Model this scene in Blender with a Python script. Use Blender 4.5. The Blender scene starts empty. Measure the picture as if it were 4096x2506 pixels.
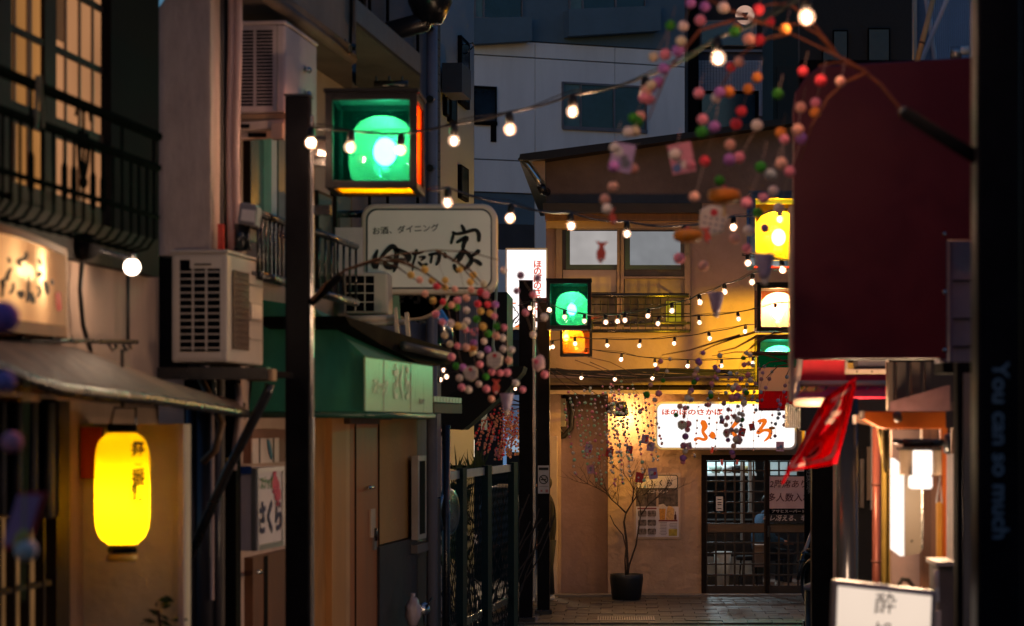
import bpy, bmesh, math, random
from mathutils import Vector, Matrix
random.seed(7)
SC = bpy.context.scene
COL = SC.collection
# ------------------------------------------------------------------ camera, sky, exposure
F, CX, CY, EYE = 2418.0, 620.0, 425.0, 2.4          # focal length in pixels, vanishing point, eye height
cam = bpy.data.cameras.new('camera'); cam_o = bpy.data.objects.new('camera', cam); COL.objects.link(cam_o)
cam_o.location = (0, 0, EYE); cam_o.rotation_euler = (math.radians(90), 0, 0)
cam.sensor_width = 36; cam.lens = F*36/1024
cam.shift_x = (512-CX)/1024; cam.shift_y = (CY-313)/1024
cam.clip_start = .1; cam.clip_end = 400
cam.dof.use_dof = True; cam.dof.focus_distance = 31.5; cam.dof.aperture_fstop = 3.3
SC.camera = cam_o
SC.render.engine = 'CYCLES'
SC.cycles.use_denoising = True
SC.cycles.max_bounces = 8; SC.cycles.transparent_max_bounces = 24
SC.cycles.sample_clamp_indirect = 4; SC.cycles.blur_glossy = .5
SC.cycles.caustics_reflective = False; SC.cycles.caustics_refractive = False
SC.view_settings.view_transform = 'Standard'; SC.view_settings.look = 'None'
SC.view_settings.exposure = 0; SC.view_settings.gamma = 1
w = bpy.data.worlds.new('World'); SC.world = w; w.use_nodes = True
nt = w.node_tree; bg = nt.nodes['Background']
sky = nt.nodes.new('ShaderNodeTexSky'); sky.sky_type = 'NISHITA'; sky.sun_disc = False
sky.sun_elevation = math.radians(1.0); sky.sun_rotation = math.radians(200)
sky.ozone_density = 3; sky.dust_density = .4
tint = nt.nodes.new('ShaderNodeMix'); tint.data_type = 'RGBA'; tint.blend_type = 'MULTIPLY'; tint.inputs[0].default_value = 1; tint.inputs[7].default_value = (.70, .95, 1.10, 1)
nt.links.new(sky.outputs[0], tint.inputs[6]); nt.links.new(tint.outputs[2], bg.inputs[0]); bg.inputs[1].default_value = .26
sl = bpy.data.lights.new('sun', 'SUN'); sl.energy = .01; sl.angle = math.radians(10); sl.color = (1, .8, .6)
so = bpy.data.objects.new('sun', sl); COL.objects.link(so); so.rotation_euler = (math.radians(89), 0, math.radians(20))

# ------------------------------------------------------------------ helpers
def P(px, py, Y): return Vector(((px-CX)/F*Y, Y, EYE+(CY-py)/F*Y))
Z3 = Vector((0, 0, 1))
INV = {}
def tag(o, label=None, cat=None, group=None, kind=None):
    if label: o['label'] = label
    if cat: o['category'] = cat
    if group: o['group'] = group
    if kind: o['kind'] = kind
    return o
def thing(name, label, cat, loc=(0, 0, 0), group=None):
    o = bpy.data.objects.new(name, None); COL.objects.link(o); o.location = loc
    o.empty_display_size = .1
    INV[o.name] = Matrix.Translation(-Vector(loc))
    return tag(o, label, cat, group)
def inv(o): return INV.get(o.name, Matrix()) if o else Matrix()
class MB:
    def __init__(s): s.v = []; s.f = []
    def add(s, vs, fs):
        n = len(s.v); s.v += [Vector(v) for v in vs]; s.f += [tuple(i+n for i in f) for f in fs]; return s
    def box(s, a, b):
        (x0, y0, z0), (x1, y1, z1) = a, b
        return s.add([(x0,y0,z0),(x1,y0,z0),(x1,y1,z0),(x0,y1,z0),(x0,y0,z1),(x1,y0,z1),(x1,y1,z1),(x0,y1,z1)],
                     [(0,3,2,1),(4,5,6,7),(0,1,5,4),(1,2,6,5),(2,3,7,6),(3,0,4,7)])
    def obox(s, o, u, v, ww):                       # parallelepiped: corner and three edges
        o = Vector(o)
        return s.add([o, o+u, o+u+v, o+v, o+ww, o+u+ww, o+u+v+ww, o+v+ww],
                     [(0,3,2,1),(4,5,6,7),(0,1,5,4),(1,2,6,5),(2,3,7,6),(3,0,4,7)])
    def prism(s, pts, off):
        n = len(pts); off = Vector(off); pts = [Vector(p) for p in pts]
        return s.add(pts+[p+off for p in pts], [tuple(range(n)), tuple(range(2*n-1, n-1, -1))] +
                     [(i, i+n, (i+1) % n+n, (i+1) % n) for i in range(n)])
    def tube(s, pts, r, n=8):
        pts = [Vector(p) for p in pts]; m = len(pts); rs = r if isinstance(r, (list, tuple)) else [r]*m
        vs = []; ref = None
        for i, p in enumerate(pts):
            t = (pts[min(i+1, m-1)]-pts[max(i-1, 0)])
            t = t.normalized() if t.length > 1e-9 else Z3
            if ref is None: ref = Vector((1, 0, 0)) if abs(t.x) < .9 else Z3
            a = t.cross(ref).normalized(); b = t.cross(a); ref = a.cross(t)
            vs += [p+(a*math.cos(2*math.pi*k/n)+b*math.sin(2*math.pi*k/n))*rs[i] for k in range(n)]
        fs = [tuple(range(n-1, -1, -1)), tuple(range((m-1)*n, m*n))]
        for i in range(m-1):
            for k in range(n):
                fs.append((i*n+k, i*n+(k+1) % n, (i+1)*n+(k+1) % n, (i+1)*n+k))
        return s.add(vs, fs)
    def lathe(s, prof, c, n=24, axis=Z3, sx=1, sy=1):
        c = Vector(c); axis = Vector(axis).normalized()
        a = axis.orthogonal().normalized() if abs(axis.z) < .99 else Vector((1, 0, 0)); b = axis.cross(a)
        vs = []
        for r, z in prof:
            vs += [c+axis*z+(a*math.cos(2*math.pi*k/n)*sx+b*math.sin(2*math.pi*k/n)*sy)*r for k in range(n)]
        fs = []
        for i in range(len(prof)-1):
            for k in range(n): fs.append((i*n+k, i*n+(k+1) % n, (i+1)*n+(k+1) % n, (i+1)*n+k))
        ring = prof[0] == prof[-1]
        if prof[0][0] > 1e-6 and not ring: fs.append(tuple(range(n-1, -1, -1)))
        if prof[-1][0] > 1e-6 and not ring: fs.append(tuple(range((len(prof)-1)*n, len(prof)*n)))
        return s.add(vs, fs)
    def ball(s, c, r, n=16, m=10, sc=(1, 1, 1)):
        vs = []; c = Vector(c)
        for i in range(m+1):
            th = math.pi*i/m
            for k in range(n):
                ph = 2*math.pi*k/n
                vs.append(c+Vector((math.sin(th)*math.cos(ph)*r*sc[0], math.sin(th)*math.sin(ph)*r*sc[1], math.cos(th)*r*sc[2])))
        fs = [(i*n+k, (i+1)*n+k, (i+1)*n+(k+1) % n, i*n+(k+1) % n) for i in range(m) for k in range(n)]
        return s.add(vs, fs)
    def ribbon(s, pts, ws, u, v, o, th):            # brush stroke: 2d points mapped by o + u*x + v*y
        q = []
        n = len(pts)
        for i in range(n-1):                        # catmull-rom resample
            p0, p1, p2, p3 = [Vector(pts[max(0, min(n-1, i+j))]) for j in (-1, 0, 1, 2)]
            for t in [k/5 for k in range(5)]:
                q.append((.5*((2*p1)+(p2-p0)*t+(2*p0-5*p1+4*p2-p3)*t*t+(3*p1-p0-3*p2+p3)*t**3), ws[i]+(ws[i+1]-ws[i])*t))
        q.append((Vector(pts[-1]), ws[-1]))
        L = []; R = []
        for i, (p, wd) in enumerate(q):
            t = (q[min(i+1, len(q)-1)][0]-q[max(i-1, 0)][0]); t = t.normalized() if t.length else Vector((1, 0))
            nn = Vector((-t.y, t.x))
            k = .8 if i in (0, len(q)-1) else 1.0
            L.append(p+nn*wd*.5*k); R.append(p-nn*wd*.5*k)
        t0 = (q[0][0]-q[1][0]).normalized()*ws[0]*.3; t1 = (q[-1][0]-q[-2][0]).normalized()*ws[-1]*.3
        L = [q[0][0]+t0]+L+[q[-1][0]+t1]; R = [q[0][0]+t0]+R+[q[-1][0]+t1]
        m = len(L); mp = lambda p: o+u*p.x+v*p.y
        vs = [mp(p) for p in L]+[mp(p) for p in R]; dz = u.cross(v).normalized()*th
        vs2 = [p+dz for p in vs]
        fs = [(i, i+1, m+i+1, m+i) for i in range(m-1)]
        N = 2*m
        fs2 = [tuple(N+j for j in reversed(f)) for f in fs]
        side = [(i, N+i, N+i+1, i+1) for i in range(m-1)]+[(m+i+1, N+m+i+1, N+m+i, m+i) for i in range(m-1)]
        return s.add(vs+vs2, fs+fs2+side)
    def build(s, name, m, parent=None, smooth=False, bevel=0, root=None, weld=False):
        M = inv(root or top(parent)) if parent else Matrix()
        me = bpy.data.meshes.new(name)
        me.from_pydata([M @ v for v in s.v], [], s.f); me.materials.append(m)
        bm = bmesh.new(); bm.from_mesh(me)
        if weld: bmesh.ops.remove_doubles(bm, verts=bm.verts, dist=1e-4)
        bmesh.ops.recalc_face_normals(bm, faces=bm.faces); bm.to_mesh(me); bm.free()
        if smooth:
            for p in me.polygons: p.use_smooth = True
        o = bpy.data.objects.new(name, me); COL.objects.link(o)
        if parent: o.parent = parent
        if bevel:
            b = o.modifiers.new('bevel', 'BEVEL'); b.width = bevel; b.segments = 2; b.limit_method = 'ANGLE'
        return o
def top(o):
    while o is not None and o.parent is not None: o = o.parent
    return o
def single(name, mb, m, label, cat, group=None, **k):
    return tag(mb.build(name, m, None, **k), label, cat, group)
def inst(name, me, loc, parent, scale=1.0, rot=None):
    o = bpy.data.objects.new(name, me); COL.objects.link(o)
    o.parent = parent; o.location = inv(top(parent)) @ Vector(loc)
    if scale != 1.0: o.scale = (scale,)*3 if not isinstance(scale, tuple) else scale
    if rot: o.rotation_euler = rot
    return o
class Pl:                                           # vertical plane of a facade along the alley
    def __init__(s, x0, y0, sl): s.x0, s.y0, s.sl = x0, y0, sl; k = math.hypot(1, sl); s.n = Vector((1, -sl, 0))/k; s.d = Vector((sl, 1, 0))/k
    def Y(s, px, out=0):
        xb, yb = s.x0+out*s.n.x, s.y0+out*s.n.y
        return (xb-s.sl*yb)/((px-CX)/F-s.sl)
    def pt(s, px, py, out=0): return P(px, py, s.Y(px, out))
    def at(s, px, z, out=0):
        p = s.pt(px, 0, out); p.z = z; return p
    def z(s, px, py, out=0): return s.pt(px, py, out).z
    def poly(s, mb, pts, out=0, dep=.05): return mb.prism([s.pt(x, y, out) for x, y in pts], -s.n*dep)
    def rect(s, mb, px0, px1, z0, z1, out=0, dep=.05):
        return mb.prism([s.at(px0, z0, out), s.at(px1, z0, out), s.at(px1, z1, out), s.at(px0, z1, out)], -s.n*dep)
def fpoly(mb, pts, Y, dep): return mb.prism([P(x, y, Y) for x, y in pts], (0, dep, 0))
def fbox(mb, x0, y0, x1, y1, Y, dep): return fpoly(mb, [(x0, y1), (x1, y1), (x1, y0), (x0, y0)], Y, dep)
def FB(name, m, par, *a, bevel=0): return fbox(MB(), *a).build(name, m, par, bevel=bevel)
def rrect(x0, y0, x1, y1, r, n=6):
    out = []
    for cx, cy, a0 in ((x1-r, y0+r, -90), (x1-r, y1-r, 0), (x0+r, y1-r, 90), (x0+r, y0+r, 180)):
        for k in range(n+1):
            a = math.radians(a0+90*k/n); out.append((cx+r*math.cos(a), cy+r*math.sin(a)))
    return out
# ------------------------------------------------------------------ materials
MATS = {}
def mat(name, col, rough=.6, metal=0.0, var=.18, scale=3.0, bump=.12, bscale=30.0, spec=.4, dirt=0.0, stretch=(1, 1, 1)):
    if name in MATS: return MATS[name]
    m = bpy.data.materials.new(name); m.use_nodes = True; n = m.node_tree; b = n.nodes['Principled BSDF']; L = n.links
    tc = n.nodes.new('ShaderNodeTexCoord'); mp = n.nodes.new('ShaderNodeMapping'); mp.inputs['Scale'].default_value = stretch
    L.new(tc.outputs['Object'], mp.inputs[0])
    n1 = n.nodes.new('ShaderNodeTexNoise'); n1.inputs['Scale'].default_value = scale; n1.inputs['Detail'].default_value = 8
    n1.inputs['Roughness'].default_value = .65
    L.new(mp.outputs[0], n1.inputs[0])
    r = n.nodes.new('ShaderNodeMapRange'); r.inputs[1].default_value = .3; r.inputs[2].default_value = .7
    L.new(n1.outputs[0], r.inputs[0])
    mx = n.nodes.new('ShaderNodeMix'); mx.data_type = 'RGBA'
    mx.inputs[6].default_value = (*[c*(1-var) for c in col], 1); mx.inputs[7].default_value = (*[min(1, c*(1+var)) for c in col], 1)
    L.new(r.outputs[0], mx.inputs[0]); out = mx.outputs[2]
    if dirt:
        n3 = n.nodes.new('ShaderNodeTexNoise'); n3.inputs['Scale'].default_value = scale*.45; n3.inputs['Detail'].default_value = 10
        L.new(mp.outputs[0], n3.inputs[0])
        r3 = n.nodes.new('ShaderNodeMapRange'); r3.inputs[1].default_value = .5; r3.inputs[2].default_value = .72; r3.inputs[4].default_value = dirt
        L.new(n3.outputs[0], r3.inputs[0])
        m2 = n.nodes.new('ShaderNodeMix'); m2.data_type = 'RGBA'; m2.inputs[7].default_value = (*[c*.3 for c in col], 1)
        L.new(out, m2.inputs[6]); L.new(r3.outputs[0], m2.inputs[0]); out = m2.outputs[2]
    L.new(out, b.inputs['Base Color'])
    rr = n.nodes.new('ShaderNodeMapRange'); rr.inputs[3].default_value = max(.03, rough-.12); rr.inputs[4].default_value = min(1, rough+.12)
    L.new(n1.outputs[0], rr.inputs[0]); L.new(rr.outputs[0], b.inputs['Roughness'])
    b.inputs['Metallic'].default_value = metal; b.inputs['Specular IOR Level'].default_value = spec
    if bump:
        n2 = n.nodes.new('ShaderNodeTexNoise'); n2.inputs['Scale'].default_value = bscale; n2.inputs['Detail'].default_value = 6
        L.new(mp.outputs[0], n2.inputs[0])
        bp = n.nodes.new('ShaderNodeBump'); bp.inputs['Strength'].default_value = bump; bp.inputs['Distance'].default_value = .02 if bump < 1 else .035
        L.new(n2.outputs[0], bp.inputs['Height']); L.new(bp.outputs[0], b.inputs['Normal'])
    MATS[name] = m; return m
def em(name, col, s=1.0, var=0.0, scale=2.0):
    if name in MATS: return MATS[name]
    m = bpy.data.materials.new(name); m.use_nodes = True; n = m.node_tree; n.nodes.remove(n.nodes['Principled BSDF'])
    e = n.nodes.new('ShaderNodeEmission'); e.inputs[0].default_value = (*col, 1); e.inputs[1].default_value = s
    if var:
        tc = n.nodes.new('ShaderNodeTexCoord'); nz = n.nodes.new('ShaderNodeTexNoise'); nz.inputs['Scale'].default_value = scale
        n.links.new(tc.outputs['Object'], nz.inputs[0])
        r = n.nodes.new('ShaderNodeMapRange'); r.inputs[1].default_value = .3; r.inputs[2].default_value = .7
        r.inputs[3].default_value = s*(1-var); r.inputs[4].default_value = s*(1+var)
        n.links.new(nz.outputs[0], r.inputs[0]); n.links.new(r.outputs[0], e.inputs[1])
    n.links.new(e.outputs[0], n.nodes['Material Output'].inputs[0]); MATS[name] = m; return m
def glass(name, col, gloss=.08, rough=.05, haze=0.0, hcol=None, glow=0.0):   # clear coloured pane: transparent + gloss (+ translucent haze, + lamp glow)
    if name in MATS: return MATS[name]
    m = bpy.data.materials.new(name); m.use_nodes = True; n = m.node_tree; n.nodes.remove(n.nodes['Principled BSDF'])
    t = n.nodes.new('ShaderNodeBsdfTransparent'); t.inputs[0].default_value = (*col, 1)
    g = n.nodes.new('ShaderNodeBsdfGlossy'); g.inputs['Roughness'].default_value = rough
    x = n.nodes.new('ShaderNodeMixShader'); x.inputs[0].default_value = gloss
    n.links.new(t.outputs[0], x.inputs[1]); n.links.new(g.outputs[0], x.inputs[2]); out = x.outputs[0]
    if haze:
        tl = n.nodes.new('ShaderNodeBsdfTranslucent'); tl.inputs[0].default_value = (*(hcol or col), 1)
        x2 = n.nodes.new('ShaderNodeMixShader'); x2.inputs[0].default_value = haze
        n.links.new(out, x2.inputs[1]); n.links.new(tl.outputs[0], x2.inputs[2]); out = x2.outputs[0]
    if glow:
        lw = n.nodes.new('ShaderNodeLayerWeight'); lw.inputs[0].default_value = .25
        mr = n.nodes.new('ShaderNodeMapRange'); mr.inputs[3].default_value = glow*.75; mr.inputs[4].default_value = glow*1.6
        e = n.nodes.new('ShaderNodeEmission'); e.inputs[0].default_value = (*(hcol or col), 1)
        n.links.new(lw.outputs['Facing'], mr.inputs[0]); n.links.new(mr.outputs[0], e.inputs[1])
        a = n.nodes.new('ShaderNodeAddShader'); n.links.new(out, a.inputs[0]); n.links.new(e.outputs[0], a.inputs[1]); out = a.outputs[0]
    n.links.new(out, n.nodes['Material Output'].inputs[0]); MATS[name] = m; return m
def paper(name, col, trans=.7, clear=0.0, rings=0.0):      # lit paper / acrylic: translucent
    if name in MATS: return MATS[name]
    m = bpy.data.materials.new(name); m.use_nodes = True; n = m.node_tree; n.nodes.remove(n.nodes['Principled BSDF'])
    d = n.nodes.new('ShaderNodeBsdfDiffuse'); t = n.nodes.new('ShaderNodeBsdfTranslucent')
    for q in (d, t): q.inputs[0].default_value = (*col, 1)
    x = n.nodes.new('ShaderNodeMixShader'); x.inputs[0].default_value = trans
    n.links.new(d.outputs[0], x.inputs[1]); n.links.new(t.outputs[0], x.inputs[2]); out = x.outputs[0]
    if clear:
        tr = n.nodes.new('ShaderNodeBsdfTransparent'); tr.inputs[0].default_value = (*col, 1)
        x2 = n.nodes.new('ShaderNodeMixShader'); x2.inputs[0].default_value = clear
        n.links.new(out, x2.inputs[1]); n.links.new(tr.outputs[0], x2.inputs[2]); out = x2.outputs[0]
    n.links.new(out, n.nodes['Material Output'].inputs[0]); MATS[name] = m; return m
def point(name, loc, W, col, r=.05, parent=None):
    l = bpy.data.lights.new(name, 'POINT'); l.energy = W; l.color = col; l.shadow_soft_size = r
    o = bpy.data.objects.new(name, l); COL.objects.link(o)
    if parent: o.parent = parent; o.location = inv(top(parent)) @ Vector(loc)
    else: o.location = loc
    return o
DG = None
TCACHE = {}
def text(body, c, size, m, parent, u=Vector((1, 0, 0)), v=Z3, bold=0.0, ext=.0006, name='lettering', vert=False, shear=0.0, sx=1.0, align='CENTER'):
    body = '\n'.join(body) if vert else body
    cu = bpy.data.curves.new('txt', 'FONT'); cu.body = body; cu.size = 1; cu.align_x = align; cu.align_y = 'CENTER'
    cu.space_line = .82 if vert else 1.0; cu.offset = bold; cu.extrude = ext/size; cu.shear = shear; cu.resolution_u = 3
    t = bpy.data.objects.new('txt', cu); COL.objects.link(t)
    me = bpy.data.meshes.new_from_object(t.evaluated_get(bpy.context.evaluated_depsgraph_get()))
    bpy.data.objects.remove(t); bpy.data.curves.remove(cu)
    nn = u.cross(v).normalized(); M = inv(top(parent)) if parent else Matrix()
    c = Vector(c)
    for q in me.vertices:
        x, y, z = q.co
        q.co = M @ (c+u*(x*size*sx)+v*(y*size)+nn*(z*size))
    me.name = name; me.materials.clear(); me.materials.append(m)
    o = bpy.data.objects.new(name, me); COL.objects.link(o)
    if parent: o.parent = parent
    return o
def ftext(body, px, py, Y, h, m, parent, **k):      # text centred at a pixel of a frontal plane, h = glyph height in px
    return text(body, P(px, py, Y), h/F*Y*1.12, m, parent, **k)
# palette
black_metal = mat('black_paint', (.012, .013, .016), .28, 0, .3, 4, .06, 60, .6)
black_matt = mat('black_matt', (.005, .005, .006), .85, 0, .3, spec=.05)
dark_wood = mat('dark_wood', (.010, .006, .004), .7, 0, .4, 5, .2, 40, .15, stretch=(1, 1, .15))
brown_wood = mat('brown_wood', (.13, .062, .03), .5, 0, .35, 5, .2, 40, stretch=(4, 4, .3))
white_paint = mat('white_paint', (.62, .60, .57), .45, 0, .08, 3, .03, dirt=.25)
cream_case = mat('cream_case', (.48, .42, .36), .45, 0, .08, 3, .03, dirt=.3)
plaster = mat('plaster', (.46, .42, .38), .85, 0, .16, 2.2, .5, 18, .2, dirt=.35)
grey_metal = mat('grey_metal', (.32, .32, .33), .35, .8, .2, 8, .05)
steel = mat('steel', (.55, .55, .55), .25, 1, .1, 8, .03)
rubber = mat('rubber', (.01, .01, .01), .5)
dark_void = mat('dark_interior', (.006, .006, .008), .9)
ink = mat('ink', (.006, .006, .007), .7, bump=0)
# ================================================================== SETTING
asphalt = mat('asphalt', (.05, .046, .043), .6, 0, .35, 3, .35, 60, .5, dirt=.3)
single('ground', MB().box((-60, -8, -.3), (60, 130, -.03)), asphalt, None, None)
bpy.data.objects['ground']['kind'] = 'structure'
paver_m = [mat('paver_%s' % n, c, .5, 0, .3, 9, .3, 60, .5, dirt=.35) for n, c in (('grey', (.060, .053, .048)), ('brown', (.068, .054, .043)), ('dark', (.045, .04, .037)))]
pav = single('pavement', MB().box((-1.75, 26.0, -.028), (4.6, 33.9, -.012)), asphalt, None, None); pav['kind'] = 'structure'
pm = []
for m in paver_m:
    b = MB().box((-.146, -.168, 0), (.146, .168, .022)).build('paver', m, None, bevel=.004); pm.append(b.data); bpy.data.objects.remove(b)
for r in range(13):
    for c in range(22):
        x = -1.6+c*.3+(.15 if r % 2 else 0)
        if x > 4.4: continue
        inst('paver', random.choice(pm), (x, 33.55-r*.346, -.014+random.uniform(-.003, .004)), pav, 1.0, (random.uniform(-.008, .008), random.uniform(-.008, .008), random.uniform(-.01, .01)))
kerb = single('kerb', MB().box((-1.2, 33.72, -.02), (5, 33.98, .035)), mat('kerb_stone', (.16, .14, .125), .7, 0, .2, 5, .4, 40, dirt=.4), None, None, bevel=.01); kerb['kind'] = 'structure'
# steel drain grate in the pavement
gr = thing('drain_grate', 'slotted steel drain grate set in the pavement before the potted tree', 'drain cover', (.1, 29.9, 0))
x0, x1 = P(597, 0, 29.8).x, P(655, 0, 29.8).x
MB().box((x0, 29.55, .0), (x1, 29.6, .016)).build('frame', grey_metal, gr); MB().box((x0, 30.15, .0), (x1, 30.2, .016)).build('frame', grey_metal, gr)
sl_b = MB().box((-.008, -.27, 0), (.008, .27, .016)).build('slat', grey_metal, None); slm = sl_b.data; bpy.data.objects.remove(sl_b)
for i in range(24): inst('slat', slm, (x0+(i+.5)*(x1-x0)/24, 29.875, 0.0), gr)

# ================================================================== RESTAURANT at the end of the alley
YR = 34.0
rough_plaster = mat('trowelled_plaster', (.46, .31, .21), .9, 0, .14, 2.0, 1.0, 5, .15, dirt=.15)
wall_up = mat('stained_plaster', (.38, .275, .235), .9, 0, .22, 1.1, .5, 14, .15, dirt=.45)
rest = thing('restaurant_building', 'ochre plaster tavern closing the alley, with lattice doors below and a wide window above', 'building', P(680, 597, YR))
fpoly(MB(), [(546, 385), (546, 158), (690, 137), (905, 106), (905, 385)], YR, .25).build('upper_wall', wall_up, rest)
fpoly(MB(), [(546.2, 203), (546.2, 159.5), (690, 138.5), (905, 108), (905, 203)], YR-.03, .028).build('gable_boards', mat('gable_brown', (.17, .13, .115), .85, 0, .25, 1.3, .4, 14, .15, dirt=.4), rest)
FB('side_wall', wall_up, rest, 549, 385, 608, 601, YR+.5, .2)
FB('wall', rough_plaster, rest, 608, 385, 702, 601, YR, .7)
FB('lintel_wall', rough_plaster, rest, 702, 385, 905, 456, YR, .25)
FB('wall', rough_plaster, rest, 824, 456, 905, 601, YR, .25)
FB('corner_post', mat('pink_render', (.5, .38, .33), .8, 0, .15), rest, 549, 436, 557, 601, YR-.1, .3)
# long side walls and flat back so that the building has its depth
xl, xr = P(546, 0, YR).x, P(905, 0, YR).x
MB().box((xl, YR+.26, 0), (xl+.2, YR+8, 6.0)).build('side_wall', wall_up, rest)
MB().box((xl, YR+8, 0), (xr, YR+8.2, 6.5)).build('back_wall', wall_up, rest)
# roof with gutter
rf = fpoly(MB(), [(519, 160), (520, 154), (690, 132), (905, 100), (905, 107), (690, 138), (546, 159)], YR-.45, 9).build('roof', mat('roof_tin', (.02, .02, .022), .5, .4), rest)
g = MB().tube([P(520, 157, YR-.3), P(528, 165, YR-.3), P(537, 178, YR-.3), P(541, 186, YR-.3)], .045, 8)
g.build('gutter', steel, rest, True)
MB().tube([P(541, 186, YR-.3), P(543, 191, YR-.25), P(547, 192, YR-.1)], .06, 8).build('downpipe', black_metal, rest, True)
fpoly(MB(), [(531, 161), (545, 158), (545, 182)], YR-.2, .3).build('eave_board', mat('eave_cream', (.45, .34, .25), .7), rest)
# pent roof over the window
FB('window_hood', mat('hood_tin', (.025, .022, .022), .45, .3), rest, 543, 203, 702, 212.5, YR-.5, .52)
FB('hood_fascia', brown_wood, rest, 545, 212.8, 700, 220, YR-.32, .33)
FB('hood_soffit', mat('soffit', (.36, .25, .17), .7), rest, 546, 220.3, 699, 228, YR-.16, .17)
# window with two sashes
win_alu = mat('bronze_frame', (.20, .15, .12), .4, .6)

wd = MB()
for a in ((556, 226, 562, 331), (684.5, 226, 690, 331), (562, 226, 684.5, 229.5), (562, 327, 684.5, 331), (617, 229.5, 619.6, 327), (620.6, 229.5, 624, 327), (624, 276.5, 684.5, 278.5)):
    fbox(wd, *a, YR-.10, .10)
wn = wd.build('window', win_alu, rest)
blind = em('emissive_blind', (1, .93, .90), .38, .12, 3)  # blinds emit faintly: their brightness is put in as emission
FB('pane', mat('dusky_glass', (.06, .05, .05), .15, 0, .4, 2, 0), wn, 562, 229.5, 617, 327, YR-.03, .02)
FB('pane', mat('dusky_glass', (.06, .05, .05)), wn, 624, 229.5, 684.5, 327, YR-.03, .02)
FB('blind', blind, wn, 570, 231, 617, 264.6, YR-.045, .01)
FB('blind', em('grey_blind', (.86, .88, .92), .24, .15, 3), wn, 630, 231.5, 680.5, 265, YR-.045, .01)
teal = mat('teal_frame', (.02, .05, .065), .4)
fpoly(MB(), [(566, 231), (570, 231), (570, 264.8), (617, 264.8), (617, 269.5), (566, 269.5)], YR-.055, .02).build('frame', teal, wn)
fpoly(MB(), [(625, 231), (629.6, 231), (629.6, 265.2), (681, 265.2), (681, 269.5), (625, 269.5)], YR-.055, .02).build('frame', teal, wn)
FB('panel', mat('frosted_lower', (.34, .28, .25), .4, 0, .2, 2, 0), wn, 563, 270, 616.5, 292, YR-.046, .012)
FB('panel', mat('frosted_dark', (.18, .14, .12), .35, 0, .3, 2, 0), wn, 625, 279, 684, 293, YR-.046, .012)
FB('notice', mat('green_notice', (.22, .30, .04), .6), wn, 666, 301, 681, 322, YR-.05, .01)
# window railing with wire grid
rl = thing('window_railing', 'dark railing with a square wire grid under the upstairs tavern window', 'railing', P(640, 331, YR-.4))
yb = YR-.42
MB().tube([P(560, 295.5, yb), P(689, 295.5, yb)], .032).build('top_rail', black_metal, rl, True)
MB().tube([P(560, 323, yb), P(690, 323, yb)], .02).build('rail', black_metal, rl, True)
MB().tube([P(560, 331, yb), P(690, 331, yb)], .024).build('bottom_rail', black_metal, rl, True)
for py in (304.4, 313.5): MB().tube([P(560, py, yb), P(690.5, py, yb)], .007, 5).build('wire', black_metal, rl)
for k in range(18): MB().tube([P(563+7.5*k, 296, yb), P(563+7.5*k, 331, yb)], .007, 5).build('wire', black_metal, rl)
for px in (560.5, 689.5): MB().tube([P(px, 304, yb), P(px, 304, YR), ], .015, 6).tube([P(px, 330, yb), P(px, 330, YR)], .015, 6).build('bracket', black_metal, rl)
# ledge between the storeys
FB('ledge', mat('ledge_brown', (.20, .14, .08), .8, 0, .3, 3, .3, dirt=.5), rest, 546, 378, 905, 385, YR-.30, .3)
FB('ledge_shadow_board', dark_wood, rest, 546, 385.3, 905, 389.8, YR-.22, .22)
FB('ledge_trim', mat('trim_tan', (.45, .34, .24), .5), rest, 550, 390, 800, 394, YR-.34, .34)
# bundle of black cables along the front
cb = MB()
for i in range(6):
    pts = [P(546+k*22, 372+1.6*math.sin(k*.9+i)+(i-2.5)*1.1+2.2*math.sin(k*.35), YR-.5-.02*i) for k in range(12)]
    cb.tube(pts, .014 if i else .028, 6)
single('cable_bundle', cb, rubber, 'bundle of black cables strung across the tavern front below the upstairs window', 'cables')
# door frame and two sliding lattice doors
fr = MB()
for a in ((701.5, 455, 706, 598), (706, 455, 824, 460.5), (765.5, 460.5, 769, 598), (706, 597, 824, 600)): fbox(fr, *a, YR-.06, .3)
fr.build('door_frame', dark_wood, rest)
door_wood = mat('door_wood', (.034, .021, .014), .45, 0, .35, 6, .15, 40, stretch=(1, 1, .2))
pane_m = glass('door_glass', (.97, .98, .98), .04, .03)
def lattice_door(x0, x1, vx, Y, label):
    d = thing('sliding_door', label, 'door', P((x0+x1)/2, 597, Y))
    f = MB()
    for a in ((x0, 460.6, x0+1.4, 597), (x1-1.4, 460.6, x1, 597), (x0+1.4, 460.6, x1-1.4, 462), (x0+1.4, 523.2, x1-1.4, 533), (x0+1.4, 585.6, x1-1.4, 597)): fbox(f, *a, Y, .04)
    f.build('frame', door_wood, d, bevel=.003)
    FB('mid_rail', mat('rail_wood', (.12, .075, .04), .4, 0, .3, 6, .1, 40, stretch=(.3, 1, 1)), d, x0+1.6, 524.3, x1-1.6, 532, Y-.008, .02)
    ys = ((462, 523.2, (470.5, 481.2, 491.7, 502.3, 513)), (533, 585.6, (542.8, 553.4, 564.2, 575)))
    for y0, y1, hs in ys:
        xs = [x0+1.4]+list(vx)+[x1-1.4]; yy = [y0]+list(hs)+[y1]
        for x in vx: FB('bar', door_wood, d, x-.95, y0, x+.95, y1, Y+.004, .03)
        for y in hs: FB('bar', door_wood, d, x0+1.4, y-.75, x1-1.4, y+.75, Y+.0, .025)
        for i in range(len(xs)-1):
            for j in range(len(yy)-1): FB('pane', pane_m, d, xs[i], yy[j], xs[i+1], yy[j+1], Y+.036, .004)
    return d
dl = lattice_door(706, 765.5, (716, 725.3, 734.7, 744, 753.6), YR+.0, 'wooden lattice sliding door with a small white card on its glass')
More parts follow.
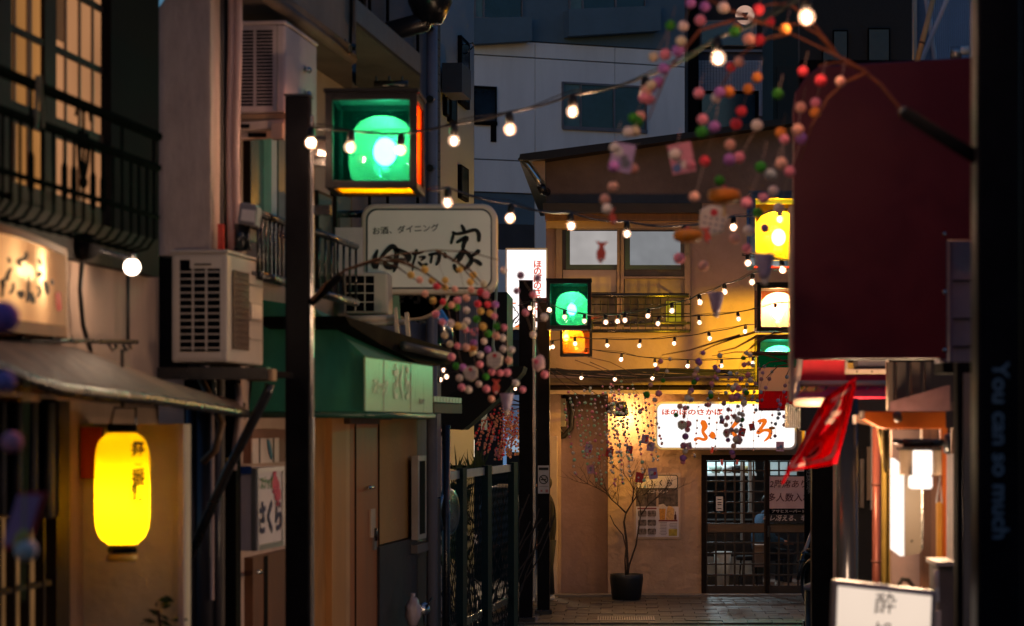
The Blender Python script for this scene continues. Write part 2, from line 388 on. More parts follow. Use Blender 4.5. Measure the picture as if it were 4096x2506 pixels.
dr = lattice_door(769, 824, (779, 788.5, 798, 807.5, 816), YR+.05, 'wooden lattice sliding door covered with pinkish banners and notices')
FB('pull', black_metal, dr, 767.6, 526, 769.4, 537, YR-.075, .015)
# card and banners on the doors
t = thing('door_card', 'small white card in a black holder on the lattice door', 'card', P(719, 513, YR-.06))
FB('holder', black_matt, t, 713.5, 495.5, 725, 512, YR-.02, .012); FB('card', white_paint, t, 716, 496.5, 723, 511, YR-.026, .005)
for k, y in enumerate((499, 502, 504, 508)): FB('lettering', ink, t, 717.5, y, 721.5, y+.9, YR-.028, .0015)
bpk = mat('pink_vinyl', (.60, .40, .37), .22, 0, .12, 4, .5, 6, .6)
t = thing('door_banner', 'pinkish plastic sheet banner with brown brush writing on the lattice door', 'banner', P(787, 492, YR))
FB('sheet', bpk, t, 769.5, 476.5, 824, 508.5, YR-.03, .008)
brn = mat('brown_ink', (.10, .025, .03), .6, bump=0)
ftext('2階席あります', 797, 484.5, YR-.033, 7.6, brn, t, bold=.012, shear=.15)
ftext('多人数入れます', 798, 498, YR-.033, 8, brn, t, bold=.015, shear=.1)
t = thing('beer_strip', 'black strip banner with pale slanted writing below the pinkish door banner', 'banner', P(787, 516, YR))
FB('strip', black_matt, t, 769.5, 509, 824, 514, YR-.03, .006); FB('strip', mat('dark_vinyl', (.02, .016, .016), .3), t, 769.5, 514.4, 824, 522.8, YR-.028, .006)
pale = mat('pale_print', (.55, .45, .40), .5, bump=0)
ftext('アサヒスーパードライ生', 795, 511.5, YR-.032, 3.2, pale, t, bold=.01, sx=1.2)
ftext('キレ冴える、辛口〈生〉', 797, 518.5, YR-.031, 5.6, pale, t, bold=.02, shear=.2)
t = thing('paper_notice', 'white paper notice stuck on the upper glass of the right lattice door', 'notice', P(798, 465, YR))
FB('sheet', white_paint, t, 791, 458.5, 806, 471.5, YR-.03, .003); ftext('ラストオーダー', 799.5, 462.5, YR-.033, 2.2, ink, t); ftext('毎週', 801, 468, YR-.033, 3, ink, t, bold=.02)
# --- the room behind the doors
room = MB()
zf, zc = 0.0, 2.75; xa, xb2 = P(690, 0, YR).x-.2, P(838, 0, YR).x+.6
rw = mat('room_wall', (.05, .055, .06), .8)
MB().box((xa, YR+.35, -.02), (xb2, YR+5, 0)).build('room_floor', mat('floor_boards', (.30, .20, .17), .35, 0, .2, 4, .05, stretch=(4, .4, 1)), rest)
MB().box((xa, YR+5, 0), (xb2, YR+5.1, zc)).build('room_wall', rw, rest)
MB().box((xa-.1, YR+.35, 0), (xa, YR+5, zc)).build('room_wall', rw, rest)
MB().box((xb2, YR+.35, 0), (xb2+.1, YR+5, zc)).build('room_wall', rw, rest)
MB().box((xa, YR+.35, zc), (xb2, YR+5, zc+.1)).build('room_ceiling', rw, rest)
ct = thing('kitchen_counter', 'dark bar counter across the tavern room behind the lattice doors', 'counter', (1.6, YR+2.6, 0))
MB().box((xa+.05, YR+2.4, 0), (2.15, YR+2.9, .92)).build('front_panel', mat('counter_dark', (.02, .018, .018), .5), ct)
MB().box((xa+.05, YR+2.3, .92), (2.2, YR+3.0, .97)).build('top', dark_wood, ct)
MB().box((xa+.05, YR+2.395, .15), (2.0, YR+2.4, .42)).build('steel_panel', mat('cool_steel', (.5, .56, .56), .35, .3), ct)
shf = thing('crockery_shelf', 'white lit kitchen shelf of bowls seen through the top row of panes', 'shelf', (1.4, YR+3.4, 1.35))
MB().box((xa+.05, YR+3.2, 1.62), (2.1, YR+3.6, 1.66)).build('board', white_paint, shf)
MB().box((xa+.05, YR+3.62, 1.66), (2.1, YR+3.65, 2.4)).build('back_panel', mat('kitchen_white', (.6, .68, .68), .5), shf)
MB().box((2.25, YR+3.62, 1.62), (2.75, YR+3.65, 2.1)).build('back_panel', mat('kitchen_white', (.6, .68, .68), .5), shf)
def bowl(px, r, m, label):
    c = P(px, 474, YR+3.3); c.z = 1.66
    single('bowl', MB().lathe([(r*.45, 0), (r*.8, r*.35), (r, r*.9), (r*.93, r*.9), (r*.7, r*.4), (0, r*.15)], c, 20), m, label, 'bowl', 'bowls on the kitchen shelf', smooth=True)
bowl(716, .12, mat('bowl_green', (.3, .36, .3), .3), 'stack-like pale green bowl at the end of the kitchen shelf'); bowl(727, .13, white_paint, 'white bowl between the green and the black bowl on the kitchen shelf')
bowl(736.5, .13, mat('bowl_black', (.03, .03, .03), .2), 'dark bowl between two pale bowls on the kitchen shelf'); bowl(745, .12, mat('bowl_ochre', (.45, .36, .16), .4), 'ochre bowl on the kitchen shelf nearest the steel post')
MB().tube([P(741.5, 462, YR+2.0), P(741.5, 540, YR+2.0)], .02).build('room_post', mat('cool_steel', (.5, .56, .56)), rest)
MB().tube([P(750, 460, YR+2.2), P(750, 512, YR+2.2)], .03).build('room_post', mat('cool_steel', (.5, .56, .56)), rest)
st = thing('crate', 'pale boxy crate on the floor just inside the left lattice door', 'crate', P(758, 566, YR+.9))
FB('body', mat('crate_tan', (.35, .25, .2), .7), st, 754, 546, 766, 567, YR+.9, .3); FB('lid', mat('crate_tan2', (.4, .3, .25), .7), st, 753.5, 545, 766.5, 547, YR+.88, .34)
st = thing('bucket', 'tall white bucket standing by the counter inside the tavern', 'bucket', P(722, 566, YR+2))
MB().lathe([(.09, 0), (.13, .5), (.12, .5), (.08, .02), (0, .02)], Vector((P(722.5, 0, YR+2).x, YR+2, 0)), 18).build('pail', mat('pail_white', (.65, .7, .66), .4), st, True)
MB().lathe([(.12, .5), (.14, .5), (.14, .515), (.12, .515)], Vector((P(722.5, 0, YR+2).x, YR+2, 0)), 18).build('rim', white_paint, st, True)
for i, (px, w0) in enumerate(((748, 'mid'),)):
    s0 = thing('stool', 'low dark stool under the customer in the blue hoodie', 'stool', Vector((P(px, 0, YR+1.5).x, YR+1.5, 0)))
    c = Vector((P(px, 0, YR+1.5).x, YR+1.5, 0))
    MB().lathe([(.17, .42), (.18, .45), (.17, .48), (0, .48)], c, 16).build('seat', dark_wood, s0, True)
    for k in range(4):
        a = k*math.pi/2+.5; d = Vector((math.cos(a), math.sin(a), 0))
        MB().tube([c+d*.16, c+d*.12+Z3*.43], .015, 6).build('leg', dark_wood, s0)
lt = thing('ceiling_lamp', 'cool white tube lamp on the tavern kitchen ceiling', 'lamp', (1.4, YR+2.9, 2.6))
MB().box((xa+.2, YR+2.95, 2.55), (2.1, YR+3.05, 2.6)).build('tube', em('cool_tube', (.75, .95, 1), 7), lt); MB().box((xa+.15, YR+2.9, 2.6), (2.15, YR+3.1, 2.64)).build('housing', white_paint, lt)
point('tube_light', (1.3, YR+2.95, 2.45), 95, (.72, .92, 1), .1, lt)
lt = thing('ceiling_lamp', 'warm pinkish lamp inside the tavern entrance ceiling', 'lamp', (2.0, YR+1.0, 2.6))
MB().lathe([(0, 2.55), (.12, 2.58), (.14, 2.66), (.05, 2.74)], (2.0, YR+1.0, 0), 18).build('shade', em('warm_dome', (1, .6, .45), 2), lt, True)
point('dome_light', (2.0, YR+1.0, 2.45), 18, (1, .62, .5), .1, lt)

# menu poster beside the door (print: flat layers on a laminated sheet)
po = thing('menu_poster', 'laminated menu poster with food photos and a beer picture on the ochre wall', 'poster', P(657, 506, YR-.02))
def Q(x, y): return 620+x*.063, 455+y*.063
def QB(name, m, x0, y0, x1, y1, dz=.004):
    a = Q(x0, y0); b = Q(x1, y1); return FB(name, m, po, a[0], a[1], b[0], b[1], YR-.014-dz, dz*.6)
QB('laminate', mat('laminate', (.5, .36, .26), .18, 0, .1, 3, .2, 10, .6), 222, 283, 960, 1330, .002)
lav = mat('poster_white', (.62, .56, .58), .3, 0, .06, 5, 0)
QB('sheet', lav, 255, 820, 930, 1300, .004)
ph = mat('photo_dark', (.10, .075, .065), .4, 0, .9, 14, 0)
QB('photo', ph, 255, 545, 575, 815, .004); QB('photo', ph, 610, 545, 920, 815, .004)
fpoly(MB(), [Q(*p) for p in rrect(262, 315, 920, 540, 40)], YR-.022, .002).build('name_plate', ink, po)
fpoly(MB(), [Q(*p) for p in rrect(275, 328, 907, 526, 32)], YR-.024, .0015).build('name_plate', mat('plate_paper', (.66, .58, .52), .3, bump=0), po)
ftext('ほのぼのさかば', *Q(440, 362), YR-.026, 2.0, ink, po, bold=.02, sx=1.15)
food = mat('photo_food', (.16, .12, .11), .4, 0, 1.0, 22, 0)
QB('rule', mat('poster_red', (.20, .03, .03), .5, bump=0), 275, 838, 580, 860, .006)
for i, y in enumerate((880, 1025, 1165)):
    for x in (285, 435): fpoly(MB(), [Q(*p) for p in rrect(x, y, x+138, y+100, 22, 3)], YR-.02, .0015).build('photo', food, po); QB('lettering', mat('grey_print', (.22, .19, .2), .6, bump=0), x+5, y+114, x+125, y+122, .006)
QB('photo', mat('poster_red', (.20, .03, .03)), 612, 1030, 912, 1054, .006)
fpoly(MB(), [Q(*p) for p in ((620, 850), (725, 850), (715, 1028), (630, 1028))], YR-.02, .0015).build('photo', mat('beer_amber', (.62, .28, .05), .4, 0, .4, 30, 0), po)
fpoly(MB(), [Q(*p) for p in ((610, 790), (690, 775), (740, 820), (728, 852), (620, 852))], YR-.021, .0015).build('photo', mat('beer_foam', (.66, .55, .45), .6, 0, .2, 30, 0), po)
fpoly(MB(), [Q(*p) for p in ((745, 850), (770, 805), (815, 815), (865, 860), (850, 1028), (725, 1028))], YR-.0195, .0015).build('photo', mat('beer_amber2', (.6, .36, .14), .4, 0, .4, 30, 0), po)
fpoly(MB(), [Q(*p) for p in ((858, 1028), (860, 960), (872, 935), (872, 895), (884, 895), (884, 935), (897, 960), (897, 1028))], YR-.021, .0015).build('photo', mat('bottle_print', (.08, .02, .015), .4, bump=0), po)
for k in range(9): QB('lettering', mat('grey_print', (.22, .19, .2)), 620+random.randint(0, 25), 1068+k*24, 740+random.randint(-10, 15), 1076+k*24, .006)
for k in range(4): QB('lettering', mat('grey_print', (.22, .19, .2)), 775+random.randint(0, 15), 1086+k*24, 905, 1093+k*24, .006)
QB('photo', mat('yellow_print', (.42, .32, .05), .5, 0, .3, 20, 0), 772, 1175, 908, 1285, .006)
ftext('お二階へどうぞ', *Q(600, 585), YR-.026, 2.6, lav, po, bold=.03)
# brush strokes helper: coordinates of a picture zoom, mapped to a frontal plane
def brush(strokes, Y, m, parent, ox, oy, s, th=.003, name='lettering'):
    o = P(ox, oy, Y); k = s/F*Y; b = MB()
    for st in strokes:
        b.ribbon([(x*k, -y*k) for x, y, _ in st], [wd*k for _, _, wd in st], Vector((1, 0, 0)), Z3, o, th)
    return b.build(name, m, parent)
FUKURO = [[(575, 645, 45), (600, 700, 50), (580, 760, 25), (615, 820, 30), (590, 845, 25), (530, 830, 20), (490, 850, 32)], [(680, 770, 40), (692, 822, 52)],
          [(962, 640, 42), (912, 700, 26), (890, 745, 30), (935, 800, 34), (965, 850, 22)],
          [(1185, 645, 22), (1260, 638, 36), (1232, 700, 26), (1182, 772, 30), (1250, 742, 22), (1318, 752, 34), (1308, 812, 28), (1250, 865, 8)]]
# poster version of the name (smaller copy)
brush(FUKURO, YR-.0262, ink, po, 636.3, 463.2, .0265, .0012)

# big lit sign above the door
sg = thing('lit_shop_sign', 'long white lit box sign with orange brush writing above the tavern doors', 'sign', P(725, 426, YR-.3))
fpoly(MB(), rrect(655, 401.5, 797, 450, 7), YR-.34, .2).build('case', white_paint, sg, bevel=.01)
fpoly(MB(), rrect(657.5, 404, 794.5, 447.5, 5.5), YR-.348, .006).build('face', em('sign_white', (1, .94, .90), 1.25), sg)
orange_film = em('orange_film', (1, .19, .012), .85); red_film = em('red_film', (.9, .09, .02), .75)
brush([[(x, y, w_*1.35) for x, y, w_ in s_] for s_ in FUKURO], YR-.352, orange_film, sg, 650, 362.5, .0912)
ftext('ほのぼのさかば', 692, 412.5, YR-.352, 5.8, red_film, sg, bold=.03, sx=1.35)
for px in (680, 770): MB().box((P(px, 0, YR).x, YR-.14, P(0, 430, YR).z), (P(px, 0, YR).x+.05, YR, P(0, 428, YR).z)).build('bracket', grey_metal, sg)
# wall spotlight left of the sign
sp = thing('wall_spotlight', 'black hooded wall spotlight washing the ochre plaster beside the sign', 'lamp', P(622, 405, YR-.1))
MB().lathe([(.05, 0), (.085, .03), (.09, .05)], P(612, 408, YR), 18, (0, -1, 0)).build('mount', black_metal, sp, True)
MB().tube([P(612, 406, YR-.04), P(616, 403, YR-.25), P(622, 405, YR-.42)], .02, 8).build('arm', black_metal, sp, True)
MB().lathe([(.05, .02), (.075, 0), (.10, -.17), (.092, -.17), (.06, -.01), (0, 0)], P(621, 403, YR-.44), 20, (-.1, -.25, 1)).build('hood', black_metal, sp, True)
MB().ball(P(623, 409.5, YR-.42), .05).build('bulb', em('spot_bulb', (1, .75, .45), 12), sp, True)
point('spot_glow', P(627, 418, YR-.2), 36, (1, .52, .18), .04, sp)
# vertical lit sign on the building's left side
vs = thing('lit_vertical_sign', 'tall white lit sign with red column writing and a bird drawing', 'sign', P(527, 288, YR-.2))
FB('case', white_paint, vs, 505.5, 248, 547, 329, YR-.33, .2); FB('face', em('sign_white_tall', (1, .92, .9), 1.5), vs, 507, 250, 546, 327, YR-.337, .006)
text('ほのぼのさかば', P(537.5, 286, YR-.341), 8.6/F*YR, red_film, vs, vert=True, bold=.03, name='lettering')
# bird drawing: black branch strokes and an orange body
brush([[(300, 740, 6), (340, 765, 9), (365, 790, 10)], [(330, 735, 6), (360, 770, 9), (375, 800, 12)], [(350, 800, 12), (400, 830, 14), (410, 880, 16), (360, 930, 22), (330, 990, 24), (305, 1035, 14)], [(400, 740, 10), (430, 750, 10), (440, 800, 12)], [(370, 980, 24), (400, 960, 14), (420, 920, 10)], [(415, 990, 10), (440, 1040, 12)]], YR-.341, ink, vs, 487.5, 250, .0746, name='bird_drawing')
brush([[(335, 715, 18), (380, 712, 20)], [(375, 1030, 24), (425, 1015, 30)], [(425, 530, 24), (430, 500, 28)]], YR-.341, em('orange_film', (1, .19, .012)), vs, 487.5, 250, .0746, name='bird_drawing')
# electric meter box and conduit on the left part of the front
mt = thing('meter_box', 'grey electric meter box with looping black conduit on the tavern front', 'meter', P(560, 420, YR-.1))
FB('box', mat('meter_grey', (.16, .14, .12), .5), mt, 551, 398, 566, 427, YR+.27, .25, bevel=.01)
pts = [P(563, 397, YR+.38), P(570, 400, YR+.36), P(572, 412, YR+.36), P(571, 428, YR+.36), P(564, 436, YR+.36), P(556, 438, YR+.38), P(553, 428, YR+.38)]
MB().tube(pts, .04, 8).build('conduit', rubber, mt, True)
MB().tube([P(556, 427, YR+.38), P(558, 434, YR+.38), P(556, 440, YR+.43)], .025, 6).tube([P(560, 427, YR+.38), P(562, 433, YR+.38), P(559, 439, YR+.43)], .02, 6).build('cable', rubber, mt, True)
for y in (405, 423): FB('clamp', steel, mt, 570, y, 574, y+1, YR+.42, .05)
# potted bare tree
pc = Vector((P(626.5, 0, 33.2).x, 33.2, .0))
tr = thing('potted_tree', 'bare thin-branched tree in a black round pot against the ochre wall', 'tree', pc)
MB().lathe([(.17, 0), (.2, .02), (.23, .30), (.225, .355), (.205, .355), (.205, .33), (0, .33)], pc, 28).build('pot', mat('pot_black', (.015, .014, .014), .45, 0, .3), tr, True)
MB().lathe([(0, .337), (.2, .332)], pc, 20).build('soil', mat('soil', (.03, .02, .015), .95), tr)
bark = mat('bark', (.045, .03, .022), .8, 0, .3, 20, .3)
tw = MB()
rnd = random.Random(5)
def branch(p, d, L, r, n):
    q = [p]; dd = d.normalized()
    for k in range(4):
        dd = (dd+Vector((rnd.uniform(-.22, .22), rnd.uniform(-.18, .12), rnd.uniform(-.08, .14)))).normalized(); q.append(q[-1]+dd*L/4)
    tw.tube(q, [r*(1-.13*k) for k in range(5)], 5 if r > .006 else 3)
    if n > 0:
        for k in (1, 2, 2, 3, 4, 4):
            e = Vector((rnd.uniform(-1, 1), rnd.uniform(-.8, .4), rnd.uniform(-.25, .55)))
            branch(q[k], dd*.55+e*.75, L*rnd.uniform(.42, .68), r*.52, n-1)
def px33(px, py, dy=0): return P(px, py, 33.2+dy)
def stem(pts, r0, r1, name='trunk'):
    pts = [px33(*p) for p in pts]; n = len(pts)
    return MB().tube(pts, [r0+(r1-r0)*k/(n-1) for k in range(n)], 7).build(name, bark, tr, True), pts
_, a = stem([(628, 580), (627.5, 560), (626.5, 541), (624, 522), (626, 513)], .019, .013)
_, b = stem([(627, 580), (629, 566), (636, 545), (639, 525), (641, 515)], .015, .009)
stem([(626, 578), (625, 560), (626, 548), (623, 535), (614, 524), (610, 515)], .012, .006, 'limb')
for pts, r in (([(626, 513), (618, 505), (612, 500), (607, 492)], .012), ([(626, 513), (632, 503), (636, 497), (641, 484)], .012), ([(641, 515), (648, 505), (655, 499), (665, 493)], .009), ([(641, 515), (640, 505), (644, 495)], .008), ([(612, 500), (606, 493), (597, 488), (588, 484)], .008), ([(632, 503), (634, 490), (630, 482), (624, 474)], .008)):
    _, q = stem(pts, r, r*.55, 'limb')
    for k in range(1, len(q)):
        for _ in range(2 if k < len(q)-1 else 3): branch(q[k], (q[k]-q[k-1])+Vector((rnd.uniform(-.3, .3), rnd.uniform(-.2, .1), rnd.uniform(-.1, .3)))*.5, rnd.uniform(.16, .32), .0048, 1)
tw.build('crown', bark, tr)

# ================================================================== BACKGROUND BUILDINGS
bh = thing('rear_house', 'unlit house closing the alley behind the viewer', 'building', (0, -7, 0))
MB().box((-9, -9, 0), (9, -6.5, 8)).build('wall', mat('rear_wall', (.05, .045, .04), .8), bh)
MB().box((-9.2, -9.2, 8), (9.2, -6.2, 8.3)).build('roof', black_matt, bh)

BG = Pl(-.48, 58, 2.5)
conc = mat('pale_panel', (.80, .84, .86), .8, 0, .08, 1.5, .1, 20, dirt=.25, stretch=(1, 1, .2))
conc_d = mat('slate_panel', (.10, .17, .23), .8, 0, .12, 1.5, .1)
office = thing('office_block', 'grey-blue panelled office block rising behind the tavern', 'building', (-2, 58, 0))
BG.rect(MB(), 440, 700, 0, 14, -.06, .3).build('wall', mat('joint_dark', (.05, .055, .065), .8), office)
MB().box((-5.5, 62, 0), (6, 64, 15)).build('rear_wall', conc_d, office)
zs = [BG.z(535, y) for y in (330, 250, 194, 161.5, 58, 42)]
xs = [440, 474.6, 535, 535.5, 614.6, 615.1, 694]
for j in range(len(zs)-1):
    if j == 1: continue
    for i, (x0, x1) in enumerate(((474.6, 534.8), (535.4, 614.6), (615.2, 693))):
        BG.rect(MB(), x0, x1, zs[j]+.015, zs[j+1]-.015, 0, .06).build('panel', conc, office)
BG.rect(MB(), 535.4, 693, zs[1]+.015, zs[2]-.015, 0, .06).build('panel', conc, office)
BG.rect(MB(), 474.6, 534.8, zs[1]+.6, zs[2]-.015, -.05, .06).build('panel', conc_d, office)
for x0, x1, y0, y1 in ((474, 532, 18, 44), (569, 661, 9, 36)):       # balcony parapets of the top floor
    BG.poly(MB(), [(x0, y1), (x1, y1-(x1-x0)*.06), (x1, y0-(x1-x0)*.06+2), (x0, y0)], .35, .4).build('balcony', conc_d, office)
BG.rect(MB(), 474.6, 693, zs[-1]+.02, 14, -.01, .05).build('upper_wall', conc_d, office)
def bgwin(x0, x1, y0, y1, splits, m, fm, label=None):
    z0, z1 = BG.z(x0, y1), BG.z(x0, y0)
    f = MB()
    for a, b_, c, d in ((x0-1.6, x0, z0-.05, z1+.05), (x1, x1+1, z0-.05, z1+.05), (x0, x1, z1, z1+.05), (x0-1, x1+1.5, z0-.09, z0)): BG.rect(f, a, b_, c, d, .06, .1)
    for s in splits: BG.rect(f, s-.8, s+.8, z0, z1, .05, .08)
    w_ = f.build('window', fm, office)
    e = [x0]+list(splits)+[x1]
    for i in range(len(e)-1): BG.rect(MB(), e[i], e[i+1], z0, z1, .015, .01).build('pane', m[i % len(m)], w_)
night = mat('night_pane', (.012, .03, .05), .08, 0, .6, 1.2, 0, spec=.8); night2 = mat('night_pane_teal', (.10, .19, .21), .2, 0, .4, 1.5, 0)
slate_fr = mat('slate_frame', (.16, .17, .2), .5)
bgwin(564, 646, 84, 126, (581, 614.5), [night2, night, night], slate_fr)
bgwin(474.8, 496, 88, 121, (), [night], black_matt)
BG.rect(MB(), 491, 496.5, BG.z(491, 142), BG.z(491, 121), .03, .1).build('notch_dark', black_matt, office)  # black panel standing in for the dark inside of the notch
bgwin(476, 522, -6, 17, (484, ), [night2, night], slate_fr); bgwin(571, 645, -8, 13, (583, 616), [night2, night, night], slate_fr)
# side street block on the left: tiled wall seen at a slant
TB = Pl(P(440, 0, 30).x, 30, .095)
tb = thing('tiled_block', 'narrow blue-grey tiled block with slit windows beside the office block', 'building', P(455, 597, 31))
TB.rect(MB(), 436, 474, 0, 9.5, 0, .4).build('wall', mat('blue_tile', (.24, .27, .32), .5, 0, .1, 4, .25, 60, stretch=(2, 2, 10)), tb)
def slit(pl, par, x0, x1, y0, y1, out, m=None, fm=None):
    z0, z1 = pl.z(x0, y1), pl.z(x0, y0)
    w_ = pl.rect(MB(), x0, x1, z0, z1, out, .08).build('window', fm or black_matt, par)
    pl.rect(MB(), x0+(x1-x0)*.14, x1-(x1-x0)*.14, z0+(z1-z0)*.07, z1-(z1-z0)*.07, out+.01, .01).build('pane', m or night, w_); return w_
for a in ((451, 457.5, 93, 124), (461.5, 470, 39, 106), (461.5, 469, 167, 200), (447, 449.5, 100, 118)): slit(TB, tb, *a, .05)
MB().tube([TB.pt(469, 44, .05), TB.pt(472.5, 43, .3), TB.pt(474, 46, .3), TB.pt(466, 54, .05)], .012, 5).build('bracket', steel, tb)
TB.rect(MB(), 462, 471, TB.z(462, 112), TB.z(462, 84), .3, .25).build('balcony', mat('balcony_slate', (.05, .06, .075), .6), tb)
# dark block between: brick quoin strip and downpipe
L1 = Pl(-2.283, 12, .095)
db = thing('navy_house', 'tall dark navy house with a brick corner strip beyond the green lamp', 'building', L1.at(410, 0))
navy = mat('navy_render', (.075, .08, .105), .8, 0, .15, 1.2, .2)
MB().prism([L1.at(352, 2.8, .02), L1.at(440, 2.8, .02), L1.at(440, 2.8, -4), L1.at(352, 2.8, -4)], (0, 0, 4.7)).build('wall', navy, db)
bq = mat('corner_brick', (.05, .045, .045), .8)
bkm = None
zq = 3.3
k = 0
while zq < 6.9:
    a = L1.at(434, zq, .075); c = L1.at(440.5, zq, .075)
    if bkm is None:
        b_ = MB().obox((0, 0, 0), c-a, L1.n*-.02, Vector((0, 0, .062))).build('brick', bq, None, bevel=.004); bkm = b_.data; bpy.data.objects.remove(b_)
    inst('brick', bkm, a, db); zq += .07; k += 1
MB().tube([L1.at(432, 0, .12), L1.at(432, 7.4, .12)], .045, 10).build('downpipe', mat('pipe_slate', (.18, .19, .25), .4), db, True)
for py in (28, 99, 168): MB().tube([L1.pt(429.8, py, .12), L1.pt(434.2, py, .12)], .03, 8).build('pipe_clip', black_metal, db)
for px in (371, 389, 419): L1.rect(MB(), px-.3, px+.3, 3.2, 7.4, .064, .02).build('cladding_joint', black_matt, db)
L1.rect(MB(), 363.5, 366, L1.z(364, 40), 7.3, .1, .05).build('frame', black_matt, db)
MB().tube([P(431, -12, 17.5), P(428, 12, 17.5), P(424, 22, 17.5), P(385, 33, 17.5), P(381, 46, 17.6), P(381, 62, 17.6)], .075, 12).build('rain_pipe', black_metal, db, True)
MB().lathe([(.09, -.1), (.16, .05), (.17, .3), (0, .3)], P(430, 10, 17.5), 16).build('rain_hopper', black_metal, db, True)
# right: white-tiled block and dark wooden house above the tavern roof
rb = thing('white_tiled_block', 'dark apartment block with a white small-tiled parapet right of the office block', 'building', P(735, 597, 48))
FB('wall', mat('dark_block', (.02, .022, .028), .8), rb, 690, -40, 800, 330, 48.2, 4)
FB('edge_pillar', black_matt, rb, 688.5, -40, 698, 330, 47.6, .6)
FB('parapet', mat('tile_grout', (.05, .06, .09), .8), rb, 698.5, 52, 773, 91, 48.1, .1); FB('wall', mat('tile_grout', (.05, .06, .09)), rb, 759, 91.2, 773, 330, 48.1, .1)
FB('coping', slate_fr, rb, 698.5, 49.5, 773, 52, 48.02, .2)
tl_b = fbox(MB(), 0, 0, 2.55, 2.4, 48.06, .05); b_ = tl_b.build('tile', mat('white_tile', (.30, .34, .43), .35, 0, .1, 3, 0), None); tme = b_.data; bpy.data.objects.remove(b_)
o0 = P(0, 0, 48.06)
for r in range(11):
    for c in range(25): inst('tile', tme, P(698.8+c*2.97, 60.4+r*2.78, 48.06)-P(0, 0, 48.06)+Vector((0, 0, 0)), rb)
ts = MB()
for r in range(9):
    for c in range(5): fbox(ts, 759+c*2.8, 91+r*2.78, 759+c*2.8+2.4, 91+r*2.78+2.4, 48.06, .05)
tag(ts.build('tile', mat('white_tile', (.30, .34, .43)), rb), kind='stuff')
w_ = FB('window', slate_fr, rb, 700, 20, 757, 46, 48.1, .1); FB('pane', night, w_, 702, 22, 755, 45, 48.08, .02)
w_ = FB('window', black_matt, rb, 700, 92, 757, 140, 48.1, .1); FB('pane', night, w_, 702, 94, 755, 140, 48.08, .02)
dh = thing('dark_timber_house', 'unlit dark timber house wall at upper right behind the blossom branches', 'building', P(860, 597, 40))
FB('wall', mat('dark_green_wall', (.012, .022, .022), .7), dh, 773, -40, 905, 330, 40.2, 3)
FB('wall', mat('dark_board', (.022, .022, .024), .8), dh, 800, -40, 925, 330, 26, .3)
for x0, x1, y0, y1 in ((822, 836, 50, 118), (833, 848, 30, 110), (868, 890, 28, 90)):
    w_ = FB('window', black_matt, dh, x0, y0, x1, y1, 25.95, .05); FB('pane', mat('dull_pane', (.04, .042, .045), .2), w_, x0+1.2, y0+1.5, x1-1.2, y1-1.5, 25.94, .02)
FB('door', mat('dark_leaf', (.008, .012, .012), .6), dh, 778, 66, 800, 140, 40.1, .1)
# lit lamp disc high on the dark block
dk = thing('round_wall_lamp', 'pale round disc lamp with a dark bracket high above the tavern roof', 'lamp', P(745, 14, 30))
MB().lathe([(.115, -.02), (.12, 0), (.115, .02)], P(745, 15, 30), 24, (0, 1, 0)).build('disc', em('disc_glow', (1, .6, .45), .55), dk, True)
fpoly(MB(), [(741.5, 12.5), (748.5, 12.5), (746, 17), (744, 17)], 29.95, .03).build('bracket', black_metal, dk)
FB('arm', black_metal, dk, 735, 17.2, 748, 20, 29.96, .05)
# blue corrugated wall and stair poles, top right
cw = thing('corrugated_wall', 'blue corrugated metal wall lit by the dusk sky at the top right', 'wall', P(950, 60, 19))
cor = mat('blue_sheet', (.30, .42, .60), .5, .1, .12, 2, .03)
FB('backing', mat('blue_sheet_back', (.12, .17, .26), .6), cw, 915, -40, 980, 80, 19.1, .2)
cm = None
for k in range(22):
    x = 932+k*2.1
    FB('rib', cor, cw, x, -40, x+1.2, 80, 19.06, .04)
FB('corner_trim', mat('trim_cream', (.4, .36, .3), .6), cw, 914, -40, 917, 80, 19, .1)
pl_ = thing('pole', 'thin tan bamboo pole leaning before the blue corrugated wall', 'pole', P(918, 62, 17)); MB().tube([P(916, 66, 17), P(935, -8, 17)], .02, 8).build('cane', mat('cane', (.55, .33, .15), .5), pl_, True); MB().tube([P(921.6, 44, 17), P(922.2, 42, 17)], .024, 8).build('knot', brown_wood, pl_)
pl_ = thing('scaffold_pole', 'pair of pale crossing tubes before the blue corrugated wall', 'pole', P(930, 60, 17.5)); MB().tube([P(920, 64, 17.5), P(950, -8, 17.5)], .018, 8).build('tube', mat('pale_tube', (.45, .45, .5), .4), pl_); MB().tube([P(935, 60, 17.6), P(925, -10, 17.6)], .018, 8).build('tube', mat('pale_tube', (.45, .45, .5)), pl_)
cl = thing('pipe_joint', 'white pipe joint beside the red board at the top right', 'pipe', P(960, 50, 16.5)); MB().tube([P(952, 51, 16.5), P(969, 50, 16.5)], .03, 10).build('pipe', white_paint, cl, True); MB().tube([P(956, 58, 16.5), P(956, 47, 16.5)], .04, 10).build('elbow', grey_metal, cl, True)
# ================================================================== LEFT SIDE: near shop house
hn = thing('near_shop_house', 'old dark wooden shop house with lit paper windows upstairs at the left edge', 'building', L1.at(80, 0))
U = Vector((.0945, .9955, 0))                         # along the left facade
nearw = mat('near_plaster', (.38, .27, .21), .85, 0, .15, 2, .4, 20, .2, dirt=.5, stretch=(1, 1, .25))
L1.rect(MB(), -90, 159, 0, 3.22, 0, .2).build('lower_wall', nearw, hn)
L1.rect(MB(), -90, 159, 3.22, 7, -.02, .2).build('upper_wall', dark_wood, hn)
L1.rect(MB(), -90, 159, 3.12, 3.3, .06, .06).build('sill_beam', dark_wood, hn)
L1.rect(MB(), 111, 159, 3.3, 7, .05, .05).build('corner_recess_black', black_matt, hn)  # black face put in for the darkness of the corner recess
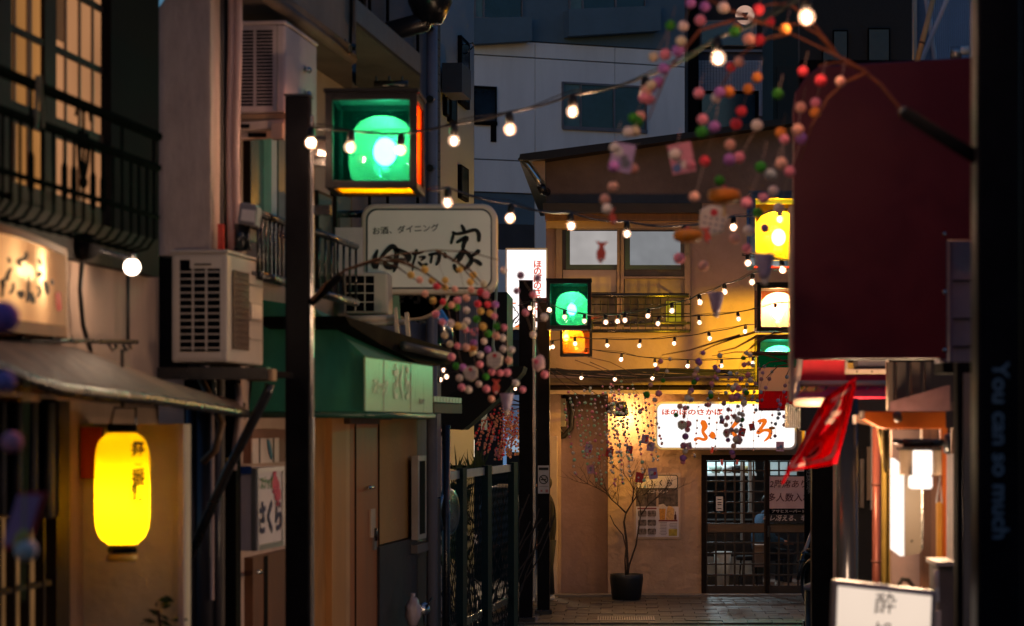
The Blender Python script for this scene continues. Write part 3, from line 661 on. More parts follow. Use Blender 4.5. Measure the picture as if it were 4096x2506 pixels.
# upstairs paper window
zt, zb = 4.9, L1.z(57, 196)
shoji = em('lit_shoji', (.80, .36, .155), .5, .22, 1.3); shoji2 = em('lit_shoji_warm', (.85, .36, .10), .40, .25, 1.3)
wn = L1.rect(MB(), -30, 12, zb-.05, zt, .022, .02).build('window', dark_wood, hn)
f = MB()
for a, b in ((45, 56.5), (107, 111)): L1.rect(f, a, b, zb-.05, zt, .022, .02)
L1.rect(f, 12, 107, zb-.08, zb, .022, .02)
for py, h in ((51, .028), (129, .085), (-14, .028)):
    z = L1.z(57, py); L1.rect(f, 12, 107, z-h/2, z+h/2, .018, .015)
f.build('frame', dark_wood, wn)
L1.rect(MB(), 12, 45, zb, zt, .002, .02).build('pane', shoji2, wn); L1.rect(MB(), 56.5, 107, zb, zt, .002, .02).build('pane', shoji, wn)
for px in (15.5, 29, 31.5, 66.5, 80.5, 93.5): L1.rect(MB(), px-.7, px+.7, zb, zt, .012, .01).build('bar', mat('bar_wood', (.16, .10, .06), .6), wn)
L1.rect(MB(), 57, 65, L1.z(57, 40), zt, .006, .003).build('paper_patch', mat('patch_brown', (.25, .13, .05), .8), wn)
# balcony railing in front of it
rg = thing('balcony_railing', 'green-black iron balcony railing with a scrolled ornament under the lit paper windows', 'railing', L1.at(80, 3.3))
iron = mat('iron_green', (.004, .007, .0055), .8, 0, .5, 20, .2, spec=0)
oR = .42
zh, zm, zl = L1.z(80, 104, oR), L1.z(80, 139, oR), L1.z(80, 194, oR)
def rail(z, r, nm): MB().tube([L1.at(-14, z, oR), L1.at(158, z, oR)], r, 8).build(nm, iron, rg, True)
rail(zh, .022, 'top_rail'); rail(zm, .018, 'rail'); rail(zl, .011, 'bottom_rail')
for i, px in enumerate((-6, 2.5, 11, 20, 31, 42.5, 53.5, 64.5, 74, 83.5, 93, 103, 113, 122, 131, 139, 147, 154)):
    b = MB(); zt_ = zh if i in (4, 9, 13, 17) else zm
    A = L1.at(px, zt_, oR); B = L1.at(px, zl-.10, oR)
    b.tube([A, B, B+L1.n*-.03-Z3*.04, B-L1.n*.09-Z3*.055, B-L1.n*.15-Z3*.03], .0065, 6)
    if i in (4, 7, 8, 10, 11): m0 = L1.at(px, zm-.11, oR); b.tube([m0, m0-Z3*.02, m0-Z3*.13, m0-Z3*.15], [.007, .013, .013, .007], 6)
    b.build('baluster', iron, rg, True)
orn = MB(); oc = L1.at(83.5, zl+.02, oR)
for s in (-1, 1):
    pts = [(0, .02), (.012*s, .06), (.035*s, .12), (.042*s, .18), (.03*s, .225), (.012*s, .21), (.01*s, .18), (.02*s, .165)]
    orn.tube([oc+U*x*1.5+Z3*y for x, y in pts], .008, 6)
    pts = [(0, .30), (.02*s, .325), (.05*s, .32), (.062*s, .28)]
    orn.tube([oc+U*x*1.5+Z3*y for x, y in pts], .006, 6)
orn.ball(oc+Z3*.03, .018, 8, 6, (1, 1, 1.4)); orn.build('scroll', iron, rg, True)
rp = thing('rope_loop', 'dark rope loop hanging from the balcony handrail', 'rope', L1.at(39, zh, oR)); MB().tube([L1.at(36, zh-.17, oR+.03), L1.at(37, zh+.025, oR+.03), L1.at(40, zh+.03, oR+.03), L1.at(42.5, zh-.16, oR+.03)], .008, 6).build('rope', rubber, rp)
# curved lit sign on the shop wall
cs = thing('curved_lit_sign', 'curved cream lit shop sign with black brush writing and a red seal', 'sign', L1.at(30, 2.75, .1))
zs0, zs1 = L1.z(30, 318, .2), L1.z(30, 243, .2)
def bow(t): return .09+.16*math.sin(math.pi*t)
def bpx(t): return -58+t*125                          # left part of the sign is outside the frame
N = 16
fa = MB(); vs = []
for i in range(N+1):
    t = i/N
    for z in (zs0-.02*math.sin(math.pi*t), zs1): vs.append(L1.at(bpx(t), z, bow(t)))
fa.add(vs, [(2*i, 2*i+2, 2*i+3, 2*i+1) for i in range(N)])
fa.build('face', paper('sign_paper', (.93, .74, .52), .62, .10), cs, True)
bt = MB(); lo = [L1.at(bpx(i/N), zs0-.05-.02*math.sin(math.pi*i/N), bow(i/N)+.015) for i in range(N+1)]
bt.prism(lo+[L1.at(bpx(1), zs0-.05, .01), L1.at(bpx(0), zs0-.05, .01)], (0, 0, .045)); bt.build('lower_board', mat('sign_brown', (.25, .12, .045), .6), cs)
bt = MB(); lo = [L1.at(bpx(i/N), zs1+.002, bow(i/N)+.01) for i in range(N+1)]
bt.prism(lo+[L1.at(bpx(1), zs1+.002, .01), L1.at(bpx(0), zs1+.002, .01)], (0, 0, .03)); bt.build('upper_board', mat('sign_brown', (.25, .12, .045)), cs)
L1.rect(MB(), 66, 67.5, zs0-.03, zs1+.02, .1, .09).build('end_board', mat('sign_cream', (.55, .4, .25), .7), cs)
def curved(strokes, m, nm='lettering'):
    b = MB()
    for st in strokes:
        q = MB(); q.ribbon([(x, y) for x, y, _ in st], [w_*(1.75 if nm == 'lettering' else 1) for *_, w_ in st], Vector((1, 0, 0)), Vector((0, 1, 0)), Vector((0, 0, 0)), .001)
        vv = []
        for p in q.v:                                 # p in picture-zoom units -> pixel -> curved face
            px = p.x*.1409; py = 212.5+p.y*.1409; t = (px+58)/125
            Yd = L1.Y(px, bow(t)+.006+p.z*2); vv.append(P(px, py, Yd))
        b.add(vv, q.f)
    return b.build(nm, m, cs)
curved([[(62, 320, 12), (68, 355, 14)], [(45, 480, 22), (60, 430, 18), (80, 395, 14)], [(188, 285, 14), (180, 325, 16), (130, 345, 18), (150, 380, 16)], [(10, 480, 16), (18, 540, 14), (14, 600, 10)], [(20, 540, 12), (28, 510, 14), (18, 470, 10)], [(95, 500, 12), (92, 545, 14), (70, 575, 12)], [(130, 560, 18), (150, 590, 26), (160, 560, 18)], [(205, 450, 10), (202, 530, 12), (196, 630, 16), (220, 570, 12), (235, 640, 18), (240, 600, 10)], [(275, 330, 14), (292, 370, 16)], [(285, 425, 24), (278, 450, 24)], [(270, 520, 12), (285, 560, 14), (268, 600, 12)], [(318, 490, 18), (330, 530, 22), (338, 580, 12)], [(368, 480, 14), (372, 510, 12)]], ink)
curved([[(412, 570, 40), (415, 630, 42), (420, 690, 40)]], mat('seal_red', (.6, .03, .02), .6, bump=0), 'seal')
bulb_hot = em('hot_bulb', (1, .72, .42), 26)
for px, py, z in ((22, 268, 0), (29, 273, 0)):
    c = P(px, py, L1.Y(px, .12)); MB().ball(c, .022, 12, 8, (1, 1, 1.6)).build('bulb', bulb_hot, cs, True)
point('sign_glow', P(22, 272, L1.Y(22, .11)), 2.4, (1, .68, .36), .03, cs)
point('sign_glow', P(-20, 272, L1.Y(-20, .11)), 2, (1, .68, .36), .03, cs)
# globe wall lamp on an arm
gl = thing('globe_wall_lamp', 'glowing white globe lamp on a thin black arm from a round black mount', 'lamp', P(82, 248, 10.7))
gc = P(132, 267, 10.75)
MB().lathe([(.0, .09), (.055, .08), (.06, .04), (.06, 0)], L1.pt(81, 247, .06), 20, (.6, -.8, 0)).build('mount', black_matt, gl, True)
MB().tube([L1.pt(80, 247, .08), P(105, 252, 10.75), P(124, 257, 10.75), P(131, 259, 10.75)], .013, 8).build('arm', black_metal, gl, True)
MB().lathe([(.02, .03), (.022, 0)], gc+Z3*.032, 12).build('holder', black_metal, gl, True)
MB().ball(gc, .037, 20, 14).build('globe', em('globe_white', (1, .78, .6), 9), gl, True)
point('globe_glow', gc+Vector((.1, -.12, 0)), 7, (1, .68, .45), .04, gl)
cbl = MB().tube([L1.pt(82, 262, .05), L1.pt(80, 290, .05), L1.pt(83, 325, .05), L1.pt(91, 352, .05)], .011, 6); cbl.build('cord', rubber, gl, True)
MB().tube([L1.pt(128, 275, .05), L1.pt(128, 345, .05)], .009, 6).build('cord', rubber, gl, True)
# curved metal pent roof over the shop front
pr = thing('shop_awning_roof', 'curved worn metal pent roof over the near shop front', 'awning', L1.at(60, 2.5))
up = [(-40, 342), (-10, 345), (40, 344), (75, 347), (110, 359), (150, 379), (195, 396), (246, 411)]
lo = [(-40, 352), (-10, 363), (28, 379), (62, 389), (105, 395), (150, 399), (198, 406), (246, 414)]
ou = [.55, .5, .55, .58, .6, .6, .55, .45]
tinw = mat('worn_tin', (.13, .08, .055), .6, 0, .4, 4, .8, 10, .2, dirt=.8)
M_ = 10; sh = MB(); vs = []; NN = 7*5
def lerp(a, t):
    i = min(int(t), len(a)-2); q = t-i
    if isinstance(a[0], tuple): return tuple(a[i][k]+(a[i+1][k]-a[i][k])*q for k in (0, 1))
    return a[i]+(a[i+1]-a[i])*q
for j in range(NN+1):
    t = j/5
    a, b, o_ = lerp(up, t), lerp(lo, t), lerp(ou, t)
    A, B = L1.pt(*a, .03), L1.pt(*b, o_)
    for i in range(M_+1):
        s_ = i/M_; p = A.lerp(B, s_)+Z3*(.05*math.sin(math.pi*s_)); vs.append(p)
sh.add(vs, [(j*(M_+1)+i, j*(M_+1)+i+1, (j+1)*(M_+1)+i+1, (j+1)*(M_+1)+i) for j in range(NN) for i in range(M_)])
o_ = sh.build('sheet', tinw, pr, True); sm = o_.modifiers.new('thick', 'SOLIDIFY'); sm.thickness = .02
ed = [L1.pt(*lerp(lo, j/5), lerp(ou, j/5)) for j in range(NN+1)]
MB().tube(ed, .022, 6).build('lip', black_metal, pr, True)
so_ = MB(); q1 = [p-Z3*.03 for p in ed]; q2 = [L1.pt(lerp(lo, j/5)[0], lerp(lo, j/5)[1]+1, .02)-Z3*.03 for j in range(NN+1)]
so_.add(q1+q2, [(j, j+1, NN+1+j+1, NN+1+j) for j in range(NN)]); so_.build('soffit', black_matt, pr)
# scroll brackets on top
br = MB()
br.tube([L1.pt(-10, 341, .1), L1.pt(70, 341, .1), L1.pt(137, 342, .12)], .01, 6)
for px in (108, 122): br.tube([L1.pt(px, 342, .1), L1.pt(px+4, 350, .1), L1.pt(px+9, 348, .1), L1.pt(px+7, 344, .1)], .007, 5)
for px in (20, 50): br.tube([L1.pt(px, 341, .1), L1.pt(px+2, 337, .1), L1.pt(px+4, 341, .1)], .012, 5)
br.build('scroll_bracket', black_metal, pr, True)
# dark curtain and shoji shop door at the lower left
cu = MB(); vs = []
for i in range(25):
    px = -20+i*3.3; o_ = .14+.025*math.sin(i*1.3)
    vs += [L1.pt(px, 402, o_), L1.pt(px, 517+1.5*math.sin(i*.7), o_)]
cu.add(vs, [(2*i, 2*i+1, 2*i+3, 2*i+2) for i in range(24)])
nr = single('noren_curtain', cu, mat('indigo_cloth', (.012, .013, .022), .9, 0, .5, 6, .2), 'dark indigo shop curtain hanging above the lower left lattice door', 'curtain', smooth=True)
nr.modifiers.new('t', 'SOLIDIFY').thickness = .006
sd = thing('shop_door', 'lit lattice shop door below the dark indigo curtain at the lower left', 'door', L1.at(30, 0))
f = MB(); z0, z1 = L1.z(30, 640, .02), L1.z(30, 515, .02)
for px in (-12, 1, 15.5, 29.5, 44.5, 56): L1.rect(f, px-.9, px+.9, z0, z1, .05, .04)
z = L1.z(30, 587, .05); L1.rect(f, -20, 58, z-.012, z+.012, .045, .03)
L1.rect(f, 56.5, 70, z0, L1.z(30, 400), .06, .06)
f.build('frame', dark_wood, sd)
L1.rect(MB(), -20, 56, z0, z1, .012, .01).build('pane', em('lit_door_paper', (.62, .30, .11), .22, .5, 2.5), sd)
# tall side recess with plaster return wall behind the lantern
rw_ = thing('porch_wall', 'cream plaster porch wall behind the yellow lantern', 'wall', P(120, 600, 11.0))
fbox(MB(), 71, 424, 186, 700, 10.8, .12).build('wall', mat('porch_plaster', (.56, .50, .36), .8, 0, .14, 2.5, .4, 16, .25, dirt=.3), rw_)
FB('corner_post', mat('post_olive', (.16, .14, .05), .5, 0, .3, 5, .1, 30, stretch=(1, 1, .2)), rw_, 60, 418, 71, 700, 10.9, .4)
FB('batten', mat('post_olive', (.16, .14, .05)), rw_, 76, 424, 79.5, 487, 10.77, .03)
rbx = thing('red_signboard', 'dark red square board on the porch wall behind the yellow lantern', 'sign', P(91, 478, 11.2)); FB('board', mat('oxblood', (.20, .012, .008), .5), rbx, 80.5, 427, 101, 479, 10.73, .06); FB('rail', grey_metal, rbx, 81, 423.5, 114, 427, 10.72, .04)
MB().obox(P(178, 424, 10.7), Vector((.025, 0, 0)), Vector((0, .05, 0)), Vector((0, 0, -2))).build('conduit', mat('beige_pipe', (.42, .34, .3), .5), rw_)
# yellow paper lantern
ln = thing('paper_lantern', 'tall glowing yellow paper lantern with faint black writing at its edge', 'lantern', P(122, 490, 10.4))
lc = P(122.3, 488.5, 10.4); R = 26.5/F*10.4; Hh = 57.5/F*10.4
prof = []
for i in range(61):
    t = -1+2*i/60; k = (1-abs(t)**6)**(1/2.2)
    r = (.50 if abs(t) > .999 else max(.52, k))*R
    prof.append((r*(1+(.03 if i % 2 else 0)), t*Hh))
MB().lathe(prof[1:-1], lc, 40).build('paper', paper('lantern_paper', (.98, .55, .003), .66), ln, True)
MB().lathe([(R*.5, 0), (R*.56, .004), (R*.56, .03), (R*.5, .034)], lc+Z3*(Hh-.004), 28).build('top_ring', black_matt, ln, True)
MB().lathe([(R*.52, -.03), (R*.56, -.026), (R*.56, -.008), (R*.5, 0)], lc-Z3*(Hh-.002), 28).build('bottom_ring', black_matt, ln, True)
MB().lathe([(R*.52, -.075), (R*.57, -.07), (R*.57, -.048), (R*.52, -.044)], lc-Z3*(Hh-.01), 28).build('tray', mat('tray_yellow', (.8, .5, .06), .4), ln, True)
MB().tube([lc+Vector((-R*.45, 0, Hh+.03)), lc+Vector((-R*.3, 0, Hh+.1)), lc+Vector((R*.5, 0, Hh+.1)), lc+Vector((R*.52, 0, Hh-.01))], .006, 6).build('hanger', steel, ln, True)
MB().tube([lc+Vector((0, 0, Hh+.1)), lc+Vector((0, 0, Hh+.35))], .008, 6).build('hanger', black_metal, ln)
MB().lathe([(.012, 0), (.02, .015), (0, .03)], lc+Vector((.015, -.0, Hh+.14)), 12).build('hook_cap', steel, ln, True)
MB().ball(lc-Z3*.02, .03, 12, 10).build('bulb', em('lantern_bulb', (1, .8, .4), 3), ln, True)
MB().tube([lc-Z3*.05, lc-Z3*(Hh-.01)], [.012, .02], 8).build('lamp_base', black_matt, ln)
point('lantern_glow', lc-Z3*.06, 18, (1, .85, .45), .045, ln)
lk = mat('lantern_ink', (.03, .02, .004), .8, bump=0)
for i, (ch, y, h) in enumerate((('祭', 450, 8), ('一', 465, 4), ('番', 478, 9), ('麺', 493, 9), ('館', 503, 6))):   # writing wraps the right edge
    z = P(0, y, 10.4).z; ang = math.radians(44)
    for q in (ang,):
        c = Vector((lc.x+math.cos(q)*R*1.03, lc.y-math.sin(q)*R*1.03, z))
        text(ch, c, h/F*10.4*2.1, lk, ln, u=Vector((math.sin(q), math.cos(q), 0)), bold=.03)
ul = thing('leafy_plant', 'small dark leafy plant at the foot of the porch wall', 'plant', P(160, 640, 10.6))
lf = MB(); rr = random.Random(3)
for k in range(26):
    c = P(rr.uniform(140, 180), rr.uniform(598, 640), 10.7+rr.uniform(-.15, .15)); a = rr.uniform(0, 6.28); d = Vector((math.cos(a), .3*math.sin(a), rr.uniform(-.3, .5)))*.04; nn = Vector((-d.z, .01, d.x))*.35
    lf.add([c-d, c+nn, c+d, c-nn], [(0, 1, 2, 3)])
lf.build('leaves', mat('leaf_dark', (.03, .06, .018), .4), ul)
MB().tube([P(165, 660, 10.7), P(158, 610, 10.7)], .008, 5).build('stem', bark, ul)

# ------------------------------------------------------------------ concrete pier and the air conditioners
pier = thing('concrete_pier', 'stained grey concrete wing wall above the lower air conditioner', 'wall', P(185, 250, 12.3))
conc_l = mat('stained_concrete', (.50, .38, .31), .85, 0, .38, 2.2, .8, 12, .2, dirt=.9, stretch=(1, 1, .45))
fpoly(MB(), [(158, 256), (158, 8), (168, -6), (211, -60), (211, 256)], 12.3, .35).build('slab', conc_l, pier, bevel=.008)
FB('footing', black_matt, pier, 159, 256, 178, 372, 12.45, .3)
gap = thing('service_gap', 'dark gap of pipes and cables between the pier and the upper air conditioner', 'pipes', P(222, 597, 12.6))
FB('back_board', black_matt, gap, 210, -60, 238, 720, 12.75, .1)
for px, r, m, d in ((230.5, .02, mat('pink_pipe', (.42, .3, .28), .5), 0), (237, .022, mat('pink_pipe', (.42, .3, .28)), 0), (214.5, .012, black_metal, -.03), (220, .026, mat('old_pipe', (.06, .05, .045), .6), 0)):
    y1 = 258 if px > 229 else 700
    pts = [P(px+(0 if px < 229 else (1.2*math.sin(k*.8))), -40+k*(y1+40)/9, 12.6+d) for k in range(10)]
    MB().tube(pts, r, 8).build('pipe', m, gap, True)
pts = [P(212+1.5*math.sin(k*1.1), -40+k*32, 12.5) for k in range(10)]; MB().tube(pts, .008, 6).build('cable', rubber, gap, True)
FB('marker', mat('red_marker', (.55, .05, .03), .45), gap, 216.7, 224, 223, 252, 12.5, .04)
for y in (78, 110, 190): FB('clip', grey_metal, gap, 213, y, 219, y+3, 12.55, .05)
# lower air conditioner (rotated with the facade)
V = Vector((1, -.095, 0))
def ac_axes(A, wpx, hpx, Y):
    return V*(wpx/F*Y), Z3*(hpx/F*Y)
ac = thing('air_conditioner', 'cream outdoor air conditioner with a three-column grille on the lower bracket', 'air conditioner', P(200, 363, 12), 'outdoor air conditioners on the left facades')
A = P(171.5, 362.5, 12.0); W3 = V*(56.5/F*12); H3 = Z3*(109/F*12); D3 = U*.74
MB().obox(A, W3, D3, H3).build('case', cream_case, ac, bevel=.012)
MB().obox(A-V*.006-U*.006+H3, W3+V*.012, D3+U*.012, Z3*.018).build('lid', cream_case, ac, bevel=.006)
def acp(sx, sz, off=0): return A+W3*sx+H3*sz-U*off       # point on the front face
MB().obox(acp(.075, .04, .004), W3*.82, U*.003, H3*.92).build('front_frame', mat('case_white', (.55, .48, .41), .4, 0, .06, 3, .02), ac, bevel=.002)
MB().obox(acp(.16, .10, .010), W3*.72, U*.005, H3*.76).build('grille_void', mat('grille_black', (.003, .0035, .005), .9, spec=0), ac)
MB().obox(acp(.16, .86, .010), W3*.18, U*.005, H3*.08).build('grille_void', mat('grille_black', (.006, .007, .01)), ac)
MB().obox(acp(.42, .89, .012), W3*.3, U*.006, H3*.014).build('slot', mat('grille_black', (.006, .007, .01)), ac)
gb = MB().obox(-W3*.36-Z3*.003, W3*.72, U*.006, Z3*.006).build('grille_bar', cream_case, None); gbm = gb.data; bpy.data.objects.remove(gb)
for k in range(12): inst('grille_bar', gbm, acp(.52, .10+.76*(k+.5)/12, .016), ac)
gb = MB().obox(-V*.004, V*.008, U*.006, H3*.76).build('grille_bar', cream_case, None); gvm = gb.data; bpy.data.objects.remove(gb)
for k in (1/3, 2/3): inst('grille_bar', gvm, acp(.16+.72*k, .10, .018), ac)
def acs(sy, sz, off=0): return A+W3+D3*sy+H3*sz+V*off     # point on the side face
MB().obox(acs(.12, .13, .003), D3*.44, V*.004, H3*.72).build('coil_mesh', mat('coil_brown', (.12, .075, .05), .45, .4, .3, 40, .6, 200), ac)
for k in range(14): MB().obox(acs(.12, .15+.70*k/13, .0075), D3*.44, V*.004, H3*.008).build('coil_fin', mat('fin_tan', (.2, .13, .09), .4, .5), ac)
for sz in (.24, .42, .58, .76): MB().obox(acs(.60, sz, .002), D3*.36, V*.004, H3*.012).build('groove', mat('groove_grey', (.3, .26, .22), .6), ac)
MB().obox(acs(.66, .86, .003), D3*.2, V*.004, H3*.035).build('badge', mat('badge_dark', (.05, .05, .06), .4), ac)
MB().obox(acs(.62, .44, .003), D3*.30, V*.005, H3*.14).build('service_cover', mat('case_white', (.55, .48, .41)), ac)
sb = thing('wall_bracket', 'dark steel shelf bracket with a long diagonal strut under the lower air conditioner', 'bracket', P(210, 380, 12))
MB().obox(P(150, 379.5, 11.95)-Z3*0, V*(118/F*12), U*.08, Z3*.06).build('beam', black_metal, sb); MB().obox(P(168, 376, 12.1), V*(98/F*12), U*.65, Z3*.03).build('shelf', black_matt, sb)
MB().obox(P(246, 381, 11.93), V*(27/F*12), U*.09, Z3*.06).build('beam_end', mat('rust_tan', (.32, .19, .10), .6, 0, .3, 8, .2), sb, bevel=.006)
MB().tube([P(270, 384, 11.97), P(268, 392, 11.97), P(228, 470, 12.05), P(190, 556, 12.2)], .024, 8).build('strut', black_metal, sb, True)
MB().tube([P(238, 384, 12.2), P(240, 410, 12.2), P(233, 470, 12.2)], .018, 6).build('drain_pipe', mat('pink_pipe', (.42, .3, .28)), sb, True)
FB('lower_wall', black_matt, gap, 184, 372, 236, 720, 12.62, .1)
for px, r in ((192, .03), (205, .05), (217, .02)): MB().tube([P(px, 400, 12.5), P(px, 700, 12.5)], r, 10).build('pipe', mat('dark_pipe', (.03, .028, .035), .35), gap, True)
MB().tube([P(198, 372, 12.4), P(222, 424, 12.3), P(215, 450, 12.3), P(203, 462, 12.35)], .02, 8).build('hose', mat('hose_brown', (.16, .09, .05), .5), gap, True)
MB().tube([P(212.5, 600, 12.45), P(212.5, 395, 12.45)], .01, 6).build('pipe', mat('pink_pipe', (.42, .3, .28)), gap)
FB('tape', mat('tape_yellow', (.5, .32, .02), .5), gap, 226.5, 458, 229.5, 474, 12.5, .05)
# upper air conditioner
a2 = thing('air_conditioner', 'pinkish cream outdoor air conditioner with two columns of slots, high on the wall', 'air conditioner', P(262, 126, 13.2), 'outdoor air conditioners on the left facades')
A = P(233, 113, 13.1); W3 = V*(53/F*13.1); H3 = Z3*(88/F*13.1); D3 = U*.78
pkc = mat('pink_case', (.50, .42, .42), .5, 0, .08, 3, .03, dirt=.3)
MB().obox(A, W3, D3, H3).build('case', pkc, a2, bevel=.012); MB().obox(A+H3-V*.006-U*.006, W3+V*.012, D3+U*.012, Z3*.02).build('lid', pkc, a2, bevel=.006)
for c in range(2): MB().obox(acp(.08+.37*c, .07, .004), W3*.31, U*.004, H3*.87).build('slot_void', mat('grille_black', (.006, .007, .01)), a2)
gb = MB().obox(-W3*.17-Z3*.002, W3*.34, U*.006, Z3*.0042).build('slat', pkc, None); gbm = gb.data; bpy.data.objects.remove(gb)
for c in range(2):
    for k in range(23): inst('slat', gbm, acp(.235+.37*c, .07+.87*k/22, .008), a2)
MB().obox(acp(.84, .0, .004), W3*.02, U*.004, H3).build('seam', mat('groove_grey', (.3, .26, .22)), a2)
MB().tube([P(305.5, 69.5, 13.55), P(309, 70, 13.5)], .018, 8).build('valve', steel, a2, True); MB().tube([P(305.5, 94, 13.55), P(309, 94.5, 13.5)], .018, 8).build('valve', steel, a2, True)
b2 = thing('wall_bracket', 'beige steel arms holding the upper air conditioner', 'bracket', P(260, 130, 13.1))
bei = mat('beige_steel', (.50, .38, .32), .5, 0, .15, 5, .1, dirt=.3)
MB().obox(P(236, 119.5, 13.1), V*(50/F*13.1), U*.7, Z3*.03).build('shelf', mat('rust_tan', (.32, .19, .10)), b2)
fpoly(MB(), [(237, 122), (285, 119), (285, 127), (238, 132)], 13.05, .05).build('arm', bei, b2, bevel=.005); fpoly(MB(), [(239, 133), (275, 130), (284, 124), (284, 137), (239, 140)], 13.2, .05).build('arm', bei, b2, bevel=.005)
FB('end_cap', bei, b2, 271, 122, 283, 139, 13.0, .06, bevel=.006); FB('slot', black_matt, b2, 240, 124, 249, 127.5, 13.03, .02); FB('slot', black_matt, b2, 248, 132.5, 266, 137, 13.18, .02)

# ------------------------------------------------------------------ middle house on the left
mh = thing('middle_house', 'weathered beige two-storey house behind the first lamp post', 'building', L1.at(300, 0))
beige = mat('beige_render', (.38, .30, .23), .85, 0, .16, 2, .3, 20, .2, dirt=.6, stretch=(1, 1, .25))
pinkw = mat('pink_render2', (.46, .34, .29), .85, 0, .12, 2, .3, 20, .2, dirt=.5, stretch=(1, 1, .25))
L1.rect(MB(), 238, 352, 2.75, 7.5, 0, .25).build('upper_wall', beige, mh)
L1.rect(MB(), 200, 312, 0, 2.75, 0, .25).build('lower_wall', pinkw, mh)
def win2(x0, x1, y0, y1, m, fm, out=.04, nm='window'):
    z0, z1 = L1.z((x0+x1)/2, y1), L1.z((x0+x1)/2, y0)
    w_ = L1.rect(MB(), x0, x1, z0, z1, out, .05).build(nm, fm, mh); L1.rect(MB(), x0+1.2, x1-1.2, z0+.02, z1-.02, out+.006, .01).build('pane', m, w_); return w_
win2(250, 271, 140, 232, mat('teal_pane', (.06, .085, .09), .25, 0, .3, 2, 0), dark_wood)
L1.rect(MB(), 271.5, 277, L1.z(274, 285), L1.z(274, 138), .09, .06).build('shutter_edge', mat('lavender_trim', (.42, .37, .42), .6), mh)
win2(277.5, 300, 140, 240, mat('grey_pane', (.14, .13, .13), .3, 0, .3, 2, 0), dark_wood)
win2(318, 333, 196, 292, mat('green_pane', (.03, .07, .05), .15, 0, .4, 2, 0), dark_wood)
win2(336, 352, 196, 250, mat('green_pane', (.03, .07, .05)), dark_wood)
L1.rect(MB(), 257, 289, L1.z(270, 284), L1.z(270, 250), .06, .06).build('sill_panel', mat('lavender_trim2', (.30, .27, .29), .7), mh)
# balcony rail in two pieces
for i, (x0, x1, yt, ybm, lab) in enumerate(((258, 286, 213, 275, 'short black balcony railing beside the floodlight'), (313, 356, 231, 292, 'black balcony railing of the middle house right of the lamp post'))):
    q = thing('balcony_railing', lab, 'railing', L1.at((x0+x1)/2, L1.z(x0, ybm, .35), .35), 'balcony railings of the middle house')
    z1, z0 = L1.z(x0, yt, .35), L1.z(x0, ybm, .35)
    MB().tube([L1.at(x0, z1, .35), L1.at(x1, z1, .35)], .022, 8).build('top_rail', black_metal, q, True); MB().tube([L1.at(x0, z0, .35), L1.at(x1, z0, .35)], .025, 8).build('bottom_rail', black_metal, q, True)
    n = 7
    for k in range(n+1):
        px = x0+(x1-x0)*k/n; MB().tube([L1.at(px, z1, .35), L1.at(px, z0, .35)], .009, 6).build('baluster', black_metal, q, True)
# floodlight box on the lower air conditioner
fl = thing('floodlight', 'small grey floodlight with a pale glass standing above the lower air conditioner', 'lamp', P(248, 250, 12.35))
fpoly(MB(), [(240, 202), (255.5, 204), (257.5, 207), (255.5, 226), (237, 223)], 12.3, .16).build('housing', mat('flood_grey', (.22, .2, .22), .5), fl, bevel=.012)
fpoly(MB(), [(242, 209), (255, 210.5), (254, 222), (240.5, 220)], 12.292, .01).build('glass', mat('flood_glass', (.75, .66, .6), .35, 0, .1, 8, 0), fl)
MB().tube([P(240, 224, 12.38), P(240, 251, 12.38)], .03, 8).tube([P(249, 226, 12.38), P(246, 251, 12.38)], .008, 6).tube([P(246, 226, 12.38), P(250, 251, 12.38)], .008, 6).build('stand', black_metal, fl, True)
# eaves and canopies above
ev = thing('roof_eave', 'sloping tan roof eave with hooks above the upper air conditioner', 'eave', L1.at(300, 4.6))
for z, o0, d_, m, nm in ((L1.z(310, 30, .3), .3, .3, mat('eave_tan', (.13, .10, .075), .8, 0, .3, 3, .2), 'soffit'),):
    MB().prism([L1.at(240, z, .32), L1.at(352, z, .32), L1.at(352, z, 0), L1.at(240, z, 0)], (0, 0, .08)).build(nm, m, ev)
    MB().tube([L1.at(240, z-.02, .34), L1.at(352, z-.02, .34)], .035, 8).build('fascia_tube', mat('eave_tan', (.13, .10, .075)), ev, True)
MB().tube([L1.at(349, z-.02, .36), L1.at(350, z-.02, .44), L1.at(351, z-.06, .44)], .01, 6).build('hook', black_metal, ev)
cn = thing('entrance_canopy', 'dark flat canopy slab with little hanging racks above the green lamp', 'canopy', L1.at(390, 4.7, .3))
zc_ = L1.z(357, 22, .56)
MB().prism([L1.at(356, zc_, .58), L1.at(420, zc_, .58), L1.at(420, zc_, .0), L1.at(356, zc_, .0)], (0, 0, .09)).build('slab', mat('canopy_olive', (.10, .105, .085), .8, 0, .25, 3, .2), cn)
MB().prism([L1.at(355.6, zc_-.02, .585), L1.at(420.5, zc_-.02, .585), L1.at(420.5, zc_-.02, .56), L1.at(355.6, zc_-.02, .56)], (0, 0, .13)).build('fascia', mat('fascia_dark', (.025, .025, .03), .5), cn)
for px, py, n in ((347, 47, 3), (391, 84, 3)):
    q = thing('hanging_rack', 'small hanging metal rack under the canopy near the %s' % ('roof eave' if n == 3 and px < 350 else 'green lamp'), 'rack', P(px, py, 15.6), 'racks under the canopy')
    MB().tube([P(px-17, py, 15.6), P(px+17, py, 15.6)], .022, 8).build('bar', black_metal, q, True)
    for k in range(n): MB().tube([P(px-15+k*13, py, 15.6), P(px-15+k*13, py-8, 15.6)], .006, 5).build('hook', black_metal, q)
    for k in (0, 1): FB('plate', mat('pale_plate', (.6, .45, .36), .4), q, px-8+k*16, py+1, px-2+k*16, py+2, 15.58, .02)
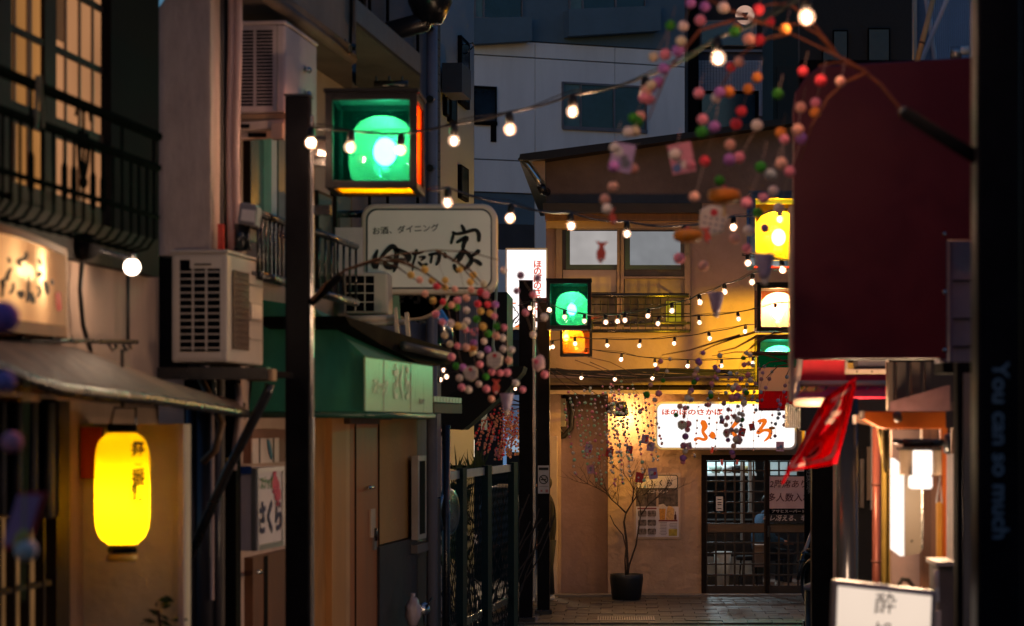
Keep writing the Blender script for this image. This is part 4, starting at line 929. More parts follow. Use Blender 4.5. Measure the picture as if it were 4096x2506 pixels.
# green awning over the snack bar
aw = thing('green_awning', 'dark green box awning with a pale green lettered front', 'awning', L1.at(350, 2.6, .3))
oA = .66
gcl = mat('green_cloth', (.009, .13, .08), .6, 0, .3, 3, .6, 5, dirt=.3, stretch=(1, 1, .5))
za, zb_ = L1.z(365, 356, oA), L1.z(365, 413, oA)
Yf = L1.Y(365, oA)
e0 = L1.at(365, zb_, oA); e1 = L1.at(365, za, oA)
i0 = P(250, 415, Yf); i1 = P(250, 292, Yf)
xw = L1.x0+L1.sl*(Yf-12)
pA = Vector((xw, Yf, zb_)); pB = Vector((xw, Yf, 3.05)); far = L1.pt(433, 400, oA)
b0 = L1.at(433, zb_, oA); b1 = L1.at(433, za, oA)
Lg = (b0-e0)
r0 = P(312, 307, Yf); ra0 = P(262, 300, Yf)
pC = L1.at(433, zb_, .0); rC = L1.pt(431, 364, oA*.8); rD = L1.pt(428, 362, 0)
MB().add([pA, e0, e1, r0, ra0, pC, b0, b1, rC, rD], [(0, 1, 2, 3, 4), (9, 8, 7, 6, 5), (1, 6, 7, 2), (2, 7, 8, 3), (3, 8, 9, 4), (0, 5, 6, 1), (4, 9, 5, 0)]).build('cover', gcl, aw)
panel_m = mat('awning_panel', (.25, .42, .26), .3, 0, .05, 6, .05, 80, stretch=(3, 3, .3))  # green light of the lamp put into the panel colour
L1.rect(MB(), 365.6, 432.5, zb_+.012, za-.01, oA+.012, .01).build('front_panel', panel_m, aw)
wht = mat('cut_letter', (.55, .68, .52), .5, bump=0)
ud = L1.d
text('スナック', L1.pt(381, 388, oA+.016), .105, wht, aw, u=ud, sx=1.1, bold=.02)
text('さくら', L1.pt(402, 385, oA+.016), .24, wht, aw, u=ud, sx=.8, bold=.03)
text('カラオケ', L1.pt(422, 402, oA+.016), .045, mat('grey_print', (.22, .19, .2)), aw, u=ud, sx=1.2)
for px in (384, 411): L1.rect(MB(), px-.15, px+.15, zb_+.012, za-.012, oA+.0145, .003).build('seam', mat('seam_grey', (.35, .38, .33), .6), aw)
MB().tube([e0-Z3*.01, b0-Z3*.01], .02, 6).tube([pA-Z3*.01, e0-Z3*.01], .02, 6).build('frame_tube', mat('green_tube', (.01, .06, .04), .4), aw, True)
# board fronts below the awning: textured timber, frame, door, plaster, dark dado
sn = thing('snack_bar_front', 'warm timber and plaster bar front below the green awning', 'building', L1.at(360, 0))
zt_ = 2.75
def strip(x0, x1, m, nm, out=.02, z0=0, z1=zt_, dep=.2): return L1.rect(MB(), x0, x1, z0, z1, out, dep).build(nm, m, sn)
strip(312.2, 332, mat('grain_panel', (.36, .17, .05), .6, 0, .3, 7, .6, 18, .3, stretch=(1, 1, .25)), 'timber_panel', .04)
strip(332, 346, mat('frame_ochre', (.45, .22, .075), .5, 0, .12, 5, .1, 30, stretch=(1, 1, .2)), 'door_frame', .08)
strip(346, 350, mat('frame_edge', (.5, .28, .13), .5), 'door_frame', .05)
dn = thing('snack_bar_door', 'orange-brown wooden bar door with a paper strip, below the green awning', 'door', L1.at(365, 0))
orb = mat('door_orange', (.36, .12, .035), .5, 0, .18, 6, .1, 30, stretch=(1, 1, .15))
L1.rect(MB(), 350.2, 379, 0, zt_, .03, .05).build('leaf', orb, dn)
for px in (356, 379.3): L1.rect(MB(), px-.35, px+.35, 0, zt_, .036, .02).build('gap', black_matt, dn)
L1.rect(MB(), 371, 375.5, L1.z(373, 536), L1.z(373, 508), .04, .01).build('paper_strip', mat('paper_tan', (.55, .42, .3), .6), dn)
L1.rect(MB(), 374.5, 377, L1.z(376, 548), L1.z(376, 536), .045, .02).build('lock_plate', grey_metal, dn)
MB().tube([L1.pt(368.5, 487.5, .06), L1.pt(374, 487, .06)], .012, 6).build('latch', steel, dn, True); MB().tube([L1.pt(376, 528, .05), L1.pt(376, 541, .05)], .012, 8).build('handle', black_metal, dn, True)
strip(379.8, 417, mat('mustard_plaster', (.46, .25, .085), .75, 0, .1, 2, .2, 30, .25), 'plaster_panel', .03, L1.z(390, 541), zt_)
strip(379.8, 417, mat('dado_black', (.022, .022, .03), .35, 0, .2, 4, .05), 'dado', .05, 0, L1.z(390, 541)-.01)
strip(379.8, 392, mat('brown_valance', (.05, .028, .018), .6), 'valance', .12, L1.z(390, 420), zt_, .1); strip(350, 380, mat('brown_valance', (.05, .028, .018)), 'valance', .12, L1.z(360, 424), zt_, .1)
strip(417.3, 441, mat('streaky_wall', (.24, .19, .16), .7, 0, .3, 5, .3, 20, stretch=(1, 1, .2)), 'wall_panel', .02, L1.z(420, 500), zt_); strip(417.3, 441, mat('dado_black', (.022, .022, .03)), 'dado', .03, 0, L1.z(420, 500)-.01)
L1.rect(MB(), 417.5, 437, L1.z(420, 549), L1.z(420, 541), .10, .1).build('dado_cap', mat('cap_grey', (.16, .14, .13), .35), sn)
for i, (x0, x1, y0, y1) in enumerate(((418, 426.5, 456, 540), (427, 437.5, 458, 538))):
    q = thing('framed_board', 'tall narrow framed dark menu board on the wall, %s' % ('nearer the mustard plaster' if i == 0 else 'nearer the round black sign'), 'board', L1.at(x0, L1.z(x0, y1)), 'framed boards beside the snack bar')
    o_ = .12-.04*i; z0, z1 = L1.z(x0, y1, o_), L1.z(x0, y0, o_)
    L1.rect(MB(), x0, x1, z0, z1, o_, .05).build('frame', mat('frame_silver', (.5, .46, .42), .35, .5), q); L1.rect(MB(), x0+2.5, x1-1.2, z0+.04, z1-.04, o_+.006, .01).build('board', black_matt, q)
# round black sign and pole at the end of the bar front
rs = thing('round_black_sign', 'round black sign edge-on at the corner before the chain-link fence', 'sign', P(447, 520, 20.4))
MB().lathe([(.18, -.03), (.19, 0), (.18, .03)], P(447, 512, 20.3), 28, (.93, -.35, 0), 1, 1).build('disc', mat('sign_black', (.012, .012, .013), .4), rs, True)
MB().lathe([(.178, .03), (.196, .03), (.196, .012), (.178, .012)], P(447, 512, 20.3), 28, (.93, -.35, 0)).build('rim', steel, rs, True)
pp = thing('corner_pole', 'thin black pole at the corner where the chain-link fence begins', 'pole', P(446, 600, 20.2)); MB().tube([P(446, 720, 20.2), P(446, 425, 20.2)], .036, 10).build('pole', black_metal, pp, True); MB().tube([P(446, 434, 20.2), P(440, 434, 20.2)], .02, 8).build('bracket', black_metal, pp, True)
# scooter-like clutter below
cr = thing('covered_bin', 'black covered bin with a rounded lid in front of the dark dado', 'bin', L1.at(398, 0, .3))
c0 = L1.at(398, 0, .5)
MB().lathe([(.17, 0), (.2, .05), (.22, .5), (.24, .52), (.24, .56), (.2, .62), (.1, .66), (0, .67)], c0, 24).build('body', mat('bin_black', (.012, .012, .013), .45), cr, True); MB().lathe([(.235, .515), (.25, .52), (.25, .55), (.235, .555)], c0, 24).build('rim', mat('bin_black', (.012, .012, .013)), cr, True)
bgp = thing('plastic_bag', 'pale crumpled plastic bag on the ground beside the black bin', 'bag', P(413, 620, 18.0))
bb = bmesh.new(); bmesh.ops.create_icosphere(bb, subdivisions=3, radius=1); rr = random.Random(9)
from mathutils import noise as mnoise
mb_ = MB(); c = P(413, 612, 18.0)
for v_ in bb.verts: v_.co *= 1+.28*mnoise.noise(v_.co*2.2)
mb_.add([c+Vector((v_.co.x*.06, v_.co.y*.06, v_.co.z*.11)) for v_ in bb.verts], [[v_.index for v_ in f_.verts] for f_ in bb.faces]); bb.free()
mb_.build('bag', mat('bag_lilac', (.45, .38, .42), .4, 0, .1, 10, .5, 20), bgp, True); MB().tube([c+Z3*.09, c+Z3*.14], .02, 6).build('knot', mat('bag_lilac', (.45, .38, .42)), bgp, True)
sc_ = thing('scooter_mirror', 'round mirror and lever catching light low beside the plastic bag', 'mirror', P(424, 610, 18.2)); MB().lathe([(.0, .015), (.04, .012), (.05, 0), (.04, -.02), (0, -.03)], P(424, 609, 18.2), 16, (.4, -.9, .2), 1, 1).build('mirror', steel, sc_, True); MB().tube([P(424, 612, 18.2), P(432, 598, 18.2)], .01, 6).tube([P(424, 612, 18.2), P(426, 640, 18.2)], .012, 6).build('stem', black_metal, sc_, True)
# white box sign of the snack bar
wb = thing('white_box_sign', 'unlit white box sign with green, red and dark blue writing beside the lamp post', 'sign', L1.at(258, .9, .3))
A = P(229, 551, 13.0); Wv = V*(27/F*13.0); Hv = Z3*(83/F*13.0); Dv = U*.62
wpl = mat('white_acrylic', (.58, .54, .56), .35, 0, .05, 3, .02)
MB().obox(A, Wv, Dv, Hv).build('case', wpl, wb, bevel=.006)
MB().obox(A-U*.004+Wv*.84, Wv*.16, U*.004, Hv).build('edge_strip', mat('edge_green', (.26, .28, .26), .4, .4), wb)
MB().obox(A+Hv*.93-U*.007+Wv*.3, Wv*.55, U*.006, Hv*.09).build('tape', mat('tape_blue', (.01, .06, .28), .5), wb)
fr_ = A+Wv+V*.004
MB().obox(fr_, U*.03, V*.008, Hv).build('rim', white_paint, wb); MB().obox(fr_+Dv-U*.03, U*.03, V*.008, Hv).build('rim', white_paint, wb); MB().obox(fr_+U*.03, Dv-U*.06, V*.008, Z3*.03).build('rim', mat('edge_green', (.26, .28, .26)), wb); MB().obox(fr_+U*.03+Hv-Z3*.025, Dv-U*.06, V*.008, Z3*.025).build('rim', white_paint, wb)
navyi = mat('navy_ink', (.02, .02, .07), .6, bump=0)
tc_ = fr_+V*.003
text('さくら', tc_+Dv*.5+Hv*.36, .19, navyi, wb, u=U, bold=.035, sx=1.0)
text('スナック', tc_+Dv*.37+Hv*.80, .075, mat('green_ink', (.1, .22, .1), .6, bump=0), wb, u=U, bold=.03, sx=1)
for dy, z in ((.66, .82), (.78, .66)): text('♣', tc_+Dv*dy+Hv*z, .14, mat('pink_ink', (.45, .06, .12), .6, bump=0), wb, u=U)
MB().obox(A+Hv*.8-V*.2, V*.2, U*.05, Z3*.03).build('bracket', black_metal, wb)
bd = thing('brown_side_door', 'brown wooden side door half hidden behind the white box sign', 'door', L1.at(270, 0))
L1.rect(MB(), 253, 312, 0, L1.z(270, 552), .05, .05).build('leaf', mat('door_brown', (.14, .06, .03), .5, 0, .3, 6, .15, 40, stretch=(1, 1, .2)), bd); L1.rect(MB(), 264.5, 268, 0, L1.z(270, 553), .055, .01).build('gap', black_matt, bd); MB().tube([L1.pt(257, 572, .1), L1.pt(261, 572, .1)], .014, 6).build('handle', steel, bd, True)
sw = thing('small_side_window', 'small pale side window with a blue mark above the white box sign', 'window', L1.at(268, 1.9))
z0, z1 = L1.z(268, 462), L1.z(268, 438); L1.rect(MB(), 252, 285, z0, z1+.05, .05, .05).build('frame', mat('frame_brown', (.2, .1, .07), .6), sw); L1.rect(MB(), 252.8, 279, z0, z1, .056, .01).build('pane', mat('pale_poster', (.62, .5, .46), .5), sw)
for px in (260, 274): L1.rect(MB(), px-.3, px+.3, z0, z1, .06, .006).build('bar', black_matt, sw)
MB().lathe([(0, .004), (.045, .003), (.05, 0)], L1.pt(270, 449, .062), 16, L1.n, .6, 1.6).build('mark', mat('mark_blue', (.05, .12, .2), .5), sw)
# hanging sign of the dining bar
hs = thing('hanging_box_sign', 'large rounded white box sign with bold black brush writing hanging over the alley', 'sign', P(430, 250, 19.5))
YS = 16.2
fpoly(MB(), rrect(361, 203.5, 496.5, 294, 14), YS, .2).build('case', mat('sign_rim', (.62, .52, .44), .4), hs, bevel=.02)
fpoly(MB(), rrect(366, 208.5, 492, 289, 11), YS-.004, .01).build('groove', mat('groove_dark', (.06, .06, .07), .5), hs)
fpoly(MB(), rrect(367.8, 210.3, 490.5, 287.2, 10), YS-.009, .008).build('face', mat('sign_face', (.84, .80, .74), .42, 0, .05, 2, .02), hs)
YUTAKA = [[(1465, 460, 25), (1490, 510, 38), (1500, 548, 30)], [(1365, 560, 22), (1350, 620, 30), (1325, 705, 26)], [(1345, 555, 30), (1400, 575, 30), (1500, 560, 32), (1640, 525, 34), (1690, 580, 42), (1690, 675, 34)],
          [(1400, 690, 26), (1470, 650, 36), (1530, 630, 48), (1500, 690, 42), (1482, 765, 36)], [(1480, 780, 22), (1420, 860, 32), (1345, 940, 18)], [(1505, 800, 36), (1445, 895, 48), (1410, 955, 18)],
          [(1470, 775, 30), (1560, 850, 42), (1595, 920, 46), (1545, 1000, 40), (1490, 1050, 12)], [(1695, 795, 46), (1640, 840, 36), (1585, 872, 22)], [(1600, 905, 26), (1680, 948, 44), (1722, 982, 36)], [(1368, 980, 36), (1385, 1040, 36), (1410, 1088, 12)],
          [(365, 785, 18), (332, 870, 42), (322, 960, 72), (350, 1015, 66)], [(400, 895, 26), (480, 800, 42), (560, 742, 50), (612, 800, 46), (606, 900, 50), (600, 1000, 46), (570, 1080, 12)], [(600, 780, 40), (700, 822, 52), (770, 872, 60), (722, 930, 62), (640, 915, 36)], [(450, 950, 36), (490, 1000, 62), (570, 1012, 48)],
          [(818, 842, 24), (900, 828, 26), (962, 812, 18)], [(875, 785, 36), (852, 880, 26), (826, 980, 22), (820, 1062, 12)], [(908, 882, 20), (985, 880, 26), (930, 925, 18)], [(898, 945, 24), (950, 988, 32), (1015, 972, 28)],
          [(1035, 852, 28), (1120, 836, 30), (1172, 848, 32), (1162, 930, 36), (1130, 985, 22)], [(1078, 855, 24), (1060, 960, 24)], [(1240, 828, 36), (1256, 885, 40)]]
brush([[(x, y, w_*1.4) for x, y, w_ in s_] for s_ in YUTAKA], YS-.014, ink, hs, 350, 190, .0762)
text('お酒、ダイニング', P(405.5, 229.8, YS-.012), .053, ink, hs, bold=.008, sx=1.06, u=Vector((1, 0, .055)).normalized(), v=Vector((-.055, 0, 1)).normalized())
MB().tube([P(365, 214, YS+.1), P(335, 214, YS+.1)], .025, 8).build('bracket', black_metal, hs, True); MB().tube([P(365, 280, YS+.1), P(335, 280, YS+.1)], .025, 8).build('bracket', black_metal, hs, True)
# round sign below, white board behind, a third air conditioner
ro = thing('round_box_sign', 'round cream box sign with black lettering partly hidden below the hanging sign', 'sign', P(410, 300, 21))
MB().lathe([(.265, -.11), (.278, -.10), (.278, .10), (.265, .11)], P(412, 281, 17.0), 40, (0, 1, 0)).build('case', mat('sign_rim', (.62, .52, .44)), ro, True); MB().lathe([(.258, .002), (.0, .002)], P(412, 281, 16.882), 40, (0, -1, 0)).build('face', mat('peach_face', (.66, .46, .34), .4, 0, .05, 2, 0), ro)
text('しぎ小屋', P(409, 295.5, 16.87), .137, ink, ro, bold=.04)
fpoly(MB(), [(391, 294), (399, 294), (400.5, 320), (393, 314)], 16.86, .1).build('trim_strip', mat('mint_strip', (.25, .5, .36), .35), ro)
wbd = thing('white_wall_board', 'plain white board on the wall behind the hanging sign', 'board', L1.at(350, 3.6)); fbox(MB(), 335.5, 227.5, 362, 274, 15.6, .05).build('board', mat('board_pinkwhite', (.48, .42, .43), .6), wbd)
FB('frame', black_metal, wbd, 333.5, 227, 335.2, 274.5, 15.58, .06)
a3 = thing('air_conditioner', 'beige outdoor air conditioner half hidden below the hanging sign', 'air conditioner', P(365, 313, 20), 'outdoor air conditioners on the left facades')
Ya = 15.9
FB('case', cream_case, a3, 344, 272, 388, 314, Ya, .35, bevel=.015); FB('grille_void', mat('grille_black', (.006, .007, .01)), a3, 346.5, 276, 374, 311, Ya-.006, .01)
for y in (284, 293, 302): FB('grille_bar', cream_case, a3, 346, y-.5, 374.5, y+.5, Ya-.014, .01)
for x in (355.5, 364.8): FB('grille_bar', cream_case, a3, x-.5, 276, x+.5, 311, Ya-.016, .01)
sh_ = thing('wall_bracket', 'pale bracket shelf with two upright arms below the half-hidden air conditioner', 'bracket', P(385, 325, 19.6))
MB().tube([P(344, 319, 15.8), P(395, 318, 15.8)], .022, 8).build('shelf', bei, sh_, True); MB().tube([P(350, 325, 15.8), P(405, 322, 15.8)], .018, 8).build('shelf', bei, sh_, True)
fpoly(MB(), [(394, 309), (396.5, 307), (400, 348), (396, 348)], 15.7, .05).build('arm', bei, sh_); fpoly(MB(), [(404.5, 313), (408, 312), (411, 352), (407, 352)], 15.7, .05).build('arm', bei, sh_)
fpoly(MB(), [(395, 345), (415, 352), (415, 359), (395, 351)], 15.65, .04).build('foot', bei, sh_)
# low tiled roof behind the awning, with a metal hood
lr = thing('low_roof', 'dark low roof edge running behind the green awning', 'roof', L1.at(400, 2.9))
L1.poly(MB(), [(345, 316), (452, 350), (452, 364), (428, 367), (408, 358), (381.5, 344.7), (350, 325)], .62, .5).build('roof_slope', mat('roof_black', (.004, .004, .004), .8, spec=.03), lr)
MB().tube([L1.pt(404, 346, .66), L1.pt(452, 357, .66)], .03, 8).build('gutter', mat('gutter_grey', (.05, .048, .05), .45, .2), lr, True)
hd = thing('metal_hood', 'curved shiny metal duct hood beside the round cream sign', 'duct', P(435, 330, 20.6))
pts = [P(424, 312, 19.3), P(436, 316, 19.3), P(443, 326, 19.3), P(445, 343, 19.3)]; MB().tube(pts, [.06, .075, .075, .07], 12).build('elbow', steel, hd, True); FB('plate', mat('duct_grey', (.4, .36, .35), .3, .6), hd, 426, 323, 440, 345, 19.4, .1)
# ================================================================== BOX LAMPS on posts
PANES = {'gold': ((1, .56, .010), (1, .7, .1)), 'dim_blue': ((.006, .016, .05), (.1, .2, .6)), 'yellow_frost': ((1, .42, .004), (1, .5, .0)), 'orange_frost': ((1, .09, .004), (1, .12, .003)), 'clear': ((.95, .80, .70), (1, .8, .65)), 'rose': ((.22, .10, .07), (.5, .2, .1)), 'green': ((.011, .25, .13), (.0, .5, .42)), 'orange': ((1, .12, .008), (1, .2, .02)), 'yellow': ((1, .50, .016), (1, .62, .02)), 'blue': ((.03, .10, .35), (.1, .2, .6)), 'peach': ((1, .50, .20), (1, .5, .3)), 'purple': ((.25, .12, .9), (.4, .2, 1)), 'amber': ((1, .36, .012), (1, .45, .02)), 'lime': ((.55, .62, .0), (.8, .9, .05))}
def box_lamp(label, px0, py0, px1, py1, Y, front, side, bottom, globe_col, W, group='coloured box lamps on posts', left=None, back='green', core=(0, 0), dep=1.0, cs=1.0, fr_m=None, gx=.06, lcol=None, gglow=.5, rot=0):
    t = thing('box_lamp', label, 'lamp', P((px0+px1)/2, py1, Y), group)
    x0, z1 = P(px0, py0, Y).x, P(px0, py0, Y).z; x1, z0 = P(px1, py1, Y).x, P(px1, py1, Y).z
    S = x1-x0; Dp = S*dep; e = S*.085; e = min(e, .05)
    fm = fr_m or mat('lamp_frame', (.006, .006, .007), .5, 0, .3, spec=.2); f = MB()
    for X in (x0, x1-e):
        for yy in (Y, Y+Dp-e): f.box((X, yy, z0), (X+e, yy+e, z1))
    for zz in (z0, z1-e):
        for yy in (Y, Y+Dp-e): f.box((x0+e, yy+.001, zz), (x1-e, yy+e-.001, zz+e))
        for X in (x0, x1-e): f.box((X+.001, Y+e, zz), (X+e-.001, Y+Dp-e, zz+e))
    f.build('frame', fm, t, bevel=.004)
    MB().box((x0-.008, Y-.008, z1+.001), (x1+.008, Y+Dp+.008, z1+.02)).build('roof', fm, t)
    MB().box((x0+.004, Y+.004, z1-.012), (x1-.004, Y+Dp-.004, z1)).build('ceiling', mat('lamp_inside', (.08, .08, .08), .5, bump=0), t)
    def pn(a, b, c, extra=0): return MB().box(a, b).build('pane', glass('pane_%s' % c, tuple(q_**.5 for q_ in PANES[c][0]), .02, .06, .5 if 'frost' in c else .003, PANES[c][1]), t)
    q = .006
    pn((x0+e, Y+e*.4, z0+e), (x1-e, Y+e*.4+q, z1-e), front)
    pn((x0+e, Y+Dp-e*.4-q, z0+e), (x1-e, Y+Dp-e*.4, z1-e), back)
    pn((x1-e*.4-q, Y+e, z0+e), (x1-e*.4, Y+Dp-e, z1-e), side)
    pn((x0+e*.4, Y+e, z0+e), (x0+e*.4+q, Y+Dp-e, z1-e), left or side)
    pn((x0+e, Y+e, z0+e*.4), (x1-e, Y+Dp-e, z0+e*.4+q), bottom)
    gc_ = Vector(((x0+x1)/2+S*gx, Y+Dp*.5, z0+(z1-z0)*.44)); r = S*.37
    MB().lathe([(r*.72, -.98*r), (r*.93, -.8*r), (r, -.45*r), (r, .15*r), (r*.9, .55*r), (r*.68, .85*r), (r*.35, 1.0*r), (0, 1.05*r)], gc_, 36).build('globe', glass('globe_' + '_'.join('%02d' % int(c*99) for c in globe_col)+'_%d' % int(gglow*100), (.80, .80, .80), .05, .05, .10, globe_col, gglow), t, True)
    cc = gc_+Vector((S*core[0], -.05, S*core[1]))
    MB().ball(cc, S*.085*cs, 18, 12, (1, 1, 1.2)).build('bulb', em('lamp_core', (1, .95, .9), 120), t, True)
    MB().lathe([(S*.05, 0), (S*.05, S*.12), (0, S*.12)], cc-Z3*(S*.30), 14).build('holder', white_paint, t, True)
    point('lamp_glow', cc+Vector((0, -.0, S*.16*cs)), W, lcol or (1, .86, .66), S*.07, t)
    return t, (x0, x1, z0, z1, S, Dp)
glossy_black = mat('glossy_black', (.006, .006, .008), .33, 0, .35, 6, .03, 30, .05)
def post(label, px0, px1, py0, Y, dep=None, mounts=(), group='black lamp posts', nm='lamp_post', pm_=None, strip_=0):
    t = thing(nm, label, 'lamp post', P((px0+px1)/2, 597, Y), group); t.location.z = 0; INV[t.name] = Matrix.Translation(-t.location)
    a = P(px0, py0, Y); b = P(px1, py0, Y); dp = dep or (b.x-a.x)
    MB().box((a.x, Y, 0), (b.x, Y+dp, a.z)).build('post', pm_ or glossy_black, t, bevel=.008)
    MB().box((a.x-.006, Y-.006, a.z), (b.x+.006, Y+dp+.006, a.z+.012)).build('cap', black_metal, t)
    MB().box((a.x-.03, Y-.03, 0), (b.x+.03, Y+dp+.03, .06)).build('base_plate', black_metal, t, bevel=.006)
    if strip_: MB().box((b.x+.002, Y+.02, .3), (b.x+.002+strip_, Y+.05, a.z-.1)).build('highlight_strip', mat('highlight_alu', (.75, .72, .70), .22, .9, .1, 2, .02), t, bevel=.004)  # bright metal strip added to make the highlight along the post edge
    for (x0, x1, z) in mounts: MB().box((x0, Y+dp*.3, z), (x1, Y+dp*.7, z+.05)).build('arm', black_metal, t)
    return t
# first lamp post, left
Y1 = 12.7
g1 = (1, .98, .55)
lamp1, d1 = box_lamp('largest green box lamp hanging from the nearest left post, with orange side and yellow bottom', 325, 92, 417, 188, Y1, 'green', 'orange_frost', 'yellow_frost', g1, 40, left='rose', core=(.04, -.02), cs=1.5, gx=.075, gglow=.62)
post('nearest black square lamp post on the left, carrying the largest green box lamp', 285, 309, 96, Y1+.12, strip_=.02, mounts=((P(309, 0, Y1).x, d1[0]+.01, 3.78), (P(309, 0, Y1).x, d1[0]+.01, 3.52)))
bt = thing('post_clamp', 'small clear junction box on the post left of the green lamp', 'box', P(318, 150, 12.7)); FB('box', glass('clear_box', (.8, .8, .8), .2, .1, .2, (.6, .5, .45)), bt, 313, 141, 325, 155, 12.75, .1); MB().tube([P(310, 138, 12.8), P(326, 138, 12.8)], .012, 6).build('arm', black_metal, bt)
# second lamp post pair, far left side of the alley
Y2 = 29.3
lamp2, d2 = box_lamp('small green box lamp on the far left post before the tavern', 546.5, 280, 591, 329, Y2, 'green', 'orange_frost', 'clear', g1, 75, core=(.0, -.03), cs=1.25, gx=.06, gglow=.75, back='peach')
post('far black lamp post in front of the tall white lit sign', 519, 532.5, 281, Y2+.1, strip_=.035, mounts=((P(532, 0, Y2).x, d2[0]+.01, 3.9), (P(532, 0, Y2).x, d2[0]+.01, 3.66)))
lamp3, d3 = box_lamp('amber box lamp showing below the far green box lamp', 560, 320, 592, 356, 31.6, 'amber', 'peach', 'clear', (1, .7, .4), 60, core=(-.22, .1), gx=-.1, left='peach', back='peach', gglow=.3)
post('broad black lamp post standing right behind the far left post, with a no-smoking notice', 537.2, 549.5, 300, 30.6, .3, mounts=((P(549, 0, 31).x, d3[0], 3.6),))
# right-hand lamps
lampr1, r1 = box_lamp('yellow box lamp half hidden by the red board, with a blue rim', 750, 193, 816, 266, 20.3, 'yellow', 'yellow', 'orange_frost', (1, .9, .5), 100, core=(.0, -.02), cs=1.3, left='dim_blue', back='gold', gx=-.04, fr_m=mat('blue_frame', (.03, .07, .13), .4), lcol=(1, .80, .45), gglow=.5)
lampr2, r2 = box_lamp('peach-orange box lamp with a pale globe, below the yellow box lamp', 757, 284, 807, 331, 28.6, 'peach', 'peach', 'clear', (1, .80, .72), 150, core=(-.02, -.02), cs=1.3, left='rose', gx=-.04, back='peach', lcol=(1, .88, .7), gglow=.7)
lampr3, r3 = box_lamp('green box lamp partly behind the green, white and red banner', 757, 336, 806, 385, 32.3, 'green', 'gold', 'dim_blue', g1, 520, left='gold', back='gold', lcol=(1, .95, .8), core=(0, -.05), gx=-.02, gglow=.4)
post('dark lamp post behind the red flag carrying the yellow box lamp', 812, 833, 195, 20.5, mounts=((P(806, 0, 20.5).x, P(813, 0, 20.5).x, 4.0),))
post('dark lamp post beside the tavern doors on the right, carrying the peach box lamp', 806, 822, 286, 28.8, mounts=((P(800, 0, 28.8).x, P(808, 0, 28.8).x, 3.7),))
# lamps on the near right post, above the frame
lamp0, d0 = box_lamp('amber box lamp on the nearest right post, above the view', 830, -190, 972, -46, 7.6, 'amber', 'clear', 'clear', (1, .8, .5), 85, left='clear', back='rose', lcol=(1, .50, .30))
post('nearest black post on the right with pale sideways writing', 977, 1021, -320, 7.5, mounts=((P(968, 0, 7.5).x, P(978, 0, 7.5).x, 4.0),))
pt_ = bpy.data.objects['lamp_post.005'] if 'lamp_post.005' in bpy.data.objects else None
for o in bpy.data.objects:
    if o.get('label', '').startswith('nearest black post on the right'): pt_ = o
text('You can so much', P(1000, 451, 7.492), .052/1.0*1.35, mat('dim_blue_print', (.10, .17, .24), .5, bump=0), pt_, u=-Z3, v=Vector((1, 0, 0)), bold=.02, sx=1.12)
stp = thing('pale_edge_strip', 'thin pale edge strip low beside the nearest right post', 'strip', P(983, 600, 8.4)); FB('strip', mat('pink_trim', (.6, .45, .4), .5), stp, 981, 588, 986, 700, 7.9, .05)  # plain pale pink trim strip
# no-smoking notice on the broad far post
ns = thing('no_smoking_notice', 'small grey no-smoking notice on the broad far post', 'notice', P(543, 480, 30.58))
FB('sheet', mat('notice_grey', (.34, .33, .36), .5), ns, 538, 465.5, 549.2, 493.5, 30.59, .008)
FB('lettering', ink, ns, 538.8, 467.5, 548.4, 470, 30.585, .003)
MB().lathe([(.058, 0), (.058, .003), (.047, .003), (.047, 0), (.058, 0)], P(543.6, 479.5, 30.587), 28, (0, -1, 0)).build('ring', ink, ns)
cc = P(543.6, 479.5, 30.586)
MB().obox(cc+Vector((-.043, 0, .036)), Vector((.08, 0, -.08)), Vector((0, -.003, 0)), Vector((.008, 0, .008))).build('slash', ink, ns)
MB().box(cc+Vector((-.036, -.002, -.008)), cc+Vector((.034, 0, .006))).build('cigarette', ink, ns); MB().tube([cc+Vector((.03, -.001, .01)), cc+Vector((.036, -.001, .022)), cc+Vector((.026, -.001, .03))], .003, 4).build('smoke_mark', ink, ns)
FB('lettering', mat('grey_print', (.22, .19, .2)), ns, 539.5, 486, 548, 486.8, 30.585, .003); FB('lettering', mat('notice_red', (.3, .1, .1), .6), ns, 545.5, 489.5, 548, 492.3, 30.585, .003); FB('lettering', mat('notice_red', (.3, .1, .1)), ns, 540.5, 489.8, 542.5, 491.8, 30.585, .003)
# Italian tricolour banner in front of the lower green lamp
bn = thing('tricolour_banner', 'green, white and red tricolour banner hanging below the peach box lamp', 'banner', P(775, 409, 27.4))
for nm, m, y0, y1 in (('green_band', paper('flag_green', (.0, .30, .15), .5), 355, 367.5), ('white_band', paper('flag_white', (.80, .62, .52), .5), 367.5, 391), ('red_band', paper('flag_red_cloth', (.72, .02, .03), .5), 391, 409)):
    FB(nm, m, bn, 758.5, y0, 801, y1, 27.4, .012)
MB().tube([P(752, 353.5, 27.4), P(801, 353.5, 27.4)], .022, 8).build('rod', brown_wood, bn, True); MB().tube([P(758.5, 409.5, 27.4), P(801, 409.5, 27.4)], .014, 8).build('hem_rod', mat('flag_red', (.52, .012, .02)), bn, True)
